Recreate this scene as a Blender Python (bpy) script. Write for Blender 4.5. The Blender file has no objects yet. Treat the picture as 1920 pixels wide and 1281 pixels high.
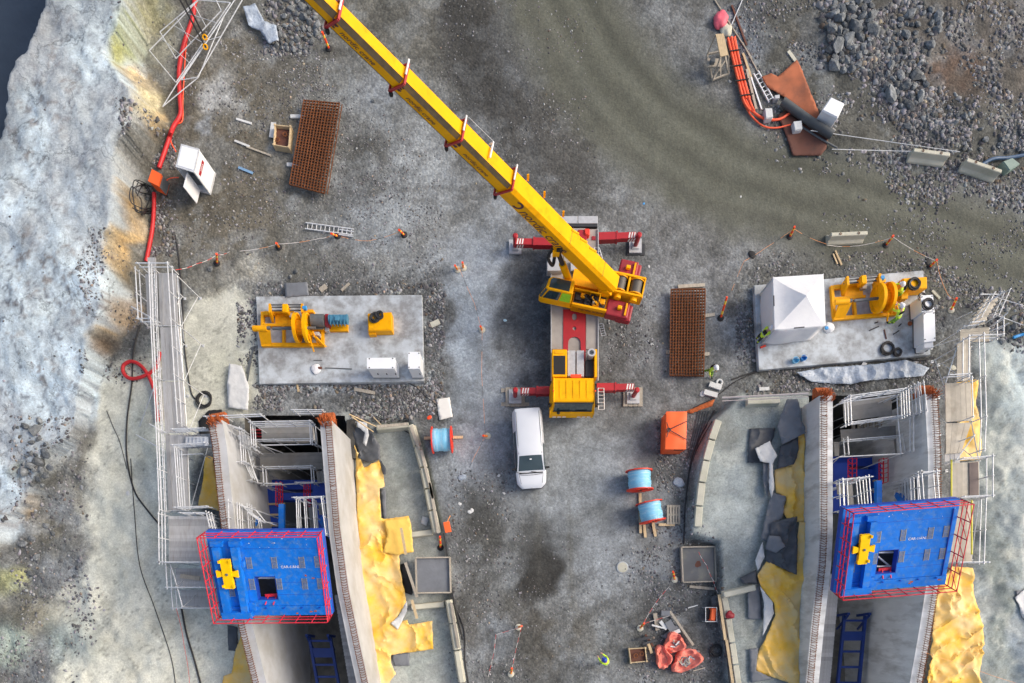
import bpy, bmesh, math, random
import numpy as np
from mathutils import Vector, Matrix, Euler
from mathutils.geometry import delaunay_2d_cdt

# ------------------------------------------------------------------ camera, sky, sun, exposure
H = 41.3            # flying height of the camera (m)
F = 1280.0          # focal length in pixels of the 1920 px wide photograph
CX, CY = 960.0, 1130.0   # pixel straight below the camera
S = bpy.context.scene
COL = S.collection
cd = bpy.data.cameras.new('camera'); cam = bpy.data.objects.new('camera', cd); COL.objects.link(cam)
cd.sensor_fit = 'HORIZONTAL'; cd.sensor_width = 36.0; cd.lens = F / 1920.0 * 36.0
cd.shift_y = (CY - 640.5) / 1920.0
cd.clip_start = 0.5; cd.clip_end = 3000.0
cam.location = (0, 0, H); cam.rotation_euler = (0, 0, 0)
S.camera = cam

SUN_ELEV, SUN_AZ = math.radians(38), math.radians(78)    # azimuth clockwise from +Y
w = bpy.data.worlds.new('World'); S.world = w; w.use_nodes = True
nt = w.node_tree; bg = nt.nodes['Background']
sky = nt.nodes.new('ShaderNodeTexSky'); sky.sky_type = 'NISHITA'; sky.sun_disc = False
sky.sun_elevation = SUN_ELEV; sky.sun_rotation = SUN_AZ
sky.air_density = 1.0; sky.dust_density = 5.0; sky.ozone_density = 0.3
nt.links.new(sky.outputs[0], bg.inputs[0]); bg.inputs[1].default_value = 0.15
ld = bpy.data.lights.new('sun', 'SUN'); ld.energy = 1.0; ld.angle = math.radians(22); ld.color = (1.0, 0.96, 0.89)
sun = bpy.data.objects.new('sun', ld); COL.objects.link(sun)
sdir = Vector((math.sin(SUN_AZ)*math.cos(SUN_ELEV), math.cos(SUN_AZ)*math.cos(SUN_ELEV), math.sin(SUN_ELEV)))
sun.rotation_euler = sdir.to_track_quat('Z', 'Y').to_euler(); sun.location = sdir * 200
S.view_settings.view_transform = 'Standard'; S.view_settings.look = 'None'
S.view_settings.exposure = 0.45; S.view_settings.gamma = 1.0; S.view_settings.use_curve_mapping = False
S.render.engine = 'CYCLES'
S.cycles.max_bounces = 6; S.cycles.diffuse_bounces = 3; S.cycles.glossy_bounces = 3; S.cycles.transmission_bounces = 4
S.cycles.use_denoising = True

rng = random.Random(7)
nrng = np.random.default_rng(11)
R = math.radians

# ------------------------------------------------------------------ helpers
def W(px, py, z=0.0):
    """world point at height z that stands at this place of the site plan (plan taken from the survey photo)"""
    k = (H - z) / F
    return Vector(((px - CX) * k, (CY - py) * k, z))
def lin(c):
    return tuple(((v/255.0)/12.92 if v/255.0 <= 0.04045 else ((v/255.0+0.055)/1.055)**2.4) for v in c)

def newobj(name, me, parent=None):
    o = bpy.data.objects.new(name, me); COL.objects.link(o)
    if parent is not None: o.parent = parent
    return o
def tag(o, label=None, cat=None, group=None, kind=None):
    if label: o['label'] = label
    if cat: o['category'] = cat
    if group: o['group'] = group
    if kind: o['kind'] = kind
    return o
def empty(name, loc=(0, 0, 0), label=None, cat=None, group=None, rz=0.0):
    o = bpy.data.objects.new(name, None); COL.objects.link(o)
    o.location = loc; o.rotation_euler = (0, 0, rz); o.empty_display_size = 0.2
    return tag(o, label, cat, group)
def chain(o):
    v = Vector((0, 0, 0))
    while o is not None:
        v += o.location; o = o.parent
    return v
_tmp = bpy.data.scenes.new('scratch')
def eval_mesh(o):
    """mesh of a text or modified object (object is removed afterwards)"""
    _tmp.collection.objects.link(o); vl = _tmp.view_layers[0]; vl.update()
    m = bpy.data.meshes.new_from_object(o.evaluated_get(vl.depsgraph)); bpy.data.objects.remove(o); return m
def copy_tree(o, parent=None):
    c = o.copy(); COL.objects.link(c); c.parent = parent
    for ch in list(o.children): copy_tree(ch, c)
    return c

class MB:
    """collects simple solids; build() links them as one mesh object"""
    def __init__(s): s.v = []; s.f = []
    def add(s, vs, fs):
        n = len(s.v); s.v += [tuple(p) for p in vs]; s.f += [tuple(n+i for i in f) for f in fs]; return s
    def hexa(s, p):   # 8 points: bottom ring 0-3, top ring 4-7 (counter-clockwise seen from above)
        return s.add(p, [(3,2,1,0),(4,5,6,7),(0,1,5,4),(1,2,6,5),(2,3,7,6),(3,0,4,7)])
    def box(s, c, d, rot=0.0, M=None):
        x, y, z = d[0]/2, d[1]/2, d[2]/2
        p = [Vector(q) for q in ((-x,-y,-z),(x,-y,-z),(x,y,-z),(-x,y,-z),(-x,-y,z),(x,-y,z),(x,y,z),(-x,y,z))]
        if rot: m = Matrix.Rotation(rot, 3, 'Z'); p = [m @ q for q in p]
        if M is not None: p = [M @ q for q in p]
        c = Vector(c); return s.hexa([c+q for q in p])
    def cbox(s, c, d, b=0.03, rot=0.0):   # box with chamfered vertical and top edges
        x, y, z = d[0]/2, d[1]/2, d[2]/2
        def ring(ix, zz):
            X, Y = x-ix, y-ix; k = b
            return [(-X+k,-Y,zz),(X-k,-Y,zz),(X,-Y+k,zz),(X,Y-k,zz),(X-k,Y,zz),(-X+k,Y,zz),(-X,Y-k,zz),(-X,-Y+k,zz)]
        p = ring(0,-z)+ring(0,z-b)+ring(b*0.8,z)
        m = Matrix.Rotation(rot, 3, 'Z'); c = Vector(c); p = [c + m @ Vector(q) for q in p]
        fs = [tuple(range(7,-1,-1)), tuple(range(16,24))]
        for a in (0, 8):
            for i in range(8): fs.append((a+i, a+(i+1)%8, a+8+(i+1)%8, a+8+i))
        return s.add(p, fs)
    def bar(s, a, b, w, h=None, up=(0,0,1)):   # rectangular bar between two points
        a, b = Vector(a), Vector(b); h = h or w; d = (b-a)
        if d.length < 1e-6: return s
        d.normalize(); u = Vector(up)
        if abs(d.dot(u)) > 0.98: u = Vector((0,1,0))
        sd = d.cross(u).normalized(); u = sd.cross(d).normalized()
        q = [-sd*w/2-u*h/2, sd*w/2-u*h/2, sd*w/2+u*h/2, -sd*w/2+u*h/2]
        p = [a+t for t in q]+[b+t for t in q]
        return s.add(p, [(0,1,2,3)[::-1] if False else (0,1,2,3),(7,6,5,4),(0,4,5,1),(1,5,6,2),(2,6,7,3),(3,7,4,0)])
    def cyl(s, a, b, r, r2=None, n=8, cap=True):
        a, b = Vector(a), Vector(b); r2 = r if r2 is None else r2; d = b-a
        if d.length < 1e-6: return s
        d.normalize(); u = Vector((0,0,1)) if abs(d.z) < 0.9 else Vector((1,0,0))
        x = d.cross(u).normalized(); y = d.cross(x).normalized()
        p = []
        for c, rr in ((a, r), (b, r2)):
            for i in range(n):
                t = 2*math.pi*i/n; p.append(c + x*math.cos(t)*rr + y*math.sin(t)*rr)
        fs = [(i, (i+1)%n, n+(i+1)%n, n+i) for i in range(n)]
        if cap: fs += [tuple(range(n-1,-1,-1)), tuple(range(n,2*n))]
        return s.add(p, fs)
    def tube(s, pts, r, n=6, closed=False):
        pts = [Vector(p) for p in pts]; m = len(pts); p = []
        for i, c in enumerate(pts):
            a = pts[i-1] if (i > 0 or closed) else pts[0]
            b = pts[(i+1) % m] if (i < m-1 or closed) else pts[-1]
            d = (b-a)
            if d.length < 1e-9: d = Vector((1,0,0))
            d.normalize()
            u = Vector((0,0,1)) if abs(d.z) < 0.95 else Vector((1,0,0))
            x = d.cross(u).normalized(); y = d.cross(x).normalized()
            rr = r[i] if isinstance(r, (list, tuple)) else r
            for k in range(n):
                t = 2*math.pi*k/n; p.append(c + x*math.cos(t)*rr + y*math.sin(t)*rr)
        fs = []
        for i in range(m if closed else m-1):
            j = (i+1) % m
            for k in range(n): fs.append((i*n+k, i*n+(k+1)%n, j*n+(k+1)%n, j*n+k))
        if not closed: fs += [tuple(range(n-1,-1,-1)), tuple(range((m-1)*n, m*n))]
        return s.add(p, fs)
    def torus(s, c, R0, r, n=20, m=6, M=None):
        pts = [Vector((math.cos(2*math.pi*i/n)*R0, math.sin(2*math.pi*i/n)*R0, 0)) for i in range(n)]
        if M is not None: pts = [M @ q for q in pts]
        return s.tube([Vector(c)+q for q in pts], r, m, closed=True)
    def prism(s, poly, z0, z1):   # poly: list of (x,y), z0/z1 numbers or per-vertex lists
        n = len(poly); a = sum(poly[i][0]*poly[(i+1)%n][1]-poly[(i+1)%n][0]*poly[i][1] for i in range(n))
        idx = list(range(n)) if a > 0 else list(range(n-1,-1,-1))
        g = lambda z, i: z[i] if isinstance(z, (list, tuple)) else z
        p = [(poly[i][0], poly[i][1], g(z0, i)) for i in idx]+[(poly[i][0], poly[i][1], g(z1, i)) for i in idx]
        fs = [tuple(range(n-1,-1,-1)), tuple(range(n,2*n))]+[(i,(i+1)%n,n+(i+1)%n,n+i) for i in range(n)]
        return s.add(p, fs)
    def quad(s, *p): return s.add(p, [tuple(range(len(p)))])
    def lathe(s, prof, c=(0,0,0), n=20, M=None):  # prof: list of (r,z)
        p = []; c = Vector(c)
        for r, z in prof:
            for i in range(n):
                q = Vector((r*math.cos(2*math.pi*i/n), r*math.sin(2*math.pi*i/n), z))
                if M is not None: q = M @ q
                p.append(c+q)
        fs = []
        for k in range(len(prof)-1):
            for i in range(n): fs.append((k*n+i, k*n+(i+1)%n, (k+1)*n+(i+1)%n, (k+1)*n+i))
        fs += [tuple(range(n-1,-1,-1)), tuple(range((len(prof)-1)*n, len(prof)*n))]
        return s.add(p, fs)
    def build(s, name, mat, parent=None, smooth=False, angle=40, M=None):
        me = bpy.data.meshes.new(name)
        off = chain(parent) if parent is not None else Vector((0,0,0))
        vs = s.v
        if M is not None: vs = [M @ Vector(v) for v in vs]
        me.from_pydata([(v[0]-off.x, v[1]-off.y, v[2]-off.z) for v in vs], [], s.f)
        if mat is not None: me.materials.append(mat)
        if smooth:
            me.polygons.foreach_set('use_smooth', [True]*len(me.polygons))
            try: me.set_sharp_from_angle(angle=R(angle))
            except Exception: pass
        me.update()
        return newobj(name, me, parent)

def smooth_path(pts, n=6, closed=False):
    P = [Vector(p) for p in pts]; out = []; m = len(P)
    rngi = range(m if closed else m-1)
    for i in rngi:
        p0 = P[(i-1) % m] if (closed or i > 0) else P[0]; p1 = P[i]; p2 = P[(i+1) % m]
        p3 = P[(i+2) % m] if (closed or i < m-2) else P[-1]
        for k in range(n):
            t = k/n
            out.append(0.5*((2*p1)+(-p0+p2)*t+(2*p0-5*p1+4*p2-p3)*t*t+(-p0+3*p1-3*p2+p3)*t**3))
    if not closed: out.append(P[-1])
    return out

# ------------------------------------------------------------------ numpy noise
class Noise2:
    def __init__(s, seed):
        s.t = np.random.default_rng(seed).random((256, 256))
    def val(s, x, y):
        xi = np.floor(x).astype(int); yi = np.floor(y).astype(int); fx = x-xi; fy = y-yi
        fx = fx*fx*(3-2*fx); fy = fy*fy*(3-2*fy); t = s.t
        a = t[xi & 255, yi & 255]; b = t[(xi+1) & 255, yi & 255]; c = t[xi & 255, (yi+1) & 255]; d = t[(xi+1) & 255, (yi+1) & 255]
        return (a*(1-fx)+b*fx)*(1-fy)+(c*(1-fx)+d*fx)*fy
    def fbm(s, x, y, o=4, g=0.5):
        r = 0; a = 1; n = 0
        for k in range(o):
            r = r+a*s.val(x*2**k+17.3*k, y*2**k+9.1*k); n += a; a *= g
        return r/n
N1, N2, N3 = Noise2(1), Noise2(2), Noise2(3)
def sstep(a, b, x):
    t = np.clip((x-a)/(b-a), 0, 1); return t*t*(3-2*t)
def poly_sd(x, y, poly):
    """signed distance (inside positive) of points to a polygon"""
    x = np.asarray(x, float); y = np.asarray(y, float); n = len(poly)
    d = np.full(x.shape, 1e18); ins = np.zeros(x.shape, bool)
    for i in range(n):
        x0, y0 = poly[i]; x1, y1 = poly[(i+1) % n]
        ex, ey = x1-x0, y1-y0; wx, wy = x-x0, y-y0
        t = np.clip((wx*ex+wy*ey)/max(ex*ex+ey*ey, 1e-12), 0, 1)
        d = np.minimum(d, (wx-ex*t)**2+(wy-ey*t)**2)
        c = ((y0 > y) != (y1 > y))
        with np.errstate(divide='ignore', invalid='ignore'):
            xx = (x1-x0)*(y-y0)/(y1-y0 if y1 != y0 else 1e-12)+x0
        ins ^= c & (x < xx)
    d = np.sqrt(d); return np.where(ins, d, -d)
def line_d(x, y, pts):
    d = np.full(np.shape(x), 1e18)
    for i in range(len(pts)-1):
        x0, y0 = pts[i]; x1, y1 = pts[i+1]; ex, ey = x1-x0, y1-y0; wx, wy = x-x0, y-y0
        t = np.clip((wx*ex+wy*ey)/max(ex*ex+ey*ey, 1e-12), 0, 1)
        d = np.minimum(d, (wx-ex*t)**2+(wy-ey*t)**2)
    return np.sqrt(d)

# ------------------------------------------------------------------ materials
MATS = {}
def mat(name, c, rough=0.6, metal=0.0, var=0.12, vscale=3.0, dirt=None, damt=0.0, dscale=0.8, bump=0.0, bscale=20.0, spec=0.5, rand=0.0, stretch=None, bump2=0.0, b2scale=2.0):
    """procedural paint / stone: base colour with grain, dirt patches and relief"""
    if name in MATS: return MATS[name]
    m = bpy.data.materials.new(name); m.use_nodes = True; t = m.node_tree; nd = t.nodes; lk = t.links
    b = nd['Principled BSDF']; b.inputs['Roughness'].default_value = rough; b.inputs['Metallic'].default_value = metal
    b.inputs['Specular IOR Level'].default_value = spec
    L = lin(c)
    tc = nd.new('ShaderNodeTexCoord'); vec = tc.outputs['Object']
    if stretch:
        mp = nd.new('ShaderNodeMapping'); mp.inputs['Scale'].default_value = stretch; lk.new(vec, mp.inputs[0]); vec = mp.outputs[0]
    n1 = nd.new('ShaderNodeTexNoise'); n1.inputs['Scale'].default_value = vscale; n1.inputs['Detail'].default_value = 6; lk.new(vec, n1.inputs['Vector'])
    r1 = nd.new('ShaderNodeValToRGB'); e = r1.color_ramp.elements
    e[0].position = 0.3; e[1].position = 0.7
    e[0].color = tuple(v*(1-var) for v in L)+(1,); e[1].color = tuple(min(1, v*(1+var)) for v in L)+(1,)
    lk.new(n1.outputs['Fac'], r1.inputs[0]); out = r1.outputs[0]
    if dirt:
        n2 = nd.new('ShaderNodeTexNoise'); n2.inputs['Scale'].default_value = dscale; n2.inputs['Detail'].default_value = 8; n2.inputs['Roughness'].default_value = 0.65
        lk.new(vec, n2.inputs['Vector'])
        r2 = nd.new('ShaderNodeValToRGB'); q = r2.color_ramp.elements; q[0].position = 0.62-damt*0.35; q[1].position = 0.72-damt*0.15
        q[0].color = (0,0,0,1); q[1].color = (1,1,1,1); lk.new(n2.outputs['Fac'], r2.inputs[0])
        ml = nd.new('ShaderNodeMath'); ml.operation = 'MULTIPLY'; ml.inputs[1].default_value = min(1, damt*1.6); lk.new(r2.outputs[0], ml.inputs[0])
        mx = nd.new('ShaderNodeMix'); mx.data_type = 'RGBA'; lk.new(ml.outputs[0], mx.inputs[0]); lk.new(out, mx.inputs[6])
        mx.inputs[7].default_value = lin(dirt)+(1,); out = mx.outputs[2]
    if rand:
        oi = nd.new('ShaderNodeObjectInfo'); hs = nd.new('ShaderNodeHueSaturation')
        mr = nd.new('ShaderNodeMapRange'); mr.inputs[3].default_value = 1-rand; mr.inputs[4].default_value = 1+rand
        lk.new(oi.outputs['Random'], mr.inputs[0]); lk.new(mr.outputs[0], hs.inputs['Value']); lk.new(out, hs.inputs['Color']); out = hs.outputs[0]
    lk.new(out, b.inputs['Base Color'])
    if bump or bump2:
        prev = None
        for s_, sc in ((bump2, b2scale), (bump, bscale)):
            if not s_: continue
            n3 = nd.new('ShaderNodeTexNoise'); n3.inputs['Scale'].default_value = sc; n3.inputs['Detail'].default_value = 5; lk.new(vec, n3.inputs['Vector'])
            bp = nd.new('ShaderNodeBump'); bp.inputs['Strength'].default_value = 1.0; bp.inputs['Distance'].default_value = s_
            lk.new(n3.outputs['Fac'], bp.inputs['Height'])
            if prev: lk.new(prev, bp.inputs['Normal'])
            prev = bp.outputs[0]
        lk.new(prev, b.inputs['Normal'])
    MATS[name] = m; return m
def glass(name, c=(40,55,60), rough=0.08):
    if name in MATS: return MATS[name]
    m = mat(name, c, rough, 0.0, 0.15, 1.5, spec=0.9); return m

M_YEL = mat('crane yellow paint', (250,176,0), 0.55, var=0.08, vscale=1.2, dirt=(176,112,16), damt=0.25, dscale=1.3, spec=0.18)
M_YEL2 = mat('winch yellow paint', (242,170,8), 0.52, spec=0.25, var=0.08, vscale=4, dirt=(170,120,30), damt=0.2, dscale=2.5)
M_RED = mat('crane red paint', (168,34,42), 0.42, var=0.1, vscale=2, dirt=(120,60,60), damt=0.15, dscale=1.5)
M_DRED = mat('counterweight red', (150,32,44), 0.5, var=0.12, vscale=2, dirt=(110,60,60), damt=0.2)
M_RRAIL = mat('guardrail red', (214,40,58), 0.5, var=0.08)
M_DECK = mat('dusty deck grey', (158,152,146), 0.75, var=0.15, vscale=2, dirt=(110,104,98), damt=0.35, dscale=1.0)
M_ALU = mat('tread plate', (186,188,190), 0.45, metal=0.35, var=0.1, vscale=6)
M_BLK = mat('black rubber', (28,28,30), 0.7, var=0.2, vscale=6)
M_DARK = mat('dark steel', (58,60,64), 0.55, metal=0.3, var=0.2, vscale=5, dirt=(90,80,70), damt=0.2)
M_ROPE = mat('wire rope wound', (92,88,82), 0.6, metal=0.3, var=0.3, vscale=40, stretch=(1,1,1))
M_GLASS = glass('cab glass', (42,60,64))
M_CARGLASS = glass('car glass', (58,72,76))
M_WHITE = mat('white paint', (232,235,238), 0.35, var=0.03, vscale=1.5, dirt=(190,190,188), damt=0.12)
M_VAN = mat('van white paint', (212,216,222), 0.22, var=0.02, vscale=1.5, dirt=(205,205,205), damt=0.08, spec=0.6)
M_GALV = mat('galvanised tube', (208,211,214), 0.5, metal=0.2, var=0.14, vscale=5, dirt=(140,138,132), damt=0.2, dscale=3)
M_PLANK = mat('scaffold deck steel', (172,172,172), 0.6, metal=0.15, var=0.12, vscale=4, dirt=(138,130,120), damt=0.3, dscale=1.2, rand=0.2, stretch=(6,0.7,1))
M_PLY = mat('grey plywood deck', (128,127,124), 0.75, var=0.12, vscale=3, dirt=(120,112,100), damt=0.3, rand=0.10)
M_TAN = mat('light plywood deck', (190,182,166), 0.75, var=0.1, vscale=3, dirt=(150,138,118), damt=0.4, rand=0.16)
M_WOOD = mat('raw timber', (196,174,138), 0.75, var=0.18, vscale=6, stretch=(4,1,4), dirt=(130,110,85), damt=0.25, rand=0.12)
M_OLDWOOD = mat('weathered timber', (168,160,146), 0.8, var=0.18, vscale=6, stretch=(4,1,4), dirt=(110,100,88), damt=0.3, rand=0.15)
M_CONC = mat('cast concrete', (186,194,200), 0.8, var=0.10, vscale=1.6, dirt=(138,140,141), damt=0.6, dscale=1.3, bump=0.006, bscale=14)
M_CONCW = mat('smooth wall concrete', (204,203,198), 0.75, var=0.09, vscale=0.9, dirt=(168,166,160), damt=0.35, dscale=0.45, bump=0.008, bscale=5, stretch=(1,1,0.25))
M_CONCD = mat('rough old concrete', (168,168,160), 0.85, var=0.14, vscale=2.0, dirt=(120,118,108), damt=0.4, dscale=0.8, bump=0.015, bscale=10)
M_JERSEY = mat('barrier concrete', (190,188,172), 0.8, var=0.1, vscale=2, dirt=(140,142,120), damt=0.35, dscale=1.0, bump=0.01, bscale=12, rand=0.06)
M_RUST = mat('rusty rebar', (116,68,36), 0.85, metal=0.1, var=0.3, vscale=6, dirt=(84,52,36), damt=0.3, dscale=3, rand=0.12)
M_RUSTB = mat('bright rust', (176,92,46), 0.85, var=0.3, vscale=8, dirt=(120,62,36), damt=0.3, dscale=4, bump=0.03, bscale=14)
M_PLATE = mat('rusty steel plate', (168,98,66), 0.75, metal=0.15, var=0.22, vscale=1.2, dirt=(118,76,60), damt=0.45, dscale=0.7)
M_PLATE2 = mat('dark rusty plate', (104,66,54), 0.75, metal=0.15, var=0.25, vscale=1.4, dirt=(70,50,46), damt=0.45, dscale=0.7)
M_BLUE = mat('blue steel paint', (16,116,214), 0.55, var=0.14, vscale=2.2, dirt=(96,136,180), damt=0.36, dscale=3.2, spec=0.3)
M_NAVY = mat('navy steel paint', (24,56,128), 0.5, var=0.12, vscale=2)
M_DBLUE = mat('deep blue steel paint', (28,72,178), 0.45, var=0.1, vscale=1.5, dirt=(50,70,120), damt=0.15)
M_ORANGE = mat('orange cover', (250,104,44), 0.55, var=0.06, vscale=2, dirt=(205,90,50), damt=0.15)
M_REDO = mat('reel red paint', (226,62,40), 0.5, var=0.1, vscale=3)
M_CABLE = mat('blue wrapped cable', (128,196,228), 0.4, var=0.12, vscale=6, stretch=(1,8,1), dirt=(226,236,240), damt=0.35, dscale=1.6, bump=0.02, bscale=6)
M_TARP = mat('yellow tarpaulin', (242,188,50), 0.5, var=0.12, vscale=1.8, dirt=(226,196,136), damt=0.7, dscale=0.5, bump=0.006, bscale=9, bump2=0.012, b2scale=2.2)
M_MEMB = mat('grey membrane', (112,116,122), 0.7, var=0.1, vscale=2, dirt=(84,88,94), damt=0.3, bump=0.02, bscale=3)
M_MEMBD = mat('dark wet membrane', (70,74,80), 0.5, var=0.2, vscale=2, dirt=(110,112,114), damt=0.3, bump=0.02, bscale=3)
M_FLEECE = mat('pale fleece', (204,206,206), 0.85, var=0.06, vscale=3, dirt=(170,168,164), damt=0.25, bump=0.03, bscale=4)
M_PLAST = mat('clear plastic sheet', (166,178,192), 0.35, var=0.15, vscale=4, dirt=(140,148,158), damt=0.4, dscale=1.8, bump=0.05, bscale=7)
M_BAG = mat('orange rubble bag', (234,126,108), 0.6, var=0.14, vscale=4, dirt=(224,140,130), damt=0.4, dscale=1.5, bump=0.05, bscale=5)
M_TENT = mat('white tent fabric', (250,251,254), 0.7, var=0.04, vscale=1.4, dirt=(226,228,232), damt=0.3, spec=0.2, bump=0.02, bscale=3)
def _translucent(m, f):
    t = m.node_tree; b = t.nodes['Principled BSDF']; o = t.nodes['Material Output']; tr = t.nodes.new('ShaderNodeBsdfTranslucent'); tr.inputs[0].default_value = (0.8,0.82,0.85,1); mx = t.nodes.new('ShaderNodeMixShader'); mx.inputs[0].default_value = f
    t.links.new(b.outputs[0], mx.inputs[1]); t.links.new(tr.outputs[0], mx.inputs[2]); t.links.new(mx.outputs[0], o.inputs['Surface'])
_translucent(M_TENT, 0.22)
M_HOSE = mat('red hose', (196,40,44), 0.5, var=0.12, vscale=6)
M_PIPE = mat('orange pipe', (240,96,60), 0.45, var=0.08, vscale=6)
M_BCAB = mat('black cable', (44,44,46), 0.6, var=0.2, vscale=6)
M_HIVIS = mat('hi-vis yellow', (206,240,64), 0.7, var=0.1, vscale=8)
M_SKIN = mat('skin', (206,160,136), 0.6, var=0.05)
M_TROU = mat('dark work trousers', (52,62,52), 0.8, var=0.15, vscale=10)
M_POSTO = mat('marker orange', (250,82,36), 0.45, var=0.05)
M_POSTY = mat('marker yellow band', (252,208,70), 0.45, var=0.05)
M_TAPEW = mat('tape white', (226,220,216), 0.6, var=0.05)
M_TAPEO = mat('tape orange', (226,150,92), 0.6, var=0.1)
M_TAPER = mat('tape red', (226,70,64), 0.6, var=0.08)
M_BLUEB = mat('blue plastic', (60,150,216), 0.4, var=0.08)
M_MOTOR = mat('motor blue', (74,132,160), 0.5, var=0.1, vscale=5, dirt=(50,80,100), damt=0.2)
M_GREYM = mat('gearbox grey', (96,100,102), 0.5, var=0.15, vscale=5)
M_TEXT = mat('lettering maroon', (86,44,58), 0.6, var=0.02)
M_TEXTW = mat('lettering white', (236,232,228), 0.6, var=0.02)
M_LIME = mat('lime vest fabric', (160,226,40), 0.7, var=0.12, vscale=10)
M_GRATE = mat('grating steel', (150,152,150), 0.6, metal=0.3, var=0.2, vscale=10)
# ------------------------------------------------------------------ terrain
def mp(px, py, z=0.0):            # plan coordinates (X, Y) of an image point at height z
    p = W(px, py, z); return (p.x, p.y)
def mpl(pts, z=0.0): return [mp(a, b, z) for a, b in pts]

ROCK_FOOT = mpl([(-900,-900),(300,-900),(300,-60),(285,40),(262,120),(300,200),(330,245),(290,285),(268,330),(272,420),(264,480),(255,520),(240,600),(222,660),(190,700),(160,730),(140,800),(120,860),(60,930),(30,1000),(-20,1100),(-80,1300),(-900,1500)])
ROCK_TOP = mpl([(-900,-900),(235,-900),(235,-60),(222,30),(196,110),(238,170),(238,240),(215,290),(215,370),(190,440),(188,520),(165,610),(150,660),(125,720),(118,780),(60,830),(20,900),(-20,980),(-120,1100),(-900,1500)], 2.6)
SEA = mpl([(-900,-900),(110,-900),(95,-60),(86,0),(62,60),(48,105),(20,135),(4,200),(-40,330),(-900,700)], 2.6)
APRON_L = mpl([(600,800),(765,792),(792,835),(812,930),(832,1020),(842,1120),(862,1281),(880,1400),(560,1400),(600,1000)], -0.5)
APRON_R = mpl([(1620,742),(1392,742),(1336,790),(1312,860),(1300,940),(1296,1000),(1350,1014),(1354,1105),(1364,1170),(1376,1281),(1390,1400),(1640,1400)], 0.9)
# wall centre lines (image x, y, height of the wall top)
ZT = 4.2; ZR = 3.2
WL = {
 'LL': [(404,790,ZT),(412,836,ZT),(421,926,ZT),(430,1000,ZT),(452,1130,3.7),(461,1175,3.4),(487,1281,2.8),(520,1420,2.0)],
 'LR': [(611,790,ZT),(619,890,ZT),(627,990,ZT),(643,1105,3.9),(664,1208,3.5),(680,1281,3.0),(706,1420,2.2)],
 'RL': [(1549,742,ZR),(1549,900,ZR),(1549,1000,ZR),(1546,1060,ZR),(1533,1174,2.7),(1523,1281,2.2),(1510,1420,2.2)],
 'RR': [(1745,738,ZR),(1751,850,ZR),(1752,1000,ZR),(1749,1090,3.1),(1735,1180,2.7),(1717,1281,2.2),(1692,1420,2.2)],
}
def trench(a, b, north):
    A = [mp(*p) for p in WL[a]]; B = [mp(*p) for p in WL[b]]
    return [(A[0][0], north), *A, *B[::-1], (B[0][0], north)]
TR_L = trench('LL', 'LR', 11.35); TR_R = trench('RL', 'RR', 12.5)

def ground_h(X, Y, detail=True):
    X = np.asarray(X, float); Y = np.asarray(Y, float)
    wx = (N1.fbm(X*0.6+50, Y*0.6+50, 4)-0.5)*1.3; wy = (N2.fbm(X*0.6+50, Y*0.6+50, 4)-0.5)*1.3
    db = poly_sd(X+wx, Y+wy, ROCK_FOOT); dt = poly_sd(X+wx, Y+wy, ROCK_TOP)
    f = np.where(dt > 0, 1.0, np.where(db <= 0, 0.0, db/(db+np.maximum(-dt, 0)+1e-6)))
    V = CY-Y*F/H
    zt = 2.6-1.6*sstep(520, 800, V)
    rockn = (N1.fbm(X*0.35+9, Y*0.35+3, 5, 0.55)-0.5)
    ridg = np.abs(N2.fbm(X*0.8+31, Y*0.5+7, 4)-0.5)*2
    h = f*zt + f*(rockn*0.9 - ridg*0.10)*sstep(0, 0.5, f) + f*(1-f)*4*(ridg-0.4)*0.45
    sd = poly_sd(X+wx*0.7, Y+wy*0.7, SEA)
    h = h-sstep(-0.2, 1.6, sd)*12
    # sprayed concrete lower left: gentle lumps; right bank: lumps
    soft = sstep(700, 900, V)*sstep(-9.0, -17, X)
    h = h + soft*((N3.fbm(X*0.4, Y*0.4, 4)-0.5)*1.1)
    sr = sstep(26.5, 28.5, X)*sstep(18, 15, Y)
    h = h + sr*((N3.fbm(X*0.5+5, Y*0.5, 4)-0.45)*1.3)
    # open site: slight unevenness
    h = h + (1-f)*((N2.fbm(X*0.25, Y*0.25, 3)-0.5)*0.16)
    # gravel banks in the upper right
    bank = sstep(17, 20, X)*sstep(26.0, 28.5, Y)
    h = h + bank*(N1.fbm(X*0.3+2, Y*0.3, 4)*0.9)
    h = np.where(poly_sd(X, Y, APRON_L) > -0.3, h+(-0.5-h)*sstep(-0.25, 0.05, poly_sd(X, Y, APRON_L)), h)
    h = np.where(poly_sd(X, Y, APRON_R) > -0.3, h+(0.9-h)*sstep(-0.25, 0.05, poly_sd(X, Y, APRON_R)), h)
    if detail:
        h = h+(N3.fbm(X*2.2, Y*2.2, 3)-0.5)*(0.05+0.05*f)
    return h
def gz(p):
    return float(ground_h(np.array([p[0]]), np.array([p[1]]))[0])
def G(px, py, dz=0.0):
    """point of the ground seen at this place of the plan, lifted by dz"""
    z = 0.0
    for _ in range(3):
        p = W(px, py, z); z = gz((p.x, p.y))
    return W(px, py, z+dz) if dz else W(px, py, z)

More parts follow.
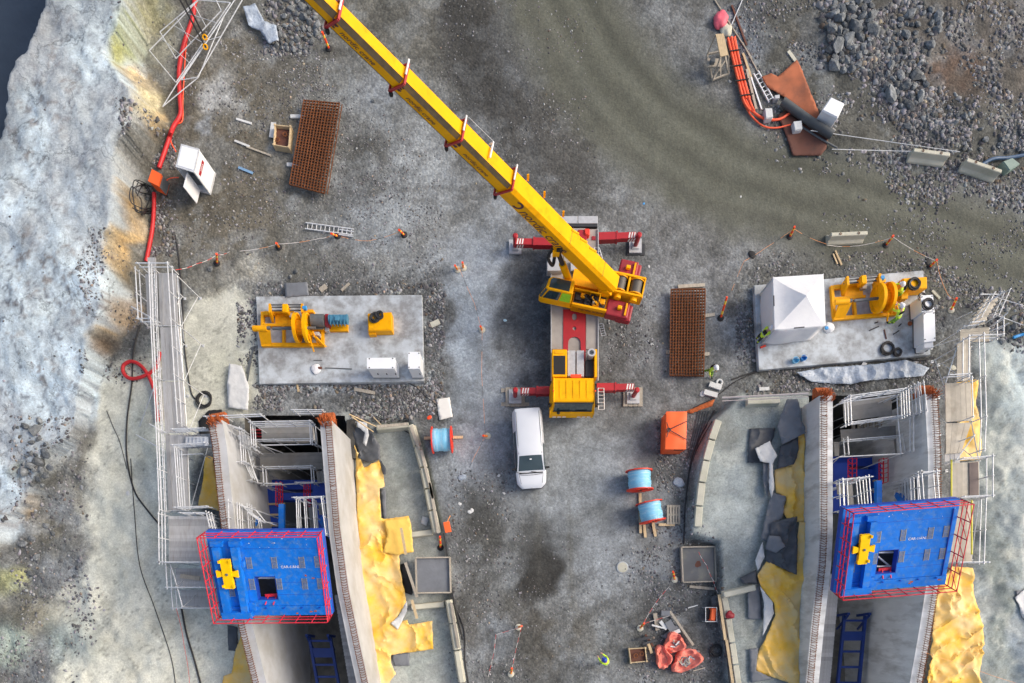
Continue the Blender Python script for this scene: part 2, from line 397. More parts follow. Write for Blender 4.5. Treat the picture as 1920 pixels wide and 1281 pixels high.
def Gm(px, py):
    px = np.asarray(px, float); py = np.asarray(py, float); z = np.zeros(len(px))
    for _ in range(3): z = ground_h((px-CX)*(H-z)/F, (CY-py)*(H-z)/F)
    return z
def axis(lo, hi, step, far):
    mid = np.arange(lo, hi+1e-6, step); out = []; d = step; x = hi
    while x < far: d *= 1.45; x += d; out.append(x)
    out2 = []; d = step; x = lo
    while x > -far: d *= 1.45; x -= d; out2.append(x)
    return np.concatenate([np.array(out2[::-1]), mid, np.array(out)])
gx = axis(-34, 34, 0.135, 700); gy = axis(-8, 39.5, 0.135, 700)
nx, ny = len(gx), len(gy)
GX, GY = np.meshgrid(gx, gy); GX = GX.ravel(); GY = GY.ravel()
GZ = ground_h(GX, GY)
U = CX+GX*F/(H-GZ); V = CY-GY*F/(H-GZ)       # plan (photo) coordinates of each ground vertex
wu = (N1.fbm(GX*0.45+3, GY*0.45+8, 5, 0.6)-0.5); wv = (N2.fbm(GX*0.45+13, GY*0.45+2, 5, 0.6)-0.5)

COLR = np.zeros((nx*ny, 3)); COLR[:] = lin((116,116,117))
GRAV = np.full(nx*ny, 0.6); WET = np.zeros(nx*ny); SOFT = np.zeros(nx*ny)
def paint(maskv, c, grav=None, wet=None, soft=None):
    global COLR, GRAV, WET, SOFT
    m = np.clip(maskv, 0, 1)
    if c is not None: COLR = COLR*(1-m[:, None])+np.array(lin(c))*m[:, None]
    if grav is not None: GRAV = GRAV*(1-m)+grav*m
    if wet is not None: WET = WET*(1-m)+wet*m
    if soft is not None: SOFT = SOFT*(1-m)+soft*m
def zone(poly, c, feather=25, op=1.0, warp=60, **k):
    sd = poly_sd(U+wu*warp*1.6, V+wv*warp*1.6, poly)
    paint(sstep(-feather, feather, sd)*op, c, **k)
def blob(px, py, rx, ry, c, op=1.0, ang=0, warp=60, **k):
    du, dv = U+wu*warp*1.6-px, V+wv*warp*1.6-py; a = R(ang)
    x = (du*math.cos(a)+dv*math.sin(a))/rx; y = (-du*math.sin(a)+dv*math.cos(a))/ry
    paint(sstep(1.25, 0.35, np.sqrt(x*x+y*y))*op, c, **k)
def band(pts, half, c, feather=25, op=1.0, warp=25, **k):
    d = line_d(U+wu*warp*1.6, V+wv*warp*1.6, pts)
    paint(sstep(half+feather, half-feather, d)*op, c, **k)

# general tone of the quarters
zone([(240,-200),(850,-200),(830,440),(820,500),(480,560),(240,520)], (112,110,106), 60)
zone([(300,60),(560,40),(540,300),(500,470),(300,480)], (112,106,97), 50, 0.8)
zone([(640,100),(840,180),(900,360),(820,520),(560,480),(600,350)], (126,127,129), 60, 0.8)
zone([(820,-80),(1010,-80),(1080,120),(1150,260),(1090,380),(960,330),(860,200)], (84,82,81), 60, 0.9)
blob(870,60,70,120,(72,70,69),0.7); blob(1000,300,120,80,(92,90,89),0.6); blob(1080,170,80,110,(104,101,97),0.5)
zone([(1220,380),(1420,360),(1480,480),(1410,560),(1390,740),(1240,740)], (128,128,130), 50, 0.8)
zone([(1320,-200),(2100,-200),(2100,420),(1800,350),(1560,300),(1440,200)], (98,97,94), 40)
zone([(1640,20),(2000,-60),(2000,200),(1800,200)], (104,98,94), 50, 0.8); blob(1790,150,80,60,(106,88,78),0.7)
blob(1560,60,60,90,(104,98,90),0.6); blob(1410,60,50,70,(120,126,138),0.6)
# haul road sweeping from the top to the right edge
road = [(1000,-120),(1050,0),(1120,120),(1220,240),(1360,330),(1540,380),(1720,430),(1880,500),(2050,580)]
band(road, 100, (98,97,90), 40, 0.95, grav=0.15, wet=0.35)
for off, c, op in ((-55,(84,83,76),0.6),(-20,(108,107,98),0.6),(20,(88,87,80),0.6),(55,(106,105,97),0.5)):
    band([(x-off*0.6, y+off*0.75) for x, y in road], 11, c, 10, op, 14)
zone([(1190,330),(1330,400),(1440,430),(1330,470),(1200,450)], (112,111,110), 30, 0.8)
# dusty pale ground round the crane and down the middle
zone([(830,440),(960,400),(960,480),(950,640),(960,780),(900,960),(850,960),(820,760)], (138,142,149), 40, 0.9, grav=0.35)
blob(880,640,45,120,(152,157,165),0.7); blob(950,750,90,50,(134,137,143),0.6); blob(700,400,70,90,(130,132,136),0.6)
zone([(930,760),(1260,760),(1280,1000),(1240,1080),(960,1080)], (132,134,137), 50, 0.8, grav=0.3)
blob(1080,880,120,70,(150,153,158),0.75); blob(1160,1050,80,80,(140,142,146),0.6); blob(1090,1160,60,90,(126,126,126),0.5)
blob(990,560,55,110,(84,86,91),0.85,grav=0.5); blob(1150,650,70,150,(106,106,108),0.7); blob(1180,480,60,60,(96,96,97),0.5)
blob(1260,420,60,60,(128,128,130),0.5); blob(1240,560,60,60,(134,135,138),0.6); blob(1000,720,50,60,(104,106,110),0.5)
# oil-dark, muddy patches
blob(1020,1085,45,75,(56,54,52),0.9,wet=0.7); blob(900,1000,55,100,(86,85,83),0.75); blob(1000,1000,40,60,(84,83,82),0.5)
blob(1045,1210,75,110,(92,88,82),0.8); blob(1000,1180,60,110,(90,87,83),0.5); blob(930,1200,30,45,(128,131,136),0.7); blob(880,1180,40,120,(98,95,92),0.6)
blob(1240,850,50,90,(96,95,95),0.6); blob(1260,1150,60,110,(98,97,98),0.6); blob(1190,1010,50,40,(106,104,102),0.5)
blob(700,290,60,60,(80,78,75),0.6); blob(740,350,90,16,(90,88,86),0.5); blob(560,140,80,60,(102,101,100),0.5); blob(390,350,60,80,(96,92,86),0.6)
blob(420,200,35,45,(172,172,174),0.75); blob(405,245,22,16,(160,164,172),0.6); blob(470,520,50,40,(166,160,148),0.6); blob(410,560,50,60,(158,154,144),0.5)
blob(730,160,40,70,(126,129,136),0.4); blob(780,500,60,50,(132,134,138),0.5)
for x in (1005,1065):
    band([(x,830),(x+4,1000),(x+10,1140)], 5, (108,106,102), 6, 0.55, 10)
band([(640,362),(900,352),(940,360)], 6, (92,90,88), 6, 0.6, 10); band([(640,380),(880,372)], 5, (100,98,96), 6, 0.5, 10)
# gravel strips round the slabs
zone([(450,530),(830,530),(835,790),(600,790),(600,770),(450,770)], (104,104,105), 25, 0.85, grav=1.0)
zone([(1390,490),(1790,480),(1790,730),(1500,740),(1395,740)], (100,99,97), 25, 0.8, grav=1.0)
band([(486,728),(800,722)], 9, (150,154,160), 8, 0.8, 12)
# sprayed concrete, lower left
zone([(352,560),(430,540),(480,560),(486,720),(460,770),(400,790),(345,900),(470,1200),(520,1400),(40,1400),(150,1220),(90,1150),(170,1010),(150,930),(175,800),(170,740),(235,690),(300,640)], (202,199,188), 16, 1.0, 45, grav=0.05, soft=1.0)
blob(265,800,40,150,(172,175,168),0.5); blob(220,980,50,120,(186,186,178),0.6); blob(300,1180,90,60,(188,186,176),0.6); blob(250,1060,80,60,(182,181,172),0.6)
blob(290,760,30,160,(164,170,166),0.4,grav=0.2); blob(430,690,50,70,(190,188,174),0.7); blob(330,950,40,90,(170,174,170),0.5); blob(140,1200,60,60,(150,160,158),0.6)
blob(300,700,40,40,(140,140,130),0.4)
# right bank of sprayed concrete
zone([(1850,640),(2200,620),(2200,1400),(1745,1400),(1760,1110),(1850,1050),(1830,700)], (156,162,164), 20, 1.0, 40, grav=0.05, soft=1.0)
blob(1865,820,40,160,(134,139,136),0.6); blob(1905,720,40,80,(178,188,192),0.7); blob(1870,1120,30,160,(126,132,126),0.6); blob(1915,1150,25,120,(168,176,184),0.7)
blob(1880,560,70,50,(102,100,97),0.6)
# aprons beside the channels
zone([(640,770),(770,770),(800,840),(835,1010),(848,1120),(870,1400),(640,1400)], (154,156,154), 7, 1.0, 8, grav=0.1, soft=0.7)
blob(760,860,40,50,(166,170,166),0.6); blob(740,930,30,30,(112,114,112),0.6); blob(790,1200,40,70,(158,165,162),0.6); blob(700,780,40,30,(140,146,140),0.5)
zone([(1520,740),(1388,740),(1328,790),(1300,900),(1294,1004),(1348,1020),(1352,1110),(1375,1400),(1520,1400)], (152,156,155), 7, 1.0, 8, grav=0.1, soft=0.7)
blob(1370,960,50,110,(176,180,180),0.7); blob(1350,820,30,50,(128,128,126),0.6); blob(1400,1160,40,80,(150,150,142),0.6); blob(1370,900,25,22,(140,146,150),0.6)
# natural rock on the left
db = poly_sd(GX+wu*2.2, GY+wv*2.2, ROCK_FOOT); dt = poly_sd(GX+wu*2.2, GY+wv*2.2, ROCK_TOP)
face = sstep(-0.2, 0.3, db)
paint(face, (150,136,114), grav=0.45, soft=0.2)
fn = N1.fbm(GX*0.9+4, GY*0.9, 5, 0.6)
paint(face*sstep(0.5, 0.62, fn), (182,158,122)); paint(face*sstep(0.47, 0.36, fn), (112,102,90))
top = sstep(-0.45, 0.25, dt)
paint(top, (182,192,201), grav=0.0, soft=0.0)
fr = N2.fbm(GX*0.7+7, GY*0.55, 6, 0.62)
paint(top*sstep(0.52, 0.66, fr)*0.9, (194,207,219)); paint(top*sstep(0.46, 0.33, fr)*0.8, (156,164,173))
spk = N3.fbm(GX*2.4, GY*2.4, 4, 0.7); paint(top*sstep(0.58, 0.70, spk)*sstep(0.40,0.56,N1.fbm(GX*0.3+60,GY*0.3,3))*0.8, (124,116,114)); paint(top*sstep(0.40, 0.30, spk)*0.5, (208,220,230))
crk = np.abs(N1.fbm(GX*0.8+1.7*N3.val(GX*0.5, GY*0.5), GY*0.42+3, 5, 0.6)-0.5); paint(top*sstep(0.014, 0.003, crk)*0.75, (110,114,124))
crk2 = np.abs(N2.fbm(GX*0.5+GY*0.3+11, GY*0.6-GX*0.2, 5, 0.6)-0.5); paint(top*sstep(0.010, 0.002, crk2)*0.7, (104,106,114))
for (x, y, a, b, c, o) in ((240,60,40,60,(148,152,86),0.85),(215,90,18,40,(160,158,92),0.8),(285,30,40,50,(150,148,120),0.6),(270,190,40,30,(196,184,150),0.7),(300,80,40,50,(160,154,136),0.6),
        (245,410,20,70,(196,162,110),0.75),(235,480,22,40,(186,160,120),0.6),(225,590,34,40,(170,140,104),0.7),(200,650,30,26,(140,112,84),0.6),(15,1085,34,40,(190,186,130),0.7),
        (30,880,16,26,(120,124,70),0.6),(60,950,20,30,(150,128,98),0.6),(150,900,40,50,(110,106,98),0.8),(110,1010,50,60,(108,104,96),0.8),(60,1150,60,50,(130,124,108),0.6),(20,1210,50,50,(170,178,168),0.7),(90,900,30,60,(96,94,90),0.7),(150,820,30,40,(104,100,94),0.7)):
    blob(x, y, a, b, c, o, 0, 30, grav=0.5)
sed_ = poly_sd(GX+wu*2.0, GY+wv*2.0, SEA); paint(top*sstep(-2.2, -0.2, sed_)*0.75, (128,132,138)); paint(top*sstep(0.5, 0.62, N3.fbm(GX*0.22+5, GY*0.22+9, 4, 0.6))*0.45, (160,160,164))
pt = N2.fbm(GX*0.33+40, GY*0.33+11, 5, 0.62); pt2 = N1.fbm(GX*0.9+70, GY*0.9+21, 4, 0.6); opn = (1-SOFT)*(1-top)*(1-face)*(1-0.8*sstep(140, 70, line_d(U, V, road)))
paint(opn*sstep(0.54, 0.66, pt)*0.22, (152,156,162)); paint(opn*sstep(0.46, 0.34, pt)*0.28, (80,79,76)); paint(opn*sstep(0.56, 0.68, pt2)*0.26, (146,149,153)); paint(opn*sstep(0.45, 0.33, pt2)*0.32, (78,77,74))
COLR = COLR*(1-opn[:, None])+opn[:, None]*0.172*(COLR/0.185)**1.3
st_ = N1.fbm(GX*0.7+90, GY*0.7+4, 5, 0.65); paint(SOFT*(1-top)*sstep(0.57, 0.70, st_)*0.32, (140,139,130)); paint(SOFT*(1-top)*sstep(0.44, 0.34, st_)*0.4, (204,202,194))
sc_ = np.abs(N3.fbm(GX*0.55+33, GY*0.55+2, 5, 0.62)-0.5); paint(SOFT*(1-top)*sstep(0.012, 0.003, sc_)*0.5, (104,104,98))
band(road, 92, (90,90,80), 45, 0.7)
for off, c, op in ((-60,(72,72,66),0.5),(-28,(104,104,95),0.55),(8,(78,78,71),0.55),(42,(102,102,94),0.5),(66,(80,79,74),0.4)):
    band([(x-off*0.6, y+off*0.75) for x, y in road], 9, c, 9, op, 12)
blob(900,110,90,150,(66,65,64),0.65); blob(1010,250,90,110,(80,79,78),0.5)
blob(880,620,40,150,(154,161,171),0.6); blob(900,780,50,90,(146,151,159),0.5); blob(1080,900,110,80,(150,154,160),0.55); blob(1150,1040,60,70,(142,145,150),0.45)
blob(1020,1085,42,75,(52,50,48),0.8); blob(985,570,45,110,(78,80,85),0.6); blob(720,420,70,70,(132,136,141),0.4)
KN = ((1-0.3*np.clip(SOFT+0.5*top, 0, 1))*(1-0.6*sstep(130, 70, line_d(U, V, road))))[:, None]
big = N3.fbm(GX*0.16+2, GY*0.16, 4, 0.6)[:, None]; COLR = COLR*(1+KN*(0.52*big-0.26))
fine = N2.fbm(GX*1.3+2, GY*1.3, 4, 0.6)[:, None]; COLR = COLR*(1+KN*(0.60*fine-0.30))
mott = N1.fbm(GX*3.1+2, GY*3.1, 3, 0.7)[:, None]; COLR = COLR*(1+KN*(0.40*mott-0.20))*np.array([0.975,1.02,1.0])

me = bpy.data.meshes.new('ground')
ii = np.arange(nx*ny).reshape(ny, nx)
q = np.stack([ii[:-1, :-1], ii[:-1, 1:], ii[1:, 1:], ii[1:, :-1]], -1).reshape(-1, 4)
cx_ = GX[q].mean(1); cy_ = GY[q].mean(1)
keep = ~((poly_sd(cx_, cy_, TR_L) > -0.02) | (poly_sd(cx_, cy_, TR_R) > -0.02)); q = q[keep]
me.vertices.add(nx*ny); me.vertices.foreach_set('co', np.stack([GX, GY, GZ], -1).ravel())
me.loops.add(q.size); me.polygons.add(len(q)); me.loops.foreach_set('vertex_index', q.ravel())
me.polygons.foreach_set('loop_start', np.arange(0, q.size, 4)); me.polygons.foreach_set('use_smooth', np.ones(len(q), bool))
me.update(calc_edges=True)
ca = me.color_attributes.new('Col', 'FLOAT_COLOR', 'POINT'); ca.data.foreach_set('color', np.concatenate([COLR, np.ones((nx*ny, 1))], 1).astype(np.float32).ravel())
for nme, arr in (('grav', GRAV), ('wet', WET), ('soft', SOFT), ('rock', top)):
    a_ = me.attributes.new(nme, 'FLOAT', 'POINT'); a_.data.foreach_set('value', arr.astype(np.float32))

def ground_material():
    m = bpy.data.materials.new('site ground'); m.use_nodes = True; t = m.node_tree; nd = t.nodes; lk = t.links; b = nd['Principled BSDF']
    at = lambda n: [x for x in [nd.new('ShaderNodeAttribute')] if not setattr(x, 'attribute_name', n)][0]
    col, gr, wt = at('Col'), at('grav'), at('wet')
    tc = nd.new('ShaderNodeTexCoord').outputs['Object']
    def noise(s, d=4, r=0.55):
        n = nd.new('ShaderNodeTexNoise'); n.inputs['Scale'].default_value = s; n.inputs['Detail'].default_value = d; n.inputs['Roughness'].default_value = r; lk.new(tc, n.inputs['Vector']); return n.outputs['Fac']
    def vor(s):
        n = nd.new('ShaderNodeTexVoronoi'); n.inputs['Scale'].default_value = s; lk.new(tc, n.inputs['Vector']); return n
    def rng_(x, a, b_, c, d):
        n = nd.new('ShaderNodeMapRange'); n.inputs[1].default_value = a; n.inputs[2].default_value = b_; n.inputs[3].default_value = c; n.inputs[4].default_value = d; lk.new(x, n.inputs[0]); return n.outputs[0]
    def mth(op, a, b_):
        n = nd.new('ShaderNodeMath'); n.operation = op
        for i, x in enumerate((a, b_)):
            if isinstance(x, (int, float)): n.inputs[i].default_value = x
            else: lk.new(x, n.inputs[i])
        return n.outputs[0]
    v1, v2 = vor(5.5), vor(13)
    s1 = nd.new('ShaderNodeSeparateColor'); lk.new(v1.outputs['Color'], s1.inputs[0]); s2 = nd.new('ShaderNodeSeparateColor'); lk.new(v2.outputs['Color'], s2.inputs[0])
    p1 = rng_(s1.outputs[0], 0, 1, 0.72, 1.30); p2 = rng_(s2.outputs[0], 0, 1, 0.76, 1.28)
    peb = mth('MULTIPLY', p1, p2); g = mth('MULTIPLY', gr.outputs['Fac'], 1.15)
    pebm = mth('ADD', mth('MULTIPLY', mth('SUBTRACT', peb, 1.0), g), 1.0)
    fn_ = rng_(noise(9, 6, 0.7), 0.25, 0.75, 0.72, 1.28)
    fn2 = rng_(noise(30, 3, 0.7), 0.25, 0.75, 0.80, 1.20)
    br = mth('MULTIPLY', mth('MULTIPLY', pebm, fn_), fn2)
    rk = at('rock').outputs['Fac']
    # cracks, pits and granular speckle of the bare rock
    wn = nd.new('ShaderNodeTexNoise'); wn.inputs['Scale'].default_value = 0.7; wn.inputs['Detail'].default_value = 6; wn.inputs['Roughness'].default_value = 0.65; lk.new(tc, wn.inputs['Vector'])
    wm = nd.new('ShaderNodeVectorMath'); wm.operation = 'MULTIPLY_ADD'; wm.inputs[1].default_value = (2.6, 2.6, 0); lk.new(wn.outputs['Color'], wm.inputs[0]); lk.new(tc, wm.inputs[2])
    ms = nd.new('ShaderNodeVectorMath'); ms.operation = 'MULTIPLY'; ms.inputs[1].default_value = (0.55, 0.28, 0.3); lk.new(wm.outputs[0], ms.inputs[0])
    ve = nd.new('ShaderNodeTexVoronoi'); ve.feature = 'DISTANCE_TO_EDGE'; ve.inputs['Scale'].default_value = 0.8; lk.new(ms.outputs[0], ve.inputs['Vector'])
    crack = rng_(ve.outputs['Distance'], 0.0, 0.016, 0.55, 1.0)
    sp = rng_(noise(2.6, 10, 0.78), 0.52, 0.70, 1.0, 0.68); sp2 = rng_(noise(0.5, 3, 0.5), 0.42, 0.58, 0.15, 1.0)
    spm = mth('ADD', mth('MULTIPLY', mth('SUBTRACT', sp, 1.0), sp2), 1.0)
    rr = mth('MULTIPLY', crack, spm); rr = mth('ADD', mth('MULTIPLY', mth('SUBTRACT', rr, 1.0), rk), 1.0)
    br = mth('MULTIPLY', br, rr)
    mx = nd.new('ShaderNodeVectorMath'); mx.operation = 'SCALE'; lk.new(col.outputs['Color'], mx.inputs[0]); lk.new(br, mx.inputs['Scale'])
    lk.new(mx.outputs[0], b.inputs['Base Color'])
    ro = rng_(wt.outputs['Fac'], 0, 1, 0.95, 0.62); lk.new(ro, b.inputs['Roughness']); b.inputs['Specular IOR Level'].default_value = 0.25
    hgt = mth('ADD', mth('MULTIPLY', mth('SUBTRACT', 1.0, v1.outputs['Distance']), mth('MULTIPLY', gr.outputs['Fac'], 0.7)), mth('MULTIPLY', noise(4, 6, 0.65), 0.55))
    hgt = mth('ADD', hgt, mth('MULTIPLY', mth('MULTIPLY', rk, 1.5), mth('ADD', noise(0.9, 10, 0.68), mth('MULTIPLY', crack, 0.12))))
    bp = nd.new('ShaderNodeBump'); bp.inputs['Distance'].default_value = 0.09; bp.inputs['Strength'].default_value = 0.9; lk.new(hgt, bp.inputs['Height'])
    lk.new(bp.outputs[0], b.inputs['Normal'])
    return m
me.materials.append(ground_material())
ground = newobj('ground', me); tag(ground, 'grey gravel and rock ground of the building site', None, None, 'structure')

wt = MB(); wt.quad((-600,-200,-6.5),(-20,-200,-6.5),(-20,600,-6.5),(-600,600,-6.5))
M_WATER = mat('dark water', (62,72,84), 0.18, var=0.25, vscale=0.25, bump=0.03, bscale=2.0, spec=0.5)
tag(wt.build('water', M_WATER), 'dark blue grey water below the pale rock', None, None, 'structure')

# ------------------------------------------------------------------ loose stones: thousands of small ones as one mass
def stones_mass(name, label, areas, seed, smin, smax, bright=(0.09, 0.36), tint=(1.0, 1.0, 1.03)):
    r = np.random.default_rng(seed); P = []; Sz = []
    for poly, n, s0, s1 in areas:
        xs = [p[0] for p in poly]; ys = [p[1] for p in poly]; k = 0
        while k < n:
            m = (n-k)*2+20; x = r.uniform(min(xs), max(xs), m); y = r.uniform(min(ys), max(ys), m)
            ok = poly_sd(x, y, poly) > -40*r.random(m)**2
            cl = N1.fbm(x*0.02+3, y*0.02+5, 3)+0.26*(r.random(m)-0.5); ok &= cl > 0.475
            x, y = x[ok][:n-k], y[ok][:n-k]; k += len(x)
            P.append(np.stack([x, y], -1)); Sz.append(s0+(s1-s0)*r.random(len(x))**2.2)
            if len(x) == 0: break
    P = np.concatenate(P); Sz = np.concatenate(Sz); n = len(P)
    z = np.zeros(n)
    for _ in range(3):
        X = (P[:, 0]-CX)*(H-z)/F; Y = (CY-P[:, 1])*(H-z)/F; z = ground_h(X, Y)
    out = ~((poly_sd(X, Y, TR_L) > -0.3) | (poly_sd(X, Y, TR_R) > -0.3)); X, Y, z, Sz = X[out], Y[out], z[out], Sz[out]; n = len(X)
    base = np.array([[1,0,0],[0,1,0],[-1,0,0],[0,-1,0],[0,0,0.8],[0.6,0.6,0.45],[-0.55,0.5,0.5],[-0.5,-0.6,0.4],[0.55,-0.5,0.5]])
    tri = np.array([[0,5,8],[0,1,5],[1,6,5],[1,2,6],[2,7,6],[2,3,7],[3,8,7],[3,0,8],[4,8,5],[4,5,6],[4,6,7],[4,7,8]])
    vs = base[None]*(1+r.uniform(-0.35, 0.35, (n, 9, 3)))
    vs = vs*np.stack([Sz*r.uniform(0.7, 1.2, n), Sz*r.uniform(0.5, 1.0, n), Sz*r.uniform(0.5, 0.95, n)], -1)[:, None, :]
    a = r.uniform(0, 6.28, n); c_, s_ = np.cos(a)[:, None], np.sin(a)[:, None]
    vx = vs[..., 0]*c_-vs[..., 1]*s_; vy = vs[..., 0]*s_+vs[..., 1]*c_
    co = np.stack([vx+X[:, None], vy+Y[:, None], vs[..., 2]+z[:, None]-0.15*Sz[:, None]], -1).reshape(-1, 3)
    ff = (tri[None]+(np.arange(n)*9)[:, None, None]).reshape(-1, 3)
    me = bpy.data.meshes.new(name); me.vertices.add(len(co)); me.vertices.foreach_set('co', co.ravel())
    me.loops.add(ff.size); me.polygons.add(len(ff)); me.loops.foreach_set('vertex_index', ff.ravel()); me.polygons.foreach_set('loop_start', np.arange(0, ff.size, 3))
    me.update(calc_edges=True)
    br = bright[0]+(bright[1]-bright[0])*r.random(n)**2.2; cc = br[:, None]*np.array(tint)[None]*(1+r.uniform(-0.05, 0.05, (n, 3)))
    warm = (r.random(n) < 0.06); cc[warm] *= np.array([1.2, 0.98, 0.75])
    cv = np.repeat(np.concatenate([cc, np.ones((n, 1))], 1), 9, 0).astype(np.float32)
    me.color_attributes.new('Col', 'FLOAT_COLOR', 'POINT').data.foreach_set('color', cv.ravel())
    me.materials.append(stone_mat()); o = newobj(name, me)
    return tag(o, label, None, None, 'stuff')
def stone_mat():
    if 'gravel stone' in MATS: return MATS['gravel stone']
    m = bpy.data.materials.new('gravel stone'); m.use_nodes = True; t = m.node_tree; b = t.nodes['Principled BSDF']; b.inputs['Roughness'].default_value = 0.9; b.inputs['Specular IOR Level'].default_value = 0.2
    a = t.nodes.new('ShaderNodeAttribute'); a.attribute_name = 'Col'
    n = t.nodes.new('ShaderNodeTexNoise'); n.inputs['Scale'].default_value = 9; mr = t.nodes.new('ShaderNodeMapRange'); mr.inputs[3].default_value = 0.75; mr.inputs[4].default_value = 1.25; t.links.new(n.outputs['Fac'], mr.inputs[0])
    v = t.nodes.new('ShaderNodeVectorMath'); v.operation = 'SCALE'; t.links.new(a.outputs['Color'], v.inputs[0]); t.links.new(mr.outputs[0], v.inputs['Scale']); t.links.new(v.outputs[0], b.inputs['Base Color'])
    MATS['gravel stone'] = m; return m

stones_mass('gravel', 'small grey stones strewn over the site', [
    ([(250,60),(560,20),(640,200),(560,480),(300,480)], 3000, 0.025, 0.10),
    ([(560,90),(760,200),(830,400),(820,540),(480,520),(560,360)], 3600, 0.02, 0.085),
    ([(480,530),(830,530),(835,600),(480,552)], 900, 0.04, 0.16),
    ([(795,560),(832,560),(825,790),(798,790)], 700, 0.05, 0.17),
    ([(470,722),(825,722),(820,790),(640,790),(600,772),(480,772)], 2400, 0.05, 0.17),
    ([(445,560),(482,560),(484,720),(460,720)], 450, 0.04, 0.14),
    ([(1380,500),(1418,520),(1425,700),(1380,700)], 600, 0.04, 0.14),
    ([(1420,480),(1760,470),(1740,515),(1420,530)], 700, 0.03, 0.12),
    ([(1430,695),(1740,668),(1760,720),(1560,740),(1400,740)], 1200, 0.05, 0.16),
    ([(1750,500),(1850,560),(1800,640),(1745,600)], 700, 0.04, 0.15),
    ([(1840,540),(1925,580),(1925,660),(1850,660)], 500, 0.05, 0.2),
    ([(1360,0),(1560,0),(1560,330),(1480,300),(1380,120)], 1500, 0.03, 0.14),
    ([(1560,0),(1930,0),(1930,380),(1700,330),(1560,280)], 4200, 0.04, 0.2),
    ([(1560,280),(1930,330),(1930,400),(1640,350)], 1600, 0.05, 0.18),
    ([(1540,400),(1930,420),(1930,540),(1780,470)], 900, 0.03, 0.10),
    ([(1230,780),(1300,780),(1290,1020),(1230,1000)], 1100, 0.03, 0.12),
    ([(1180,980),(1290,1000),(1360,1120),(1370,1290),(1200,1290),(1230,1150)], 1800, 0.03, 0.12),
    ([(1130,560),(1250,540),(1250,720),(1130,700)], 500, 0.03, 0.11),
    ([(840,880),(960,880),(980,1290),(860,1290)], 1500, 0.02, 0.10),
    ([(960,1000),(1200,1050),(1200,1290),(960,1290)], 700, 0.02, 0.08),
    ([(20,780),(170,790),(160,1000),(150,1130),(40,1130)], 1000, 0.03, 0.16),
    ([(205,480),(290,470),(240,700),(180,720)], 700, 0.03, 0.12),
    ([(270,240),(330,260),(300,480),(270,470)], 700, 0.05, 0.18),
    ([(840,0),(1080,0),(1120,360),(960,380),(820,200)], 1000, 0.02, 0.09),
    ([(60,1100),(200,1100),(120,1281),(0,1281)], 500, 0.03, 0.14),
    ([(1535,0),(1655,0),(1645,150),(1560,150),(1540,90)], 900, 0.07, 0.30),
    ([(1640,10),(1790,0),(1760,200),(1700,230),(1630,150)], 1500, 0.06, 0.26),
    ([(1690,200),(1925,240),(1925,310),(1700,280)], 900, 0.06, 0.22),
    ([(490,0),(610,0),(610,100),(500,105)], 700, 0.05, 0.2),
    ([(0,200),(200,200),(180,700),(0,800)], 60, 0.03, 0.10),
    ], 21, 0.03, 0.15)

# ------------------------------------------------------------------ boulders one can tell apart
def rock_mesh(i):
    r = random.Random(100+i); bm = bmesh.new()
    for _ in range(26):
        v = Vector((r.gauss(0,1), r.gauss(0,1), r.gauss(0,1))).normalized()
        k = r.uniform(0.78, 1.0); bm.verts.new((v.x*k*r.uniform(0.85,1.1), v.y*k*0.82, v.z*k*0.68))
    bmesh.ops.convex_hull(bm, input=bm.verts)
    bmesh.ops.delete(bm, geom=[v for v in bm.verts if not v.link_faces], context='VERTS')
    me = bpy.data.meshes.new('boulder'); bm.to_mesh(me); bm.free(); me.materials.append(M_ROCK); return me
M_ROCK = mat('boulder stone', (112,116,118), 0.9, var=0.22, vscale=2.5, dirt=(160,164,168), damt=0.3, dscale=1.5, bump=0.05, bscale=6, rand=0.32, spec=0.2)
ROCKS = [rock_mesh(i) for i in range(14)]
def boulders(label, group, spots):
    for (px, py, rpx) in spots:
        p = G(px, py); s = rpx/31.0
        o = newobj('boulder', rng.choice(ROCKS)); o.location = (p.x, p.y, p.z+s*0.28)
        o.rotation_euler = (rng.uniform(-0.5,0.5), rng.uniform(-0.5,0.5), rng.uniform(0,6.28)); o.scale = (s*rng.uniform(0.9,1.2), s*rng.uniform(0.85,1.1), s*rng.uniform(0.8,1.1))
        tag(o, label, 'boulder', group)
def scatter(poly, n, r0, r1, gap=0.85):
    out = []; xs = [p[0] for p in poly]; ys = [p[1] for p in poly]; t = 0
    while len(out) < n and t < n*60:
        t += 1; x, y = rng.uniform(min(xs), max(xs)), rng.uniform(min(ys), max(ys))
        if poly_sd(np.array([x]), np.array([y]), poly)[0] < 0: continue
        r_ = r0+(r1-r0)*rng.random()**1.7
        if all((x-a)**2+(y-b)**2 > (gap*(r_+c))**2 for a, b, c in out): out.append((x, y, r_))
    return out
boulders('dark grey boulder in the heap of big blocks beyond the rusty plate', 'big boulders beyond the plate', scatter([(1562,0),(1632,0),(1640,60),(1622,110),(1600,140),(1562,128),(1548,80)], 48, 7, 17, 0.62))
boulders('pale grey stone in the loose stony bank beside the big boulder heap', 'stones of the stony bank', scatter([(1690,30),(1770,20),(1750,80),(1730,140),(1740,190),(1690,210),(1645,150),(1660,80)], 60, 5, 12, 0.8)
    + [(1716,145,15),(1668,182,17),(1705,200,11),(1690,165,9),(1735,160,10),(1760,45,9),(1745,20,8)])
boulders('grey stone lying along the fenced road edge near the concrete barriers', 'stones along the road edge', scatter([(1690,210),(1760,200),(1920,250),(1920,290),(1800,280),(1700,260)], 30, 4.5, 8.5) + [(1874,272,7),(1700,238,8)])
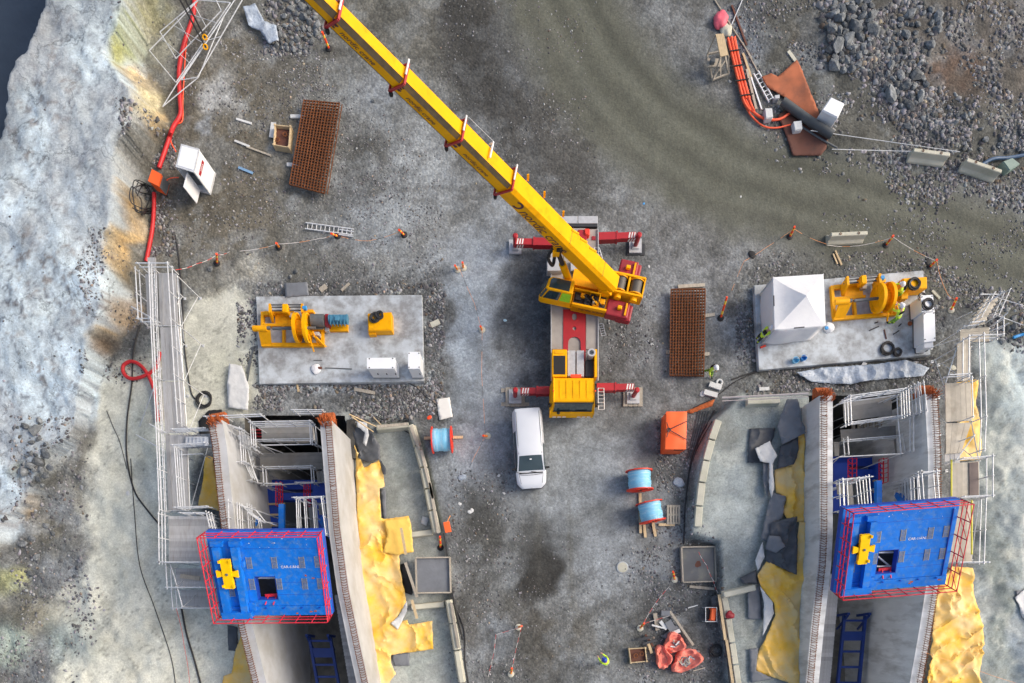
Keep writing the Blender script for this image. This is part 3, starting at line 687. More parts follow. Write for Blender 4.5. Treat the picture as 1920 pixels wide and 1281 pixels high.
boulders('light grey blasted rock in the heap beside the crane boom tip', 'blasted rock heap by the boom', scatter([(525,0),(575,0),(600,40),(590,85),(560,100),(515,92),(505,70),(530,40)], 46, 5, 11, 0.72))
boulders('rounded grey rock in the hollow below the frosty cliff', 'rocks in the hollow', scatter([(60,805),(95,815),(105,870),(70,930),(40,900)], 18, 5, 13, 0.75) + [(48,800,9),(75,790,8),(45,1020,11),(62,1010,8),(70,1045,9),(60,1075,9),(88,985,8),(100,1000,6),(75,868,15),(60,875,11)])
boulders('grey rock at the foot of the right scaffold steps', 'rocks by the scaffold steps', scatter([(1850,575),(1920,600),(1920,640),(1870,650),(1845,620)], 14, 4.5, 9))
boulders('stone lying loose in the gravel between slab and road strip', 'loose stones beside the left slab', [(555,510,6),(545,520,5),(815,700,6),(812,730,5),(805,640,6),(800,625,5),(808,660,5),(700,190,5),(395,505,6)])
# ------------------------------------------------------------------ sheets (tarpaulins, membranes, plates with real folds)
def sheet(name, m, poly, zoff=0.06, amp=0.05, fr=1.2, parent=None, z=None, thick=0.008, step=0.12, fold=0.0, fang=0.0, follow=True):
    """a thin cloth of the given outline (plan px) lying on the ground or at height z, with folds"""
    pts = []
    for (a, b) in poly:
        p = G(a, b, zoff) if z is None else W(a, b, z); pts.append(Vector((p.x, p.y)))
    # densify the outline
    out = []
    for i, p in enumerate(pts):
        q = pts[(i+1) % len(pts)]; n = max(1, int((q-p).length/step))
        for k in range(n):
            e = p.lerp(q, k/n); out.append(e+Vector((nrng.uniform(-1,1), nrng.uniform(-1,1)))*(0.018 if (k and z is None) else 0))
    nb = len(out); xs = [p.x for p in out]; ys = [p.y for p in out]
    gx_, gy_ = np.meshgrid(np.arange(min(xs), max(xs), step), np.arange(min(ys), max(ys), step)); gx_, gy_ = gx_.ravel(), gy_.ravel()
    gx_ = gx_+nrng.uniform(-0.06, 0.06, gx_.shape); gy_ = gy_+nrng.uniform(-0.06, 0.06, gy_.shape)
    ins = poly_sd(gx_, gy_, [tuple(p) for p in pts]) > step*0.6
    allp = out+[Vector((a, b)) for a, b in zip(gx_[ins], gy_[ins])]
    r = delaunay_2d_cdt(allp, [], [list(range(nb))], 1, 1e-5)
    V2 = np.array([(p.x, p.y) for p in r[0]])
    if follow and z is None: Z = ground_h(V2[:, 0], V2[:, 1], False)+zoff
    else: Z = np.full(len(V2), (z or 0)+0.0)
    Z = Z+(N1.fbm(V2[:, 0]*fr+3, V2[:, 1]*fr+7, 4, 0.55)-0.5)*2*amp
    if fold:
        ca_, sa_ = math.cos(fang), math.sin(fang); t = V2[:, 0]*ca_+V2[:, 1]*sa_; u = -V2[:, 0]*sa_+V2[:, 1]*ca_; wv_ = N2.fbm(V2[:, 0]*0.5, V2[:, 1]*0.5, 3)*1.6
        for (fa, fb, am_) in ((0.55, 0.12, 1.0), (1.1, 0.3, 0.6), (0.3, 0.8, 0.5), (2.0, 0.9, 0.25)):
            rd = 1-np.abs(2*N3.val(t*fa+wv_+fa*9, u*fb+wv_+fb*5)-1); Z = Z+fold*0.9*am_*np.maximum(rd-0.55, 0)/0.45+fold*0.35*am_*np.maximum(rd-0.82, 0)/0.18
    b = MB(); b.add([(V2[i, 0], V2[i, 1], Z[i]) for i in range(len(V2))], [tuple(f) for f in r[2]])
    o = b.build(name, m, parent, smooth=True, angle=32)
    md = o.modifiers.new('cloth', 'SOLIDIFY'); md.thickness = thick; md.offset = 1
    return o
def zp(pts, ox, oy, s): return [(ox+a/s, oy+b/s) for a, b in pts]

# ------------------------------------------------------------------ the two concrete channels
def offset_line(pts, d):
    out = []
    for i, p in enumerate(pts):
        a = pts[max(0, i-1)]; b = pts[min(len(pts)-1, i+1)]; t = (Vector((b.x-a.x, b.y-a.y))).normalized(); n = Vector((t.y, -t.x))
        out.append(Vector((p.x+n.x*d, p.y+n.y*d, p.z)))
    return out
def wall_mesh(key, half):
    c = [W(*p) for p in WL[key]]; a, b = offset_line(c, -half), offset_line(c, half); m = MB()
    for i in range(len(c)-1):
        lo = -13.0
        m.hexa([(a[i].x,a[i].y,lo),(a[i+1].x,a[i+1].y,lo),(b[i+1].x,b[i+1].y,lo),(b[i].x,b[i].y,lo),(a[i].x,a[i].y,a[i].z),(a[i+1].x,a[i+1].y,a[i+1].z),(b[i+1].x,b[i+1].y,b[i+1].z),(b[i].x,b[i].y,b[i].z)])
    # drop the inner end faces
    m.f = [f for j, f in enumerate(m.f)]
    return m, c
def along(c, step):
    out = []
    for i in range(len(c)-1):
        L = (c[i+1]-c[i]).length; n = max(1, int(L/step))
        for k in range(n): out.append((c[i].lerp(c[i+1], k/n), (c[i+1]-c[i]).normalized()))
    return out
def starter_bars(key, d0, d1, parent):
    m = MB(); c = [W(*p) for p in WL[key]]
    for p, t in along(c, 0.13):
        n = Vector((t.y, -t.x, 0)).normalized(); j = lambda s_: rng.uniform(-s_, s_)
        a = p+n*d0+Vector((0,0,-0.05)); b = p+n*d1+Vector((0,0,-0.05)); h = 0.24+j(0.06); s_ = t*(0.08+j(0.05))
        m.tube([a, a+s_*0.4+Vector((0,0,h)), (a+b)/2+s_+Vector((0,0,h+0.05)), b+s_*0.5+Vector((0,0,h)), b], 0.017, 4)
    for d in (d0*1.0, d1*1.0):
        L = offset_line(c, d); m.tube([q+Vector((0,0,0.14)) for q in L], 0.014, 4)
    o = m.build('starter_bars', M_RUST, parent); o['kind'] = 'stuff'; return o
def rebar_bunch(key, half, parent, s=1):
    m = MB(); c = [W(*p) for p in WL[key]]; p = c[0]; t = (c[1]-c[0]).normalized(); n = Vector((t.y, -t.x, 0))
    for i in range(110):
        a = p+n*rng.uniform(-half*0.95, half*0.95)+Vector((0,0,-rng.uniform(0.02, 1.3)))+t*0.15
        e = -t*rng.uniform(0.35, 0.6)+Vector((rng.uniform(-.07,.07), 0, rng.uniform(0.05, 0.3))); m.cyl(a, a+e, 0.022, n=4)
        if i % 5 == 0: m.cyl(a+e*0.8, a+e*0.8+Vector((rng.uniform(-.4,.4), 0, 0.02)), 0.018, n=4)
    for i in range(26):
        a = p+n*rng.uniform(-half, half)+t*rng.uniform(0.0, 0.35)+Vector((0,0,-0.05)); m.cyl(a, a+Vector((rng.uniform(-.08,.08), rng.uniform(-.05,.25), rng.uniform(0.35, 0.6))), 0.02, n=4)
    o = m.build('rebar_bunch', M_RUSTB, parent); o['kind'] = 'stuff'
    q = MB(); e = -t*0.62; dz = Vector((0,0,-0.9)); up = Vector((0,0,0.02))
    q.hexa([p-n*half+dz+e*0.2, p+n*half+dz+e*0.2, p+n*half+e+dz, p-n*half+e+dz, p-n*half+up, p+n*half+up, p+n*half+e+Vector((0,0,-0.55)), p-n*half+e+Vector((0,0,-0.55))]); q.build('stop_end_mesh', M_RUSTB, parent); return o

M_WALLL = mat('pale wall concrete', (182,184,186), 0.75, var=0.10, vscale=0.8, dirt=(160,158,152), damt=0.45, dscale=0.45, bump=0.006, bscale=5)
M_WALLR = mat('grey wall concrete', (208,211,212), 0.75, var=0.12, vscale=0.9, dirt=(140,140,138), damt=0.4, dscale=0.6, bump=0.006, bscale=5, stretch=(1,2.2,0.6))
def channel(side, a, b, wm, label):
    c0 = W(*WL[a][0]); root = empty('concrete_channel', (c0.x, c0.y, 0), label, 'concrete channel')
    for key, hf, sg in ((a, 0.37, 1), (b, 0.33, -1)):
        m, c = wall_mesh(key, hf); m.build('wall', wm, root)
        if sg > 0: starter_bars(key, 0.33, 0.02, root)
        else: starter_bars(key, 0.0, -0.30, root)
        rebar_bunch(key, hf, root)
    return root
CH_L = channel('L', 'LL', 'LR', M_WALLL, 'concrete channel with pale outer wall and rusty starter bars beside the van lane')
CH_R = channel('R', 'RL', 'RR', M_WALLR, 'grey concrete channel with rusty starter bars below the slab with the tent')
M_PIT = mat('dark pit rock', (70,69,66), 0.9, var=0.3, vscale=1.5, dirt=(120,116,108), damt=0.3, bump=0.1, bscale=2)
def pit(poly, label, fl=(-12.0, -3.8)):
    xs = [p[0] for p in poly]; ys = [p[1] for p in poly]; x0, x1, y0, y1 = min(xs)-0.5, max(xs)+0.5, min(ys), max(ys)
    m = MB(); n = 14
    for i in range(n):
        ya, yb = y1+(y0-y1)*i/n, y1+(y0-y1)*(i+1)/n; za, zb = fl[0]+(fl[1]-fl[0])*i/n, fl[0]+(fl[1]-fl[0])*(i+1)/n
        m.quad((x0,yb,zb),(x1,yb,zb),(x1,ya,za),(x0,ya,za))
    o = m.build('trench_floor', mat('trench floor concrete', (128,126,118), 0.85, var=0.18, vscale=1.5, dirt=(84,82,78), damt=0.5, dscale=0.8)); tag(o, label+' floor', None, None, 'structure')
    m = MB(); yn = max(ys); xa, xb = poly[0][0], poly[-1][0]; nn = 16
    def wob(x, z): return float(N1.fbm(np.array([x*0.8+z]), np.array([z*0.9]), 3)[0])*0.5
    P = [[(xa-0.2+(xb-xa+0.4)*i/nn, yn+0.1+wob(i, k), -0.06-k*1.75) for i in range(nn+1)] for k in range(8)]
    for k in range(7):
        for i in range(nn): m.quad(P[k+1][i], P[k+1][i+1], P[k][i+1], P[k][i])
    m.box((xa-0.35, yn-1.0, -6.6), (0.5, 3.2, 13.1)); m.box((xb+0.35, yn-1.0, -6.6), (0.5, 3.2, 13.1))
    o = m.build('trench_wall', M_PIT); tag(o, label+' rock face', None, None, 'structure')
pit(TR_L, 'left channel'); pit(TR_R, 'right channel')

# ------------------------------------------------------------------ slabs
def slab(label, corners, z=0.36):
    P = [mp(a, b, z) for a, b in corners]; root = MB().prism(P, -0.3, z)
    o = root.build('concrete_slab', M_CONC); tag(o, label, 'concrete slab'); bv = o.modifiers.new('b', 'BEVEL'); bv.width = 0.02; bv.segments = 1; return o
slab('pale concrete slab carrying the winch and two white cabinets', [(480,556),(791,553),(795,715),(486,720)])
slab('pale concrete slab carrying the white tent and three workers', [(1414,535),(1731,507),(1745,665),(1423,694)])

# ------------------------------------------------------------------ scaffolding
TR_ = 0.032
def rail(parent, path, h=1.0, levels=(1.0, 0.5), post=1.3, r=TR_, m=None, name='guardrail', toe=False, over=0.12):
    """guardrail: path of 3-D deck-edge points"""
    b = MB(); P = [Vector(p) for p in path]
    for lv in levels:
        for i in range(len(P)-1):
            d = (P[i+1]-P[i]).normalized()*over; b.cyl(P[i]+Vector((0,0,lv*h))-d, P[i+1]+Vector((0,0,lv*h))+d, r, n=5)
    for i in range(len(P)-1):
        L = (P[i+1]-P[i]).length; n = max(1, round(L/post))
        for k in range(n+(1 if i == len(P)-2 else 0)):
            q = P[i].lerp(P[i+1], k/n); b.cyl(q+Vector((0,0,-0.25)), q+Vector((0,0,h+0.08)), r, n=5)
            b.box(q+Vector((0,0,h)), (0.07,0.07,0.07))
    return b.build(name, m or M_GALV, parent)
def planks(parent, c4, n, m, z, lengthwise=True, th=0.06, gap=0.03, name='deck_plank', sag=0.01):
    """deck of n planks filling the quad c4 (plan px, order: start-left, start-right, end-right, end-left)"""
    a, b_, c, d = [W(px, py, z) for px, py in c4]
    for i in range(n):
        t0, t1 = i/n, (i+1)/n
        if lengthwise: p = [a.lerp(b_, t0), a.lerp(b_, t1), d.lerp(c, t1), d.lerp(c, t0)]
        else: p = [a.lerp(d, t0), b_.lerp(c, t0), b_.lerp(c, t1), a.lerp(d, t1)]
        ctr = sum(p, Vector())/4; dz = rng.uniform(-sag, sag)
        q = []
        for v in p:
            e = (ctr-v); e.z = 0; q.append(v+e.normalized()*gap)
        mb = MB(); pr = [(v.x, v.y) for v in q]; mb.prism(pr, z-th+dz, z+dz); mb.build(name, m, parent)
def legs(parent, pts, z, foot=None, r=TR_, brace=True, name='standard'):
    m = MB(); B = []
    for a, b in pts:
        p = W(a, b, z); g = gz((p.x, p.y)) if foot is None else foot; m.cyl((p.x, p.y, min(g, z)-0.05), (p.x, p.y, z), r, n=5); m.box((p.x, p.y, min(g,z)+0.01), (0.16,0.16,0.03)); B.append((p, g))
    if brace:
        for i in range(len(B)-1):
            (p, g), (q, k) = B[i], B[i+1]; m.cyl((p.x,p.y,g+0.3), (q.x,q.y,z-0.2), r*0.8, n=4)
            m.cyl((p.x,p.y,z-0.12), (q.x,q.y,z-0.12), r, n=4)
    return m.build(name, M_GALV, parent)
def ladder_frame(parent, p0, p1, up, n, r=0.025, name='lattice_beam', m=None):
    """two parallel tubes with rungs; up is the offset vector between them"""
    b = MB(); p0, p1, up = Vector(p0), Vector(p1), Vector(up); b.cyl(p0, p1, r, n=5); b.cyl(p0+up, p1+up, r, n=5)
    for i in range(n+1):
        q = p0.lerp(p1, i/n); b.cyl(q, q+up, r*0.8, n=4)
    return b.build(name, m or M_GALV, parent)
def P3(l, z): return [W(a, b, z) for a, b in l]

# left walkway along the rock
zw = 3.0
c = W(320, 700, zw); wkl = empty('scaffold_walkway', (c.x, c.y, 0), 'long grey scaffold walkway on tubes running from the red hose to the blue platform', 'scaffold')
secs = [((297,511),(329,511),(334,611),(300,611)), ((300,613),(336,613),(342,713),(305,713)), ((305,715),(342,715),(348,812),(310,812)), ((310,814),(349,814),(355,960),(316,960))]
for s_ in secs: planks(wkl, s_, 5, M_PLANK, zw)
planks(wkl, ((272,513),(295,512),(298,609),(277,611)), 3, M_PLANK, zw-0.25)
planks(wkl, ((276,482),(292,482),(293,512),(277,512)), 1, M_PLANK, zw-0.4)
rail(wkl, P3([(297,511),(300,611),(305,713),(310,812),(316,960)], zw), levels=(1.0,0.72,0.42), post=2.6)
rail(wkl, P3([(331,511),(337,611),(343,713),(349,800)], zw), levels=(1.0,0.5), post=1.5)
rail(wkl, P3([(272,520),(277,609)], zw-0.25), levels=(1.0,0.6), post=1.2)
rail(wkl, P3([(276,510),(330,510)], zw), levels=(1.0,0.55), post=1.6)
rail(wkl, P3([(277,611),(298,611)], zw-0.25), levels=(1.0,0.55), post=0.8)
for (a, b) in (((305,713),(342,713)), ((310,812),(349,812)), ((300,611),(336,611)), ((316,958),(355,958))):
    m = MB(); m.cyl(W(*a, zw+0.03), W(*b, zw+0.03), 0.02, n=4); m.build('plank_clip', M_GALV, wkl)
legs(wkl, [(298,515),(301,611),(306,713),(311,812),(317,955)], zw); legs(wkl, [(330,515),(336,611),(342,713),(349,812),(354,955)], zw)
for (a, za, b, zb) in (((302,690),3.2,(262,800),0.3), ((246,575),3.1,(300,605),3.2), ((345,640),0.3,(333,520),3.9), ((255,815),2.0,(308,845),3.0), ((280,795),3.6,(312,812),3.4), ((297,760),1.0,(309,830),3.4), ((343,700),3.9,(333,612),3.9)):
    m = MB(); m.cyl(W(*a, za), W(*b, zb), 0.035, n=6); m.build('brace_tube', M_GALV, wkl)
for k in range(4):
    a = secs[k]; ladder_frame(wkl, W(a[0][0]-4, a[0][1], zw+0.35), W(a[3][0]-4, a[3][1], zw+0.35), (-0.02,0,0.5), 7)

# landing deck next to the left blue platform with steps down
zl = 3.9
c = W(370, 1010, zl); ld_ = empty('scaffold_landing', (c.x, c.y, 0), 'wide grey plank landing with steps beside the left blue platform', 'scaffold')
planks(ld_, ((315,968),(402,968),(428,1056),(316,1056)), 15, M_PLANK, zl, lengthwise=False)
planks(ld_, ((328,1066),(400,1066),(425,1102),(330,1102)), 6, M_PLANK, 2.6, lengthwise=False)
planks(ld_, ((337,1106),(405,1106),(430,1140),(340,1140)), 6, M_PLANK, 1.5, lengthwise=False)
mm = MB(); a, b = W(338,1080,2.68), W(374,1085,2.68); mm.bar(a, b, 0.24, 0.06); mm.build('loose_board', M_OLDWOOD, ld_)
rail(ld_, P3([(315,968),(316,1056)], zl), levels=(1.0,0.66,0.33), post=1.2)
rail(ld_, P3([(316,1056),(420,1056)], zl), levels=(1.0,0.5), post=1.5)
rail(ld_, P3([(355,966),(402,966)], zl), levels=(1.0,0.5), post=0.9)
rail(ld_, P3([(402,966),(408,990)], zl), levels=(1.0,0.66,0.33), post=0.4)
rail(ld_, P3([(328,1066),(330,1102),(420,1102)], 2.6), levels=(1.0,0.5), post=1.0)
rail(ld_, P3([(337,1106),(340,1140),(425,1140)], 1.5), levels=(1.0,0.5), post=1.0)
legs(ld_, [(316,970),(316,1054),(330,1100),(340,1138)], zl-0.3); legs(ld_, [(400,970),(415,1050)], zl-0.2, brace=False)

# bridge from the walkway to the left wall
c = W(370, 830, 3.0); br_ = empty('scaffold_bridge', (c.x, c.y, 0), 'short tube bridge with steps joining the walkway to the left channel wall', 'scaffold')
planks(br_, ((350,815),(396,812),(398,840),(352,842)), 5, M_PLANK, 3.2)
rail(br_, P3([(340,813),(397,811)], 3.2), levels=(1.0,0.7,0.4), post=1.0); rail(br_, P3([(340,842),(398,838)], 3.2), levels=(1.0,0.7,0.4), post=0.9)
rail(br_, P3([(345,846),(352,955)], 3.0), levels=(1.1,0.85,0.6,0.3), post=1.6)
rail(br_, P3([(356,860),(392,858)], 2.2), levels=(1.0,), post=1.2); rail(br_, P3([(358,862),(362,952)], 1.2), levels=(1.0,0.5), post=1.5)
rail(br_, P3([(345,956),(402,954)], 3.4), levels=(1.0,0.5), post=1.2)
for k in range(6):
    m = MB(); p, q = W(352+k*7, 819, 3.3+k*0.14), W(352+k*7, 836, 3.3+k*0.14); m.bar(p, q, 0.22, 0.04); m.build('tread', M_GALV, br_)

# right walkway
zr = 3.0
c = W(1805, 800, zr); wkr = empty('scaffold_walkway', (c.x, c.y, 0), 'pale plywood scaffold walkway right of the grey channel', 'scaffold')
planks(wkr, ((1795,642),(1820,640),(1819,714),(1794,716)), 3, M_TAN, zr); planks(wkr, ((1772,718),(1820,716),(1822,790),(1774,792)), 5, M_TAN, zr)
planks(wkr, ((1774,793),(1822,791),(1802,850),(1774,852)), 4, M_TAN, zr-0.02); planks(wkr, ((1771,825),(1801,825),(1800,872),(1771,874)), 3, M_PLANK, zr-0.1)
planks(wkr, ((1784,868),(1836,864),(1836,932),(1784,934)), 5, M_TAN, zr+0.2)
planks(wkr, ((1781,938),(1826,936),(1822,1056),(1778,1056)), 4, M_TAN, zr)
m = MB(); p = [W(1817,868,zr+0.24), W(1834,866,zr+0.24), W(1835,930,zr+0.24), W(1818,931,zr+0.24)]; m.prism([(v.x, v.y) for v in p], zr+0.21, zr+0.25)
m.build('cover_plate', mat('dark ply', (98,84,82), 0.6, var=0.15, vscale=3, dirt=(120,106,100), damt=0.3), wkr)
rail(wkr, P3([(1822,640),(1824,716),(1826,790),(1823,850)], zr), levels=(1.0,0.6), post=1.8); rail(wkr, P3([(1795,644),(1794,716)], zr), levels=(1.0,0.5), post=1.5)
rail(wkr, P3([(1800,720),(1802,790)], zr), levels=(1.0,), post=2.0); rail(wkr, P3([(1784,866),(1838,862),(1838,934),(1786,936)], zr+0.2), levels=(1.0,0.5), post=1.1)
rail(wkr, P3([(1772,868),(1803,826)], zr+0.1), levels=(1.0,), post=3); rail(wkr, P3([(1760,714),(1796,712)], zr), levels=(1.0,0.6), post=1.0)
rail(wkr, P3([(1826,938),(1822,1056)], zr), levels=(1.0,0.6), post=1.7); rail(wkr, P3([(1778,1056),(1830,1056)], zr), levels=(1.0,0.5), post=1.0)
legs(wkr, [(1822,650),(1822,716),(1824,790),(1838,864),(1838,934),(1824,1050)], zr); legs(wkr, [(1797,650),(1774,722),(1776,790),(1786,870)], zr, foot=0.6)
m = MB(); m.tube([W(1784,862,zr+0.9), W(1784,930,zr+0.9)], 0.05, 6); m.tube([W(1822,938,zr+0.9), W(1822,1040,zr+0.9)], 0.05, 6); m.build('yellow_handrail', mat('lime handrail', (222,212,60), 0.5), wkr)

# access steps at the head of the right walkway
c = W(1830, 610, 1.5); st_ = empty('scaffold_steps', (c.x, c.y, 0), 'tube scaffold access steps at the upper end of the right walkway', 'scaffold')
planks(st_, ((1799,618),(1856,613),(1856,640),(1800,642)), 4, M_TAN, 2.7, lengthwise=False)
for k in range(7):
    m = MB(); p, q = W(1820+k*4, 608-k*7, 2.5-k*0.3), W(1846+k*4, 604-k*7, 2.5-k*0.3); m.bar(p, q, 0.24, 0.05); m.build('tread', M_TAN, st_)
def slope_rail(parent, a, za, b, zb, h=1.0, n=4, lv=(1.0,0.5)):
    p, q = W(*a, za), W(*b, zb); m = MB()
    for l in lv: m.cyl(p+Vector((0,0,h*l)), q+Vector((0,0,h*l)), TR_, n=5)
    for k in range(n+1):
        t = p.lerp(q, k/n); m.cyl(t-Vector((0,0,0.4)), t+Vector((0,0,h+0.05)), TR_, n=5)
    m.build('guardrail', M_GALV, parent)
slope_rail(st_, (1818,608), 2.5, (1844,562), 0.4); slope_rail(st_, (1850,604), 2.5, (1872,556), 0.4)
rail(st_, P3([(1858,612),(1858,640)], 2.7), levels=(1.0,0.5), post=0.5); rail(st_, P3([(1800,642),(1856,640)], 2.7), levels=(1.0,0.5), post=1.5); rail(st_, P3([(1800,618),(1820,616)], 2.7), levels=(1.0,0.5), post=0.6)
legs(st_, [(1800,620),(1856,616),(1856,638)], 2.7)
for (a, za, b, zb) in (((1850,570),2.2,(1884,545),3.0), ((1862,610),2.6,(1890,586),3.2), ((1855,622),2.2,(1892,606),3.0), ((1838,552),1.2,(1872,552),1.2), ((1790,600),0.6,(1822,585),3.0)):
    m = MB(); m.cyl(W(*a, za), W(*b, zb), 0.035, n=6); m.build('brace_tube', M_GALV, st_)

# scaffolds and steel inside the channels -----------------------------------------------------------
def inner_scaffold(label, decks, rails_, lg, mats=M_PLY, extra=None):
    d0 = decks[0]; c = W(*d0[0][0], d0[2]); root = empty('scaffold_platform', (c.x, c.y, 0), label, 'scaffold')
    for c4, n, z, ln in decks: planks(root, c4, n, mats, z, lengthwise=ln)
    for path, z, lv in rails_: rail(root, P3(path, z), levels=lv, post=1.0)
    if lg: legs(root, lg[0], lg[1], foot=lg[2])
    return root
# left channel, upper scaffold at its head
inner_scaffold('tube scaffold with red pipes over the pit at the head of the left channel',
    [(((489,800),(588,800),(588,826),(490,826)), 4, 1.2, False), (((492,818),(580,818),(582,830),(494,830)), 2, -0.3, False)],
    [([(482,800),(590,798)], 2.6, (1.0,0.6,0.25)), ([(482,800),(484,838)], 2.4, (1.0,0.66,0.33)), ([(590,800),(592,836)], 2.4, (1.0,0.66)), ([(490,832),(592,830)], 0.6, (1.0,0.6)), ([(560,778),(612,778)], 3.0, (1.0,0.6,0.2)), ([(400,790),(500,786)], 3.2, (1.0,0.6))],
    ([(482,800),(590,798),(592,832),(490,834)], 2.6, -10.5))
pr_ = MB()
for k in range(4): pr_.cyl(W(470, 806+k*6, -0.5-k*0.3), W(572, 808+k*6, -0.4-k*0.3), 0.05, n=6)
o = pr_.build('red_pipes', M_DRED); tag(o, 'four dark red pipes crossing the pit at the head of the left channel', 'pipes')
pr_ = MB(); p = [W(496,788,-1.2), W(586,788,-1.2), W(590,826,-1.2), W(498,826,-1.2)]; pr_.prism([(v.x, v.y) for v in p], -1.35, -1.2)
o = pr_.build('formwork_panel', M_CONCW); tag(o, 'pale formwork panel lying deep at the head of the left channel', 'panel')
# left channel, grey U-shaped decks
inner_scaffold('grey U-shaped working deck inside the left channel',
    [(((486,850),(606,848),(606,880),(488,882)), 5, 0.4, False), (((486,884),(502,884),(504,912),(488,914)), 2, 0.3, True), (((592,882),(606,882),(608,906),(596,908)), 2, 0.3, True)],
    [([(504,882),(592,880)], 0.4, (1.0,0.5)), ([(504,882),(506,912)], 0.4, (1.0,0.5)), ([(592,882),(594,908)], 0.4, (1.0,0.5)), ([(506,912),(535,912)], 0.4, (1.0,)), ([(566,910),(596,910)], 0.4, (1.0,))],
    ([(488,852),(604,850),(606,904),(490,910)], 0.4, -10.5))
st = empty('scaffold_stair', W(450, 850, 0), 'steep scaffold stair along the inside of the left channel wall', 'stair')
for k in range(9):
    m = MB(); p, q = W(447+k*2.2, 820+k*10, 2.6-k*0.42), W(466+k*2.2, 820+k*10, 2.6-k*0.42); m.bar(p, q, 0.26, 0.05); m.build('tread', M_GALV, st)
slope_rail(st, (466,818), 2.6, (482,905), -1.2, n=5, lv=(1.0,0.66,0.33)); slope_rail(st, (446,818), 2.6, (462,905), -1.2, n=5)
inner_scaffold('grey stair landing with guardrails hung on the inside of the left channel wall',
    [(((436,838),(462,838),(470,872),(444,874)), 3, 2.0, True), (((452,884),(476,882),(482,906),(460,908)), 3, 0.8, True)],
    [([(462,812),(466,872)], 2.0, (1.0,0.66,0.33)), ([(436,838),(444,874),(470,872)], 2.0, (1.0,0.5)), ([(470,872),(484,900)], 1.2, (1.0,0.66,0.33)), ([(446,806),(464,812)], 2.6, (1.0,0.5)), ([(452,884),(460,908),(482,906)], 0.8, (1.0,0.5)), ([(486,846),(490,850)], 1.4, (1.0,0.5))],
    ([(438,840),(462,840),(470,872),(482,904)], 2.0, -5.5))
# guard frames next to the blue platforms
inner_scaffold('white guardrail cage on the west side above the blue beams of the left channel',
    [(((458,958),(476,958),(480,1002),(462,1004)), 2, 1.8, True)],
    [([(442,945),(444,1004)], 3.6, (1.0,0.5)), ([(452,946),(470,955),(482,968),(498,980)], 2.6, (1.0,0.6,0.3)), ([(458,950),(460,1004)], 3.0, (1.0,0.66,0.33)), ([(476,952),(480,1004)], 2.2, (1.0,0.66,0.33)), ([(496,978),(500,1004)], 1.2, (1.0,0.6))],
    ([(444,946),(478,956),(496,978)], 3.4, -5))
inner_scaffold('white guardrail cage on the east side above the blue beams of the left channel',
    [(((578,950),(594,950),(598,1002),(582,1002)), 2, 1.8, True), (((596,942),(612,942),(614,966),(598,966)), 1, 2.2, True)],
    [([(562,938),(616,936)], 3.0, (1.0,0.6)), ([(566,940),(568,1004)], 2.8, (1.0,0.66,0.33)), ([(580,942),(584,1004)], 2.6, (1.0,0.66)), ([(596,944),(600,1004)], 2.6, (1.0,0.66,0.33)), ([(612,940),(620,1004)], 3.4, (1.0,0.6))],
    ([(564,940),(596,946),(614,942)], 3.0, -5))
# right channel
inner_scaffold('tube scaffold with grey decks over the pit at the head of the right channel',
    [(((1580,756),(1672,742),(1674,778),(1582,790)), 4, 0.9, False), (((1575,806),(1688,798),(1690,820),(1577,828)), 4, 0.2, False), (((1676,820),(1694,818),(1694,852),(1680,854)), 2, 0.2, True), (((1563,828),(1574,828),(1574,856),(1565,856)), 1, 0.2, True)],
    [([(1578,752),(1684,738)], 2.6, (1.0,0.6,0.25)), ([(1578,754),(1580,800)], 2.6, (1.0,0.66,0.33)), ([(1684,738),(1686,784)], 2.6, (1.0,0.75,0.5,0.25)), ([(1582,800),(1686,786)], 1.2, (1.0,0.6,0.3)), ([(1566,762),(1600,752)], 2.6, (1.0,0.4)), ([(1578,832),(1672,824)], 0.2, (1.0,0.5)), ([(1674,824),(1680,856)], 0.2, (1.0,0.5)), ([(1574,830),(1576,856)], 0.2, (1.0,0.5)), ([(1694,790),(1694,850)], 1.6, (1.0,0.66))],
    ([(1578,754),(1684,740),(1686,784),(1692,850),(1576,856)], 2.4, -10.5))
for k in range(7):
    m = MB(); p, q = W(1600+k*11, 792-k*1.2, -1.0), W(1600+k*11, 806-k*1.2, -1.4); m.bar(p, q, 0.2, 0.1)
    o = m.build('timber_beam', M_OLDWOOD); tag(o, 'short timber beam under the deck at the head of the right channel', 'beam', 'timbers under the right head deck')
inner_scaffold('small tube cage on the east wall at the head of the right channel',
    [(((1702,778),(1722,776),(1730,800),(1708,806)), 2, 1.4, True), (((1726,765),(1745,764),(1744,790),(1728,792)), 1, 0.8, True)],
    [([(1702,730),(1706,780)], 2.2, (1.0,0.66,0.33)), ([(1712,728),(1718,778)], 2.4, (1.0,0.66,0.33)), ([(1704,806),(1740,786)], 1.4, (1.0,0.5))],
    ([(1704,732),(1720,730),(1722,800)], 2.4, -5))
inner_scaffold('white guardrail cage on the west side above the blue beams of the right channel',
    [(((1586,908),(1598,906),(1602,960),(1590,960)), 2, 1.8, True), (((1568,908),(1584,906),(1586,926),(1570,928)), 1, 2.2, True)],
    [([(1562,905),(1616,900)], 3.0, (1.0,0.6)), ([(1564,906),(1566,960)], 3.0, (1.0,0.6)), ([(1572,908),(1574,960)], 2.8, (1.0,0.6)), ([(1594,904),(1600,960)], 2.6, (1.0,0.66)), ([(1612,900),(1616,950)], 2.6, (1.0,0.66,0.33))],
    ([(1564,906),(1594,906),(1612,902)], 3.0, -5))
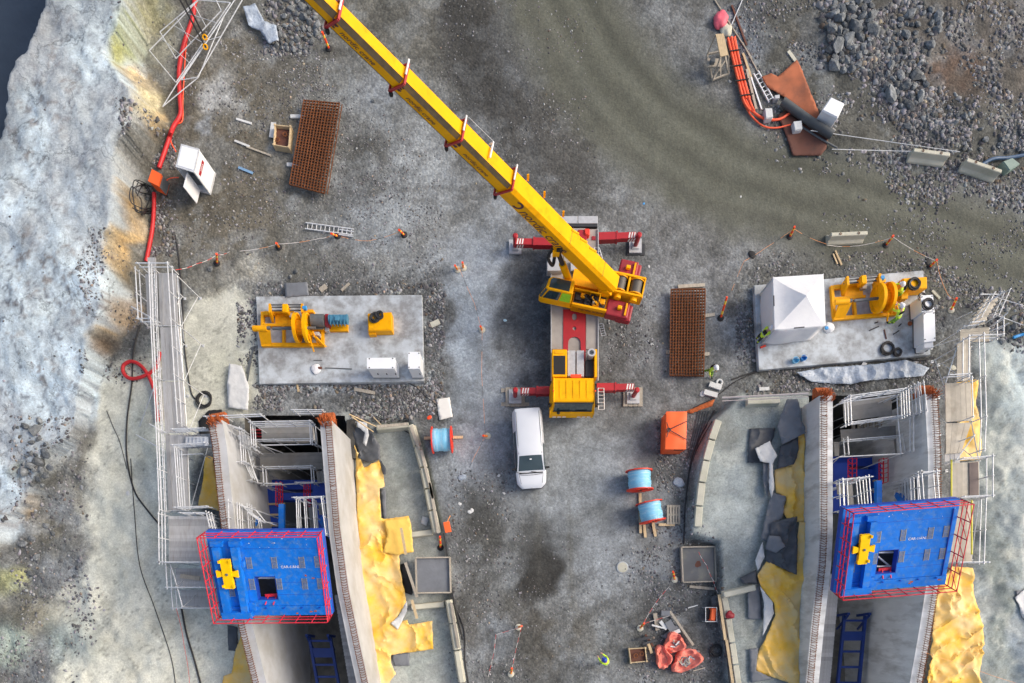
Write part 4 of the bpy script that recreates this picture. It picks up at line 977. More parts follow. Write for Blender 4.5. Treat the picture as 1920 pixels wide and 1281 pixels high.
inner_scaffold('white guardrail cage on the east side above the blue beams of the right channel',
    [(((1714,892),(1726,890),(1728,944),(1716,946)), 2, 2.2, True), (((1672,886),(1688,885),(1684,935),(1668,936)), 2, -0.8, True)],
    [([(1708,892),(1738,890)], 3.2, (1.0,0.6)), ([(1708,892),(1712,944)], 3.2, (1.0,0.66)), ([(1736,890),(1740,942)], 3.2, (1.0,0.66)), ([(1700,898),(1702,944)], 2.4, (1.0,0.66,0.33)), ([(1690,906),(1692,944)], 1.4, (1.0,0.66,0.33)), ([(1680,914),(1680,944)], 0.4, (1.0,0.66,0.33)), ([(1670,922),(1668,944)], -0.6, (1.0,0.5))],
    ([(1710,894),(1736,892)], 3.2, -5))

def blue_frame(label, x0, x1, yt, posts, col, red, dx):
    c = W((x0+x1)/2, yt+40, 0); root = empty('steel_trestle', (c.x, c.y, 0), label, 'steel frame')
    z = -1.6
    def bx(name, a, b, z0, z1, m=M_DBLUE):
        p, q = W(*a, z1), W(*b, z1); k = MB(); k.prism([(p.x,p.y),(q.x,p.y),(q.x,q.y),(p.x,q.y)], z0, z1); return k.build(name, m, root)
    for (a, b) in posts: bx('box_girder', (a, yt), (b, yt+92), z-0.9, z)
    bx('cross_girder', (x0, yt-12), (x1, yt+6), z-1.9, z-1.0); bx('cross_girder', (x0, yt+12), (x1, yt+26), z-1.3, z-0.35)
    for k in range(4):
        a = posts[0] if len(posts) else (x0, x1)
        m = MB(); p, q = W(col-60 if dx < 0 else col-12, yt+34+k*20, z+0.1), W(col+8 if dx < 0 else col+18, yt+33+k*20, z+0.1); m.bar(p, q, 0.12, 0.1); m.build('timber_batten', M_WOOD, root)
    k = MB(); p0, p1 = W(col-5, yt+33, 1.5), W(col+5, yt+90, 1.5); k.prism([(p0.x,p0.y),(p1.x,p0.y),(p1.x,p1.y),(p0.x,p1.y)], 1.2, 1.5); k.build('column', M_BLUE, root)
    for xr in red:
        for off in (0, 8):
            a, b = W(xr+off, yt-6, -0.4), W(xr+off, yt+38, -0.8); ladder_frame(root, a, b, (0.02,0,0.5), 5, r=0.03, name='red_lattice', m=M_RRAIL)
        k = MB()
        for j in range(5):
            k.cyl(W(xr, yt-4+j*9, -0.4), W(xr+8, yt+4+j*9, -0.5), 0.025, n=4)
        k.build('red_lacing', M_RRAIL, root)
    for (a, b) in ((posts[0][0]-30, 1), (posts[-1][1]+14, -1)):
        k = MB(); p, q = W(a, yt+95, 2.2), W(a+22*b, yt+60, 0.6); k.bar(p, q, 0.5, 0.25); k.build('raking_strut', M_BLUE, root)
    return root
blue_frame('deep blue steel girders with red lattice posts inside the left channel', 478, 616, 912, [(487,522),(586,612)], 527, (472,522,574), -1)
blue_frame('deep blue steel girders with red lattice posts inside the right channel', 1562, 1712, 868, [(1563,1592),(1642,1694)], 1649, (1590,1648,1694), 1)

# blue ladder-like trestles on the channel floors, stairs beside them
def floor_trestle(label, pts, z):
    c = W(*pts[0], z[0]); root = empty('ladder_trestle', (c.x, c.y, c.z), label, 'steel frame')
    (x0,y0),(x1,y1) = pts; a0, a1 = W(x0, y0, z[0]), W(x1, y1, z[1]); wd = Vector((1.35,0,0))
    for o_ in (Vector(), wd):
        m = MB(); m.bar(a0+o_, a1+o_, 0.16, 0.22); m.build('side_beam', M_NAVY, root)
        m = MB(); m.bar(a0+o_+Vector((0,0,-1.0)), a0+o_+Vector((0,0.15,0.6)), 0.16, 0.16); m.bar(a0+o_+Vector((0,-0.9,-1.0)), a0+o_+Vector((0,0.05,0.5)), 0.1, 0.1); m.build('upright', M_NAVY, root)
    n = 6
    for k in range(n):
        t = (k+0.3)/n; p = a0.lerp(a1, t); m = MB(); m.bar(p, p+wd, 0.14 if k != 1 else 0.6, 0.12); m.build('cross_member', M_NAVY, root)
    return root
floor_trestle('dark blue ladder-like trestle on the floor of the left channel', ((580,1195),(604,1330)), (-2.6,-2.2))
floor_trestle('dark blue ladder-like trestle on the floor of the right channel', ((1583,1155),(1566,1330)), (-2.6,-2.2))
def floor_stair(label, a, b, wpx, z):
    c = W(*a, z[0]); root = empty('concrete_stair', (c.x, c.y, c.z), label, 'stair'); p, q = W(*a, z[0]), W(*b, z[1]); n = 34; wd = Vector((wpx/31.0,0,0))
    me_ = None
    for k in range(n):
        t = p.lerp(q, k/n)
        if me_ is None:
            m = MB(); m.box((t.x+wd.x/2, t.y, t.z), (wd.x, 0.27, 0.06)); o = m.build('step', M_PLANK, root); me_ = o.data; t0 = t
        else:
            o = newobj('step', me_, root); o.location = t-t0
    m = MB(); m.bar(p+Vector((0,0,-0.1)), q+Vector((0,0,-0.1)), 0.08, 0.2); m.bar(p+wd+Vector((0,0,-0.1)), q+wd+Vector((0,0,-0.1)), 0.08, 0.2); m.build('stringer', M_DARK, root)
floor_stair('long narrow stair down the east side of the left channel', (628,1120), (664,1340), 18, (-1.0,-2.6))
floor_stair('long narrow stair down the west side of the right channel', (1553,1080), (1530,1340), 22, (-1.0,-2.6))

# ------------------------------------------------------------------ tilted blue platforms
def blue_platform(label, ctr, rz, hatch_brace):
    root = empty('steel_platform', ctr, label, 'platform', 'tilted blue platforms'); root.rotation_euler = (R(23), 0, rz)
    Wd, Ln = 6.0, 4.7
    def L(u, v, z=0): return Vector(((u-0.5)*Wd, (0.5-v)*Ln, z))
    def put(mb, name, m, parent=None):
        me_ = bpy.data.meshes.new(name); me_.from_pydata([tuple(p) for p in mb.v], [], mb.f); me_.materials.append(m); return newobj(name, me_, parent or root)
    def bx(name, u0, u1, v0, v1, z0, z1, m=M_BLUE, parent=None):
        k = MB(); a, b = L(u0, v1), L(u1, v0); k.hexa([(a.x,a.y,z0),(b.x,a.y,z0),(b.x,b.y,z0),(a.x,b.y,z0),(a.x,a.y,z1),(b.x,a.y,z1),(b.x,b.y,z1),(a.x,b.y,z1)]); return put(k, name, m, parent)
    hu0, hu1, hv0, hv1 = 0.355, 0.535, 0.53, 0.81
    # deck plates round the hatch
    g = 0.0012
    for (u0, u1, v0, v1) in ((0, 1, 0, 0.40), (0, hu0, 0.40+g, 0.885), (hu0+g, hu1-g, 0.40+g, hv0), (hu0+g, hu1-g, hv1, 0.885), (hu1, 1, 0.40+g, 0.885)):
        bx('deck_plate', u0, u1, v0, v1, -0.10, 0.0)
    bx('front_lip', 0, 1, 0.888, 1.0, -0.10, 0.05)
    bx('edge_beam', 0, 1, -0.002, 0.03, -0.45, -0.101, M_DBLUE); bx('edge_beam', 0, 1, 0.965, 1.002, -0.45, -0.101, M_DBLUE); bx('edge_beam', 0.0, 0.02, 0.031, 0.964, -0.45, -0.101, M_DBLUE); bx('edge_beam', 0.98, 1.0, 0.031, 0.964, -0.45, -0.101, M_DBLUE)
    bx('side_strip', 0.952, 0.958, 0.10, 0.885, 0.001, 0.06, M_DBLUE)
    # twin beams that carry the yellow cross piece
    for u in (0.055, 0.215):
        bx('box_beam', u, u+0.06, 0.16, 0.99, 0.051, 0.42); bx('beam_foot', u-0.02, u+0.085, 0.10, 0.158, 0.002, 0.25)
    bx('cross_beam', 0.04, 0.30, 0.93, 1.02, 0.06, 0.47)
    bx('bracket', 0.278, 0.335, 0.83, 0.93, 0.052, 0.2); bx('bracket', 0.278, 0.30, 0.33, 0.40, 0.002, 0.28)
    # yellow cross piece
    k = MB(); a, b = L(0.125, 0.62), L(0.205, 0.28); k.hexa([(a.x,a.y,0.44),(b.x,a.y,0.44),(b.x,b.y,0.44),(a.x,b.y,0.44),(a.x,a.y,0.66),(b.x,a.y,0.66),(b.x,b.y,0.66),(a.x,b.y,0.66)])
    M_YC = mat('saddle yellow', (255,200,0), 0.5, var=0.05, spec=0.2); yb = put(k, 'yellow_saddle', M_YC); cxy = L(0.165, 0.45)
    for s in (-1, 1):
        k = MB(); k.hexa([(cxy.x+s*0.20,cxy.y-0.10,0.50),(cxy.x+s*0.56,cxy.y-0.20,0.50),(cxy.x+s*0.56,cxy.y+0.20,0.50),(cxy.x+s*0.20,cxy.y+0.10,0.50),(cxy.x+s*0.20,cxy.y-0.10,0.62),(cxy.x+s*0.56,cxy.y-0.20,0.62),(cxy.x+s*0.56,cxy.y+0.20,0.62),(cxy.x+s*0.20,cxy.y+0.10,0.62)]); put(k, 'wing', M_YC, yb)
        for e in (0.30, 0.585):
            k = MB(); q = L(0.165+s*0.045, e); k.box((q.x, q.y, 0.70), (0.1, 0.14, 0.1)); put(k, 'lug', M_YC, yb)
    k = MB(); k.lathe([(0.42,0.43),(0.42,0.49),(0.1,0.49)], (cxy.x, cxy.y, 0), 16); put(k, 'bearing_disc', M_BLK, yb)
    k = MB(); k.lathe([(0.07,0.66),(0.07,0.70),(0.03,0.71)], (cxy.x, cxy.y, 0), 10); put(k, 'pin', M_GREYM, yb)
    # gratings of thin bars
    bars = None
    for (u, v) in ((0.33,0.365),(0.55,0.365),(0.79,0.365),(0.925,0.36),(0.325,0.62),(0.565,0.62),(0.79,0.62),(0.925,0.62),(0.135,0.70)):
        q = L(u, v)
        if bars is None:
            k = MB()
            for j in range(9): k.box((0, -0.28+j*0.07, 0.02), (0.28, 0.025, 0.035))
            for s in (-0.13, 0.13): k.box((s, 0, 0.012), (0.03, 0.64, 0.02))
            o = put(k, 'grating', M_GRATE); bars = o.data
        else: o = newobj('grating', bars, root)
        o.location = (q.x, q.y, 0.003)
    k = MB(); a, b = L(hu0, hv1), L(hu1, hv0)
    for (p, q) in (((a.x,a.y),(b.x,a.y)),((b.x,a.y),(b.x,b.y)),((b.x,b.y),(a.x,b.y)),((a.x,b.y),(a.x,a.y))): k.bar((p[0],p[1],-0.2), (q[0],q[1],-0.2), 0.04, 0.4)
    put(k, 'hatch_frame', M_DBLUE)
    k = MB()
    for t in ((0.2, 0.25), (0.8, 0.85)) if hatch_brace else ((0.2, 0.2),): k.cyl((a.x, a.y+(b.y-a.y)*(1-t[0]), -0.5), (b.x, a.y+(b.y-a.y)*(1-t[1]), -0.5), 0.05, n=5)
    if hatch_brace: k.cyl((a.x+0.05, b.y-0.3, -0.55), (b.x, a.y+0.15, -0.55), 0.05, n=5)
    put(k, 'hatch_bar', M_GALV)
    bx('under_deck_shade', 0.27, 0.62, 0.40, 0.90, -1.15, -1.05, M_DARK)  # deck below the hatch, added in dark steel to put shade into the opening
    k = MB()
    for s in (0.35, 0.75): k.bar((a.x+(b.x-a.x)*s, a.y-0.25, 0.12), (a.x+(b.x-a.x)*s+0.12, a.y+0.15, -0.3), 0.05, 0.05)
    k.bar((a.x+0.3, a.y+0.12, -0.28), (b.x-0.1, a.y+0.16, -0.28), 0.16, 0.05); put(k, 'hatch_ladder', M_RRAIL)
    for i in range(5 if not hatch_brace else 3):
        u, v = (rng.uniform(0.6,0.95), rng.uniform(0.92,0.98)) if i < 3 else (rng.uniform(0.5,0.9), rng.uniform(0.45,0.8)); q = L(u, v); k = MB(); zt_ = 0.051 if v > 0.88 else 0.001
        k.prism([(q.x+rng.uniform(0.03,0.12)*math.cos(t), q.y+rng.uniform(0.02,0.07)*math.sin(t)) for t in [a_*math.pi/4 for a_ in range(8)]], zt_, zt_+0.003); put(k, 'rust_patch', M_RUSTB)
    for i in range(26):
        q = L(rng.uniform(0.25,0.97), 0.05+0.14*rng.random()**2); k = MB(); r_ = rng.uniform(0.012,0.05); k.prism([(q.x+r_*rng.uniform(0.4,1.2)*math.cos(t), q.y+r_*rng.uniform(0.4,1.0)*math.sin(t)) for t in [a_*math.pi/3 for a_ in range(6)]], 0.001, 0.003); put(k, 'cement_splash', M_FLEECE)
    for v in (0.2, 0.6, 0.75):
        k = MB(); k.bar(L(0.3, v, 0.002) if v < 0.5 else L(0.54, v, 0.002), L(0.95, v, 0.002), 0.018, 0.004); put(k, 'weld_seam', M_DBLUE)
    k = MB()
    for u in (0.42, 0.58, 0.74, 0.9): q = L(u, 0.905); k.box((q.x, q.y, 0.1), (0.06, 0.06, 0.12))
    for u in (0.45, 0.6, 0.75): q = L(u, 0.012); k.box((q.x, q.y, 0.04), (0.16, 0.08, 0.06))
    put(k, 'stop_lugs', M_DBLUE)
    tw = bpy.data.curves.new('stencil', 'FONT'); tw.body = 'CAR-1/ANL'; tw.size = 0.2; tw.extrude = 0.002; mt_ = eval_mesh(bpy.data.objects.new('t', tw))
    mt_.materials.clear(); mt_.materials.append(M_TEXTW); ot = newobj('stencil_text', mt_, root); ot.location = L(0.60, 0.43, 0.006)
    # red railings standing square to the tilted deck
    for (u0, v0, u1, v1, n) in ((0,0,1,0,7),(1,0,1,1,5),(1,1,0,1,7),(0,1,0,0,6)):
        p, q = L(u0, v0), L(u1, v1); k = MB()
        for h in (0.28, 0.62, 1.05): k.cyl(p+Vector((0,0,h)), q+Vector((0,0,h)), 0.028, n=5)
        for j in range(n+1):
            t = p.lerp(q, j/n); k.cyl(t+Vector((0,0,-0.02)), t+Vector((0,0,1.08)), 0.028, n=5)
            if j < n and (u0 == u1): k.cyl(t+Vector((0,0,0.28)), p.lerp(q, (j+1)/n)+Vector((0,0,1.05)), 0.02, n=4)
        put(k, 'guardrail', M_RRAIL)
    return root
blue_platform('tilted blue steel platform with red rails over the left channel', (-12.72, 1.50, 5.35), R(0.5), False)
blue_platform('tilted blue steel platform with red rails over the right channel', (20.2, 2.92, 5.35), R(4.5), True)
# ------------------------------------------------------------------ mobile crane
CXc = 3.66
crane = empty('mobile_crane', (CXc, 16.5, 0), 'yellow and red mobile crane on outriggers with its boom raised over the site', 'crane')
def pxbox(name, a, b, z0, z1, m, parent=crane, bev=0.0, n=None):
    p, q = W(*a, z1), W(*b, z1); k = MB(); x0, x1 = sorted((p.x, q.x)); y0, y1 = sorted((p.y, q.y))
    if bev: k.cbox(((x0+x1)/2, (y0+y1)/2, (z0+z1)/2), (x1-x0, y1-y0, z1-z0), bev)
    else: k.box(((x0+x1)/2, (y0+y1)/2, (z0+z1)/2), (x1-x0, y1-y0, z1-z0))
    return k.build(name, m, parent)
zd = 1.55
k = MB(); k.box((CXc, 16.6, 1.03), (1.3, 10.2, 0.66)); k.build('chassis', M_DRED, crane)
pxbox('deck_plate', (1034,470), (1056,655), 1.40, zd, M_DECK); pxbox('deck_plate', (1099,430), (1121,655), 1.40, zd, M_DECK); pxbox('deck_plate', (1057,428), (1098,580), 1.38, zd-0.03, M_DECK)
# red centre plate with its round openings and arched end
def plate_with_holes():
    k = MB(); x0, y0 = W(1056,581,zd+.01).x, W(1056,581,zd).y; x1, y1 = W(1098,660,zd).x, W(1098,660,zd).y
    cx = (x0+x1)/2; aw = 0.36
    out = [(x0,y0),(x0,y1),(cx-aw-0.02,y1)]+[(cx+aw*math.cos(t), y1+0.55+0.32*math.sin(t)) for t in [math.pi-i*math.pi/10 for i in range(11)]]+[(cx+aw+0.02,y1),(x1,y1),(x1,y0)]
    holes = [[(cx+0.14*math.cos(t), y0-0.42+0.22*math.sin(t)) for t in [i*math.pi/8 for i in range(16)]], [(cx+0.11*math.cos(t), y0-1.1+0.11*math.sin(t)) for t in [i*math.pi/6 for i in range(12)]]]
    V = [Vector(p) for p in out]; faces = [list(range(len(out)))]
    for h in holes: s = len(V); V += [Vector(p) for p in h]; faces.append(list(range(s, s+len(h))))
    r = delaunay_2d_cdt(V, [], faces, 1, 1e-5)
    hs = [(np.mean([p[0] for p in h]), np.mean([p[1] for p in h]), max(abs(p[0]-np.mean([q[0] for q in h])) for p in h), max(abs(p[1]-np.mean([q[1] for q in h])) for p in h)) for h in holes]
    fs = []
    for f in r[2]:
        c = sum((r[0][i] for i in f), Vector((0,0)))/len(f)
        if any(((c.x-a)/e)**2+((c.y-b)/g)**2 < 0.9 for a, b, e, g in hs): continue
        if poly_sd(np.array([c.x]), np.array([c.y]), out)[0] < 0: continue
        fs.append(tuple(f))
    k.add([(p.x, p.y, zd+0.04) for p in r[0]], fs); o = k.build('centre_plate', M_RED, crane); md = o.modifiers.new('s', 'SOLIDIFY'); md.thickness = 0.08; md.offset = -1
plate_with_holes()
pxbox('deck_plate', (1057,582), (1097,660), 1.36, zd-0.045, M_DECK)
for x in (1033.5, 1121.5):
    k = MB(); a, b = W(x,430 if x > 1100 else 470,zd+.06), W(x,714,zd+.06); k.bar(a, b, 0.05, 0.1); k.build('side_rail', M_ALU, crane)
# engine bay behind the driver's cab
pxbox('engine_cover', (1035,655), (1063,707), 1.3, 2.15, M_YEL, bev=0.04); pxbox('radiator_grille', (1038,667), (1060,702), 2.1, 2.17, M_BLK)
pxbox('grille_handle', (1040,657), (1057,663), 2.14, 2.18, M_YEL2)
for i in range(2): pxbox('tread_cover', (1064+i*17,657), (1079+i*16,706), 1.4, 1.95+0.04*i, M_ALU, bev=0.02)
pxbox('side_panel', (1115,655), (1119.5,707), 1.3, 2.1, M_YEL); pxbox('step_box', (1098,676), (1113,706), 1.3, 1.7, M_DARK)
k = MB(); c = W(1109,662,2.3); k.lathe([(0.2,-0.9),(0.2,0),(0.23,0.02),(0.23,0.1),(0.14,0.1),(0.13,-0.2)], c, 16); k.build('exhaust_stack', M_ALU, crane, True)
pxbox('hinge_bar', (1070,702), (1090,708), 2.0, 2.1, M_POSTO)
# driver's cab: lofted
Xc0, Xc1 = 2.34, 4.65
k = MB(); prof = [(12.68,1.0),(12.68,2.78),(12.6,2.88),(11.38,2.92),(11.28,2.84),(11.12,1.72),(11.02,1.6),(10.98,0.75)]
n = len(prof); xs = [(Xc0-0.12,0.0),(Xc0-0.02,1.0),(Xc1+0.02,1.0),(Xc1+0.12,0.0)]
vv = []
for (y, z) in prof:
    t = 1.0 if z > 2.2 else (0.0 if z < 1.8 else 0.5); e = 0.13*(1-t); vv += [(Xc0-e, y, z), (Xc1+e, y, z)]
fs = [(2*i, 2*i+1, 2*i+3, 2*i+2) for i in range(n-1)]+[tuple(2*i for i in range(n))[::-1], tuple(2*i+1 for i in range(n))]
k.add(vv, fs); ob = k.build('driver_cab', M_YEL, crane); ob.modifiers.new('b', 'BEVEL').width = 0.05
k = MB(); k.add([(Xc0+0.08,11.262,2.78),(Xc1-0.08,11.262,2.78),(Xc1-0.05,11.105,1.78),(Xc0+0.05,11.105,1.78)], [(0,3,2,1)]); k.v = [(a,b-0.012,c) for a,b,c in k.v]; k.build('windscreen', M_GLASS, crane)
k = MB(); k.bar((Xc0+0.03,11.255,2.80),(Xc1-0.03,11.255,2.80),0.05,0.06); k.bar((Xc0+0.03,11.08,1.75),(Xc1-0.03,11.08,1.75),0.05,0.07); k.bar((Xc0+0.3,11.06,1.80),(Xc0+1.0,11.06,1.84),0.03,0.05); k.bar((Xc0+1.3,11.06,1.80),(Xc0+2.0,11.06,1.84),0.03,0.05); k.build('wiper', M_BLK, crane)
for i in range(5):
    k = MB(); x = Xc0+0.35+i*0.38; k.bar((x,12.5,2.905),(x,11.5,2.93),0.05,0.02); k.build('roof_rib', M_YEL, crane)
k = MB()
for i in range(8):
    if i in (3, 4): continue
    k.box((Xc0+0.15+i*0.29, 10.965, 0.95), (0.2, 0.02, 0.14))
k.build('bumper_stripes', M_WHITE, crane)
for x in (Xc0-0.02, Xc1+0.02):
    k = MB(); k.lathe([(0.05,0),(0.05,0.1),(0.02,0.13)], (x, 11.9, 2.86), 8); k.build('beacon', M_POSTO, crane)
for x, s in ((Xc0-0.2,-1),(Xc1+0.2,1)):
    k = MB(); k.box((x, 11.3, 2.2), (0.16,0.12,0.45)); k.cyl((x-s*0.1,11.3,2.4),(x-s*0.25,11.35,2.5),0.02,n=5); k.build('mirror', M_BLK, crane)
k = MB(); k.lathe([(0.1,0),(0.1,0.05),(0.05,0.07)], (Xc0+0.35, 11.0, 1.72), 10); k.build('bonnet_mirror', M_BLK, crane)
ladder_frame(crane, W(1121,728,1.2), W(1122,768,0.9), (0.35,0,0), 6, name='side_ladder'); ladder_frame(crane, W(1122,608,1.3), W(1128,630,0.3), (0.25,0.05,0), 5, name='side_ladder')
ladder_frame(crane, W(1114,465,1.6), W(1120,485,1.6), (0.3,0,0), 3, name='side_ladder')
# wheels
for y in (12.35, 14.0, 17.2, 18.85, 20.4):
    for s in (-1, 1):
        k = MB(); xm = CXc+s*1.12; k.lathe([(0.3,-0.2),(0.62,-0.19),(0.66,-0.12),(0.66,0.12),(0.62,0.19),(0.3,0.2)], (xm, y, 0.66), 20, Matrix.Rotation(R(90),3,'Y')); k.build('wheel', M_BLK, crane, True)
# rear: pads, red gear
pxbox('outrigger_pad', (1049,405), (1083,419), 0.9, 1.25, M_ALU, bev=0.02); pxbox('outrigger_pad', (1084,405), (1121,419), 0.9, 1.25, M_ALU, bev=0.02)
pxbox('rear_bumper', (1046,420), (1120,425), 0.7, 1.2, M_DARK); pxbox('hook_block', (1083,430), (1100,452), 1.4, 1.9, M_RED, bev=0.05); pxbox('winch_cover', (1096,428), (1106,440), 1.5, 2.0, M_REDO, bev=0.05)
pxbox('deck_box', (1026,483), (1055,508), 1.3, 1.95, M_ALU, bev=0.02); pxbox('deck_box', (1070,488), (1090,508), 1.5, 1.8, M_ALU, bev=0.02); pxbox('tool_tray', (1122,486), (1148,508), 1.7, 1.9, M_GREYM); pxbox('deck_grille', (1110,443), (1117,450), 1.5, 1.6, M_DRED)
# outriggers
M_HAZ = mat('hazard white', (226,222,218), 0.5, var=0.03)
def outrigger(a, za, b, pad, s, blocks):
    p, q = W(*a, za), W(*b, za); t = MB(); mid = p.lerp(q, 0.5)
    t.bar(p, mid, 0.44, 0.5); o = t.build('outrigger_beam', M_RED, crane)
    t = MB(); t.bar(mid, q, 0.36, 0.42); t.bar(mid-(q-p).normalized()*0.05, mid+(q-p).normalized()*0.05, 0.5, 0.56); t.build('beam_extension', M_RED, o)
    pd = W(*pad, 0.1)
    t = MB(); t.cyl((pd.x,pd.y,0.2),(pd.x,pd.y,1.35),0.13,n=12); t.lathe([(0.16,0),(0.16,0.08),(0.09,0.14)], (pd.x,pd.y,1.35), 12); t.build('jack', M_RED, o)
    t = MB(); t.cyl((pd.x,pd.y,0.15),(pd.x,pd.y,0.5),0.07,n=10); t.build('jack_rod', M_ALU, o)
    t = MB(); t.box((pd.x,pd.y,0.13),(0.75,0.85,0.12)); t.box((pd.x,pd.y,0.24),(0.4,0.45,0.1)); t.build('foot_plate', M_ALU, o)
    t = MB(); e = (q-p).normalized()
    for i in range(3):
        c = q-e*(0.12+i*0.15)+Vector((0,0,0.216)); t.add([c+Vector((-0.05,-0.16,0)),c+Vector((0.03,-0.16,0)),c+Vector((0.09,0.16,0)),c+Vector((0.01,0.16,0))],[(0,1,2,3)])
        d = q-e*(0.12+i*0.15)+Vector((0,-0.187,0)); t.add([d+Vector((-0.05,0,-0.18)),d+Vector((0.03,0,-0.18)),d+Vector((0.09,0,0.18)),d+Vector((0.01,0,0.18))],[(0,1,2,3)])
    t.build('hazard_stripes', M_HAZ, o)
    if blocks:
        for i in range(4):
            t = MB(); t.box((pd.x-0.45+i*0.3, pd.y, 0.03), (0.26,1.15,0.09)); bo = t.build('timber_mat', M_OLDWOOD); tag(bo, blocks, 'timber', 'timbers under the front jack '+('left' if pd.x < 3 else 'right'))
        for i in range(2):
            t = MB(); t.box((pd.x, pd.y-0.42+i*0.84, -0.035), (1.7 if pd.x < 3 else 1.2,0.22,0.07)); bo = t.build('timber_mat', M_OLDWOOD); tag(bo, blocks, 'timber', 'timbers under the front jack '+('left' if pd.x < 3 else 'right'))
outrigger((1036,457),0.95,(966,456),(966,464),-1,None); outrigger((1120,447),0.95,(1192,444),(1191,462),1,None)
outrigger((1038,734),0.9,(976,735),(966,744),-1,'weathered timber under the front jack nearest the white van'); outrigger((1118,728),0.9,(1188,727),(1187,744),1,'weathered timber under the front jack on the orange container side')
t = MB(); pd = W(1192,468,0.04); t.cbox((pd.x,pd.y,0.03),(1.1,0.7,0.07),0.02); bo = t.build('steel_mat', M_DARK); tag(bo, 'dark flat mat under the rear jack on the right', 'mat')

# upper structure, slewed
AZ = R(12); O = Vector((4.4, 18.2, 0)); fw = Vector((-math.cos(AZ), math.sin(AZ), 0)); sd_ = Vector((-math.sin(AZ), -math.cos(AZ), 0))
def Q(a, b, z): return O+fw*a+sd_*b+Vector((0,0,z))
def ubox(name, a0, a1, b0, b1, z0, z1, m, parent=crane, bev=0.0):
    k = MB(); k.hexa([Q(a1,b0,z0),Q(a1,b1,z0),Q(a0,b1,z0),Q(a0,b0,z0),Q(a1,b0,z1),Q(a1,b1,z1),Q(a0,b1,z1),Q(a0,b0,z1)]); k.f = [tuple(reversed(f)) for f in k.f] if ((Q(a1,b1,0)-Q(a1,b0,0)).cross(Q(a0,b0,0)-Q(a1,b0,0))).z < 0 else k.f
    o = k.build(name, m, parent)
    if bev: md = o.modifiers.new('b', 'BEVEL'); md.width = bev; md.segments = 2
    return o
ubox('turntable', -1.4, 1.0, -0.9, 1.3, 1.62, 1.9, M_YEL); ubox('engine_bay', -1.27, 0.72, 0.56, 1.45, 1.72, 2.3, M_YEL2)
ubox('bay_floor', -1.15, 0.68, 0.60, 1.32, 2.301, 2.33, M_DARK)
ubox('side_skirt', -1.27, 0.74, 1.33, 1.45, 1.75, 2.6, M_YEL, bev=0.02); ubox('bay_rim', -1.27, 0.74, 0.50, 0.58, 2.0, 2.62, M_YEL)
for (a, b, s, z, m) in ((0.45,0.95,0.3,2.5,M_DARK),(0.2,0.8,0.25,2.55,M_YEL2),(-0.1,1.1,0.35,2.5,M_DARK),(-0.35,0.8,0.3,2.6,M_BLK),(-0.6,1.1,0.32,2.5,M_YEL2),(-0.45,1.15,0.12,2.75,M_OLDWOOD),(-0.95,0.9,0.3,2.5,M_YEL2)):
    ubox('valve_block', a-s/2, a+s/2, b-s/2, b+s/2, 2.33, z, m, bev=0.03)
for i in range(7):
    k = MB(); a0 = rng.uniform(-1.0,0.5); k.tube(smooth_path([Q(a0,0.7,2.45),Q(a0+0.15,0.9,2.75),Q(a0-0.1,1.1,2.6),Q(a0-0.3,1.2,2.45)],4),0.025,5); k.build('hydraulic_hose', rng.choice([M_YEL2,M_BLK]), crane)
k = MB(); k.tube([Q(-0.2,0.72,2.5),Q(-0.2,0.72,2.95),Q(-0.75,0.72,2.95),Q(-0.75,0.72,2.5)],0.04,6); k.tube([Q(-0.75,0.72,2.95),Q(-0.75,1.1,2.9),Q(-0.75,1.2,2.5)],0.03,6); k.build('hand_bow', M_YEL, crane)
# operator cab
def cabv(a, b, z): return Q(a, b, z)
k = MB(); ring0 = [(0.78,0.56),(2.45,0.56),(2.62,0.72),(2.66,1.36),(2.5,1.44),(0.78,1.44)]; ring1 = [(0.80,0.58),(2.05,0.58),(2.22,0.70),(2.30,1.22),(2.15,1.30),(0.80,1.30)]
zs = [(ring0,1.9),(ring0,2.55),(ring1,3.5)]; vv = []
for rg, z in zs: vv += [Q(a,b,z) for a, b in rg]
fs = [tuple(range(6))]+[tuple(range(12,18))[::-1]]
for l in range(2):
    for i in range(6): fs.append((l*6+i, l*6+(i+1)%6, l*6+6+(i+1)%6, l*6+6+i)[::-1])
k.add(vv, fs); ob = k.build('operator_cab', M_YEL, crane); md = ob.modifiers.new('b','BEVEL'); md.width = 0.05; md.segments = 2
def panel(name, pts, m, off=0.012, parent=None):
    P = [Vector(p) for p in pts]; nrm = (P[1]-P[0]).cross(P[2]-P[0]).normalized()
    up = Vector((0,0,H))-sum(P, Vector())/len(P)
    if nrm.dot(up) < 0: nrm = -nrm; P = P[::-1]
    k = MB(); k.add([p+nrm*off for p in P], [tuple(range(len(P)))]); o = k.build(name, m, parent or crane); md = o.modifiers.new('s','SOLIDIFY'); md.thickness = off*0.8; md.offset = -1; return o
panel('roof_window', [Q(1.0,0.64,3.5),Q(2.0,0.64,3.5),Q(2.12,0.74,3.5),Q(2.14,1.20,3.5),Q(1.0,1.22,3.5)], M_GLASS)
e_ = lambda i, j, t, u: Q(*ring0[i],2.55).lerp(Q(*ring1[i],3.5), t).lerp(Q(*ring0[j],2.55).lerp(Q(*ring1[j],3.5), t), u)
panel('windscreen', [e_(2,3,0.02,0.04),e_(2,3,0.02,0.96),e_(2,3,0.93,0.96),e_(2,3,0.93,0.04)], M_GLASS); panel('corner_window', [e_(1,2,0.05,0.1),e_(1,2,0.05,0.9),e_(1,2,0.9,0.9),e_(1,2,0.9,0.1)], M_GLASS)
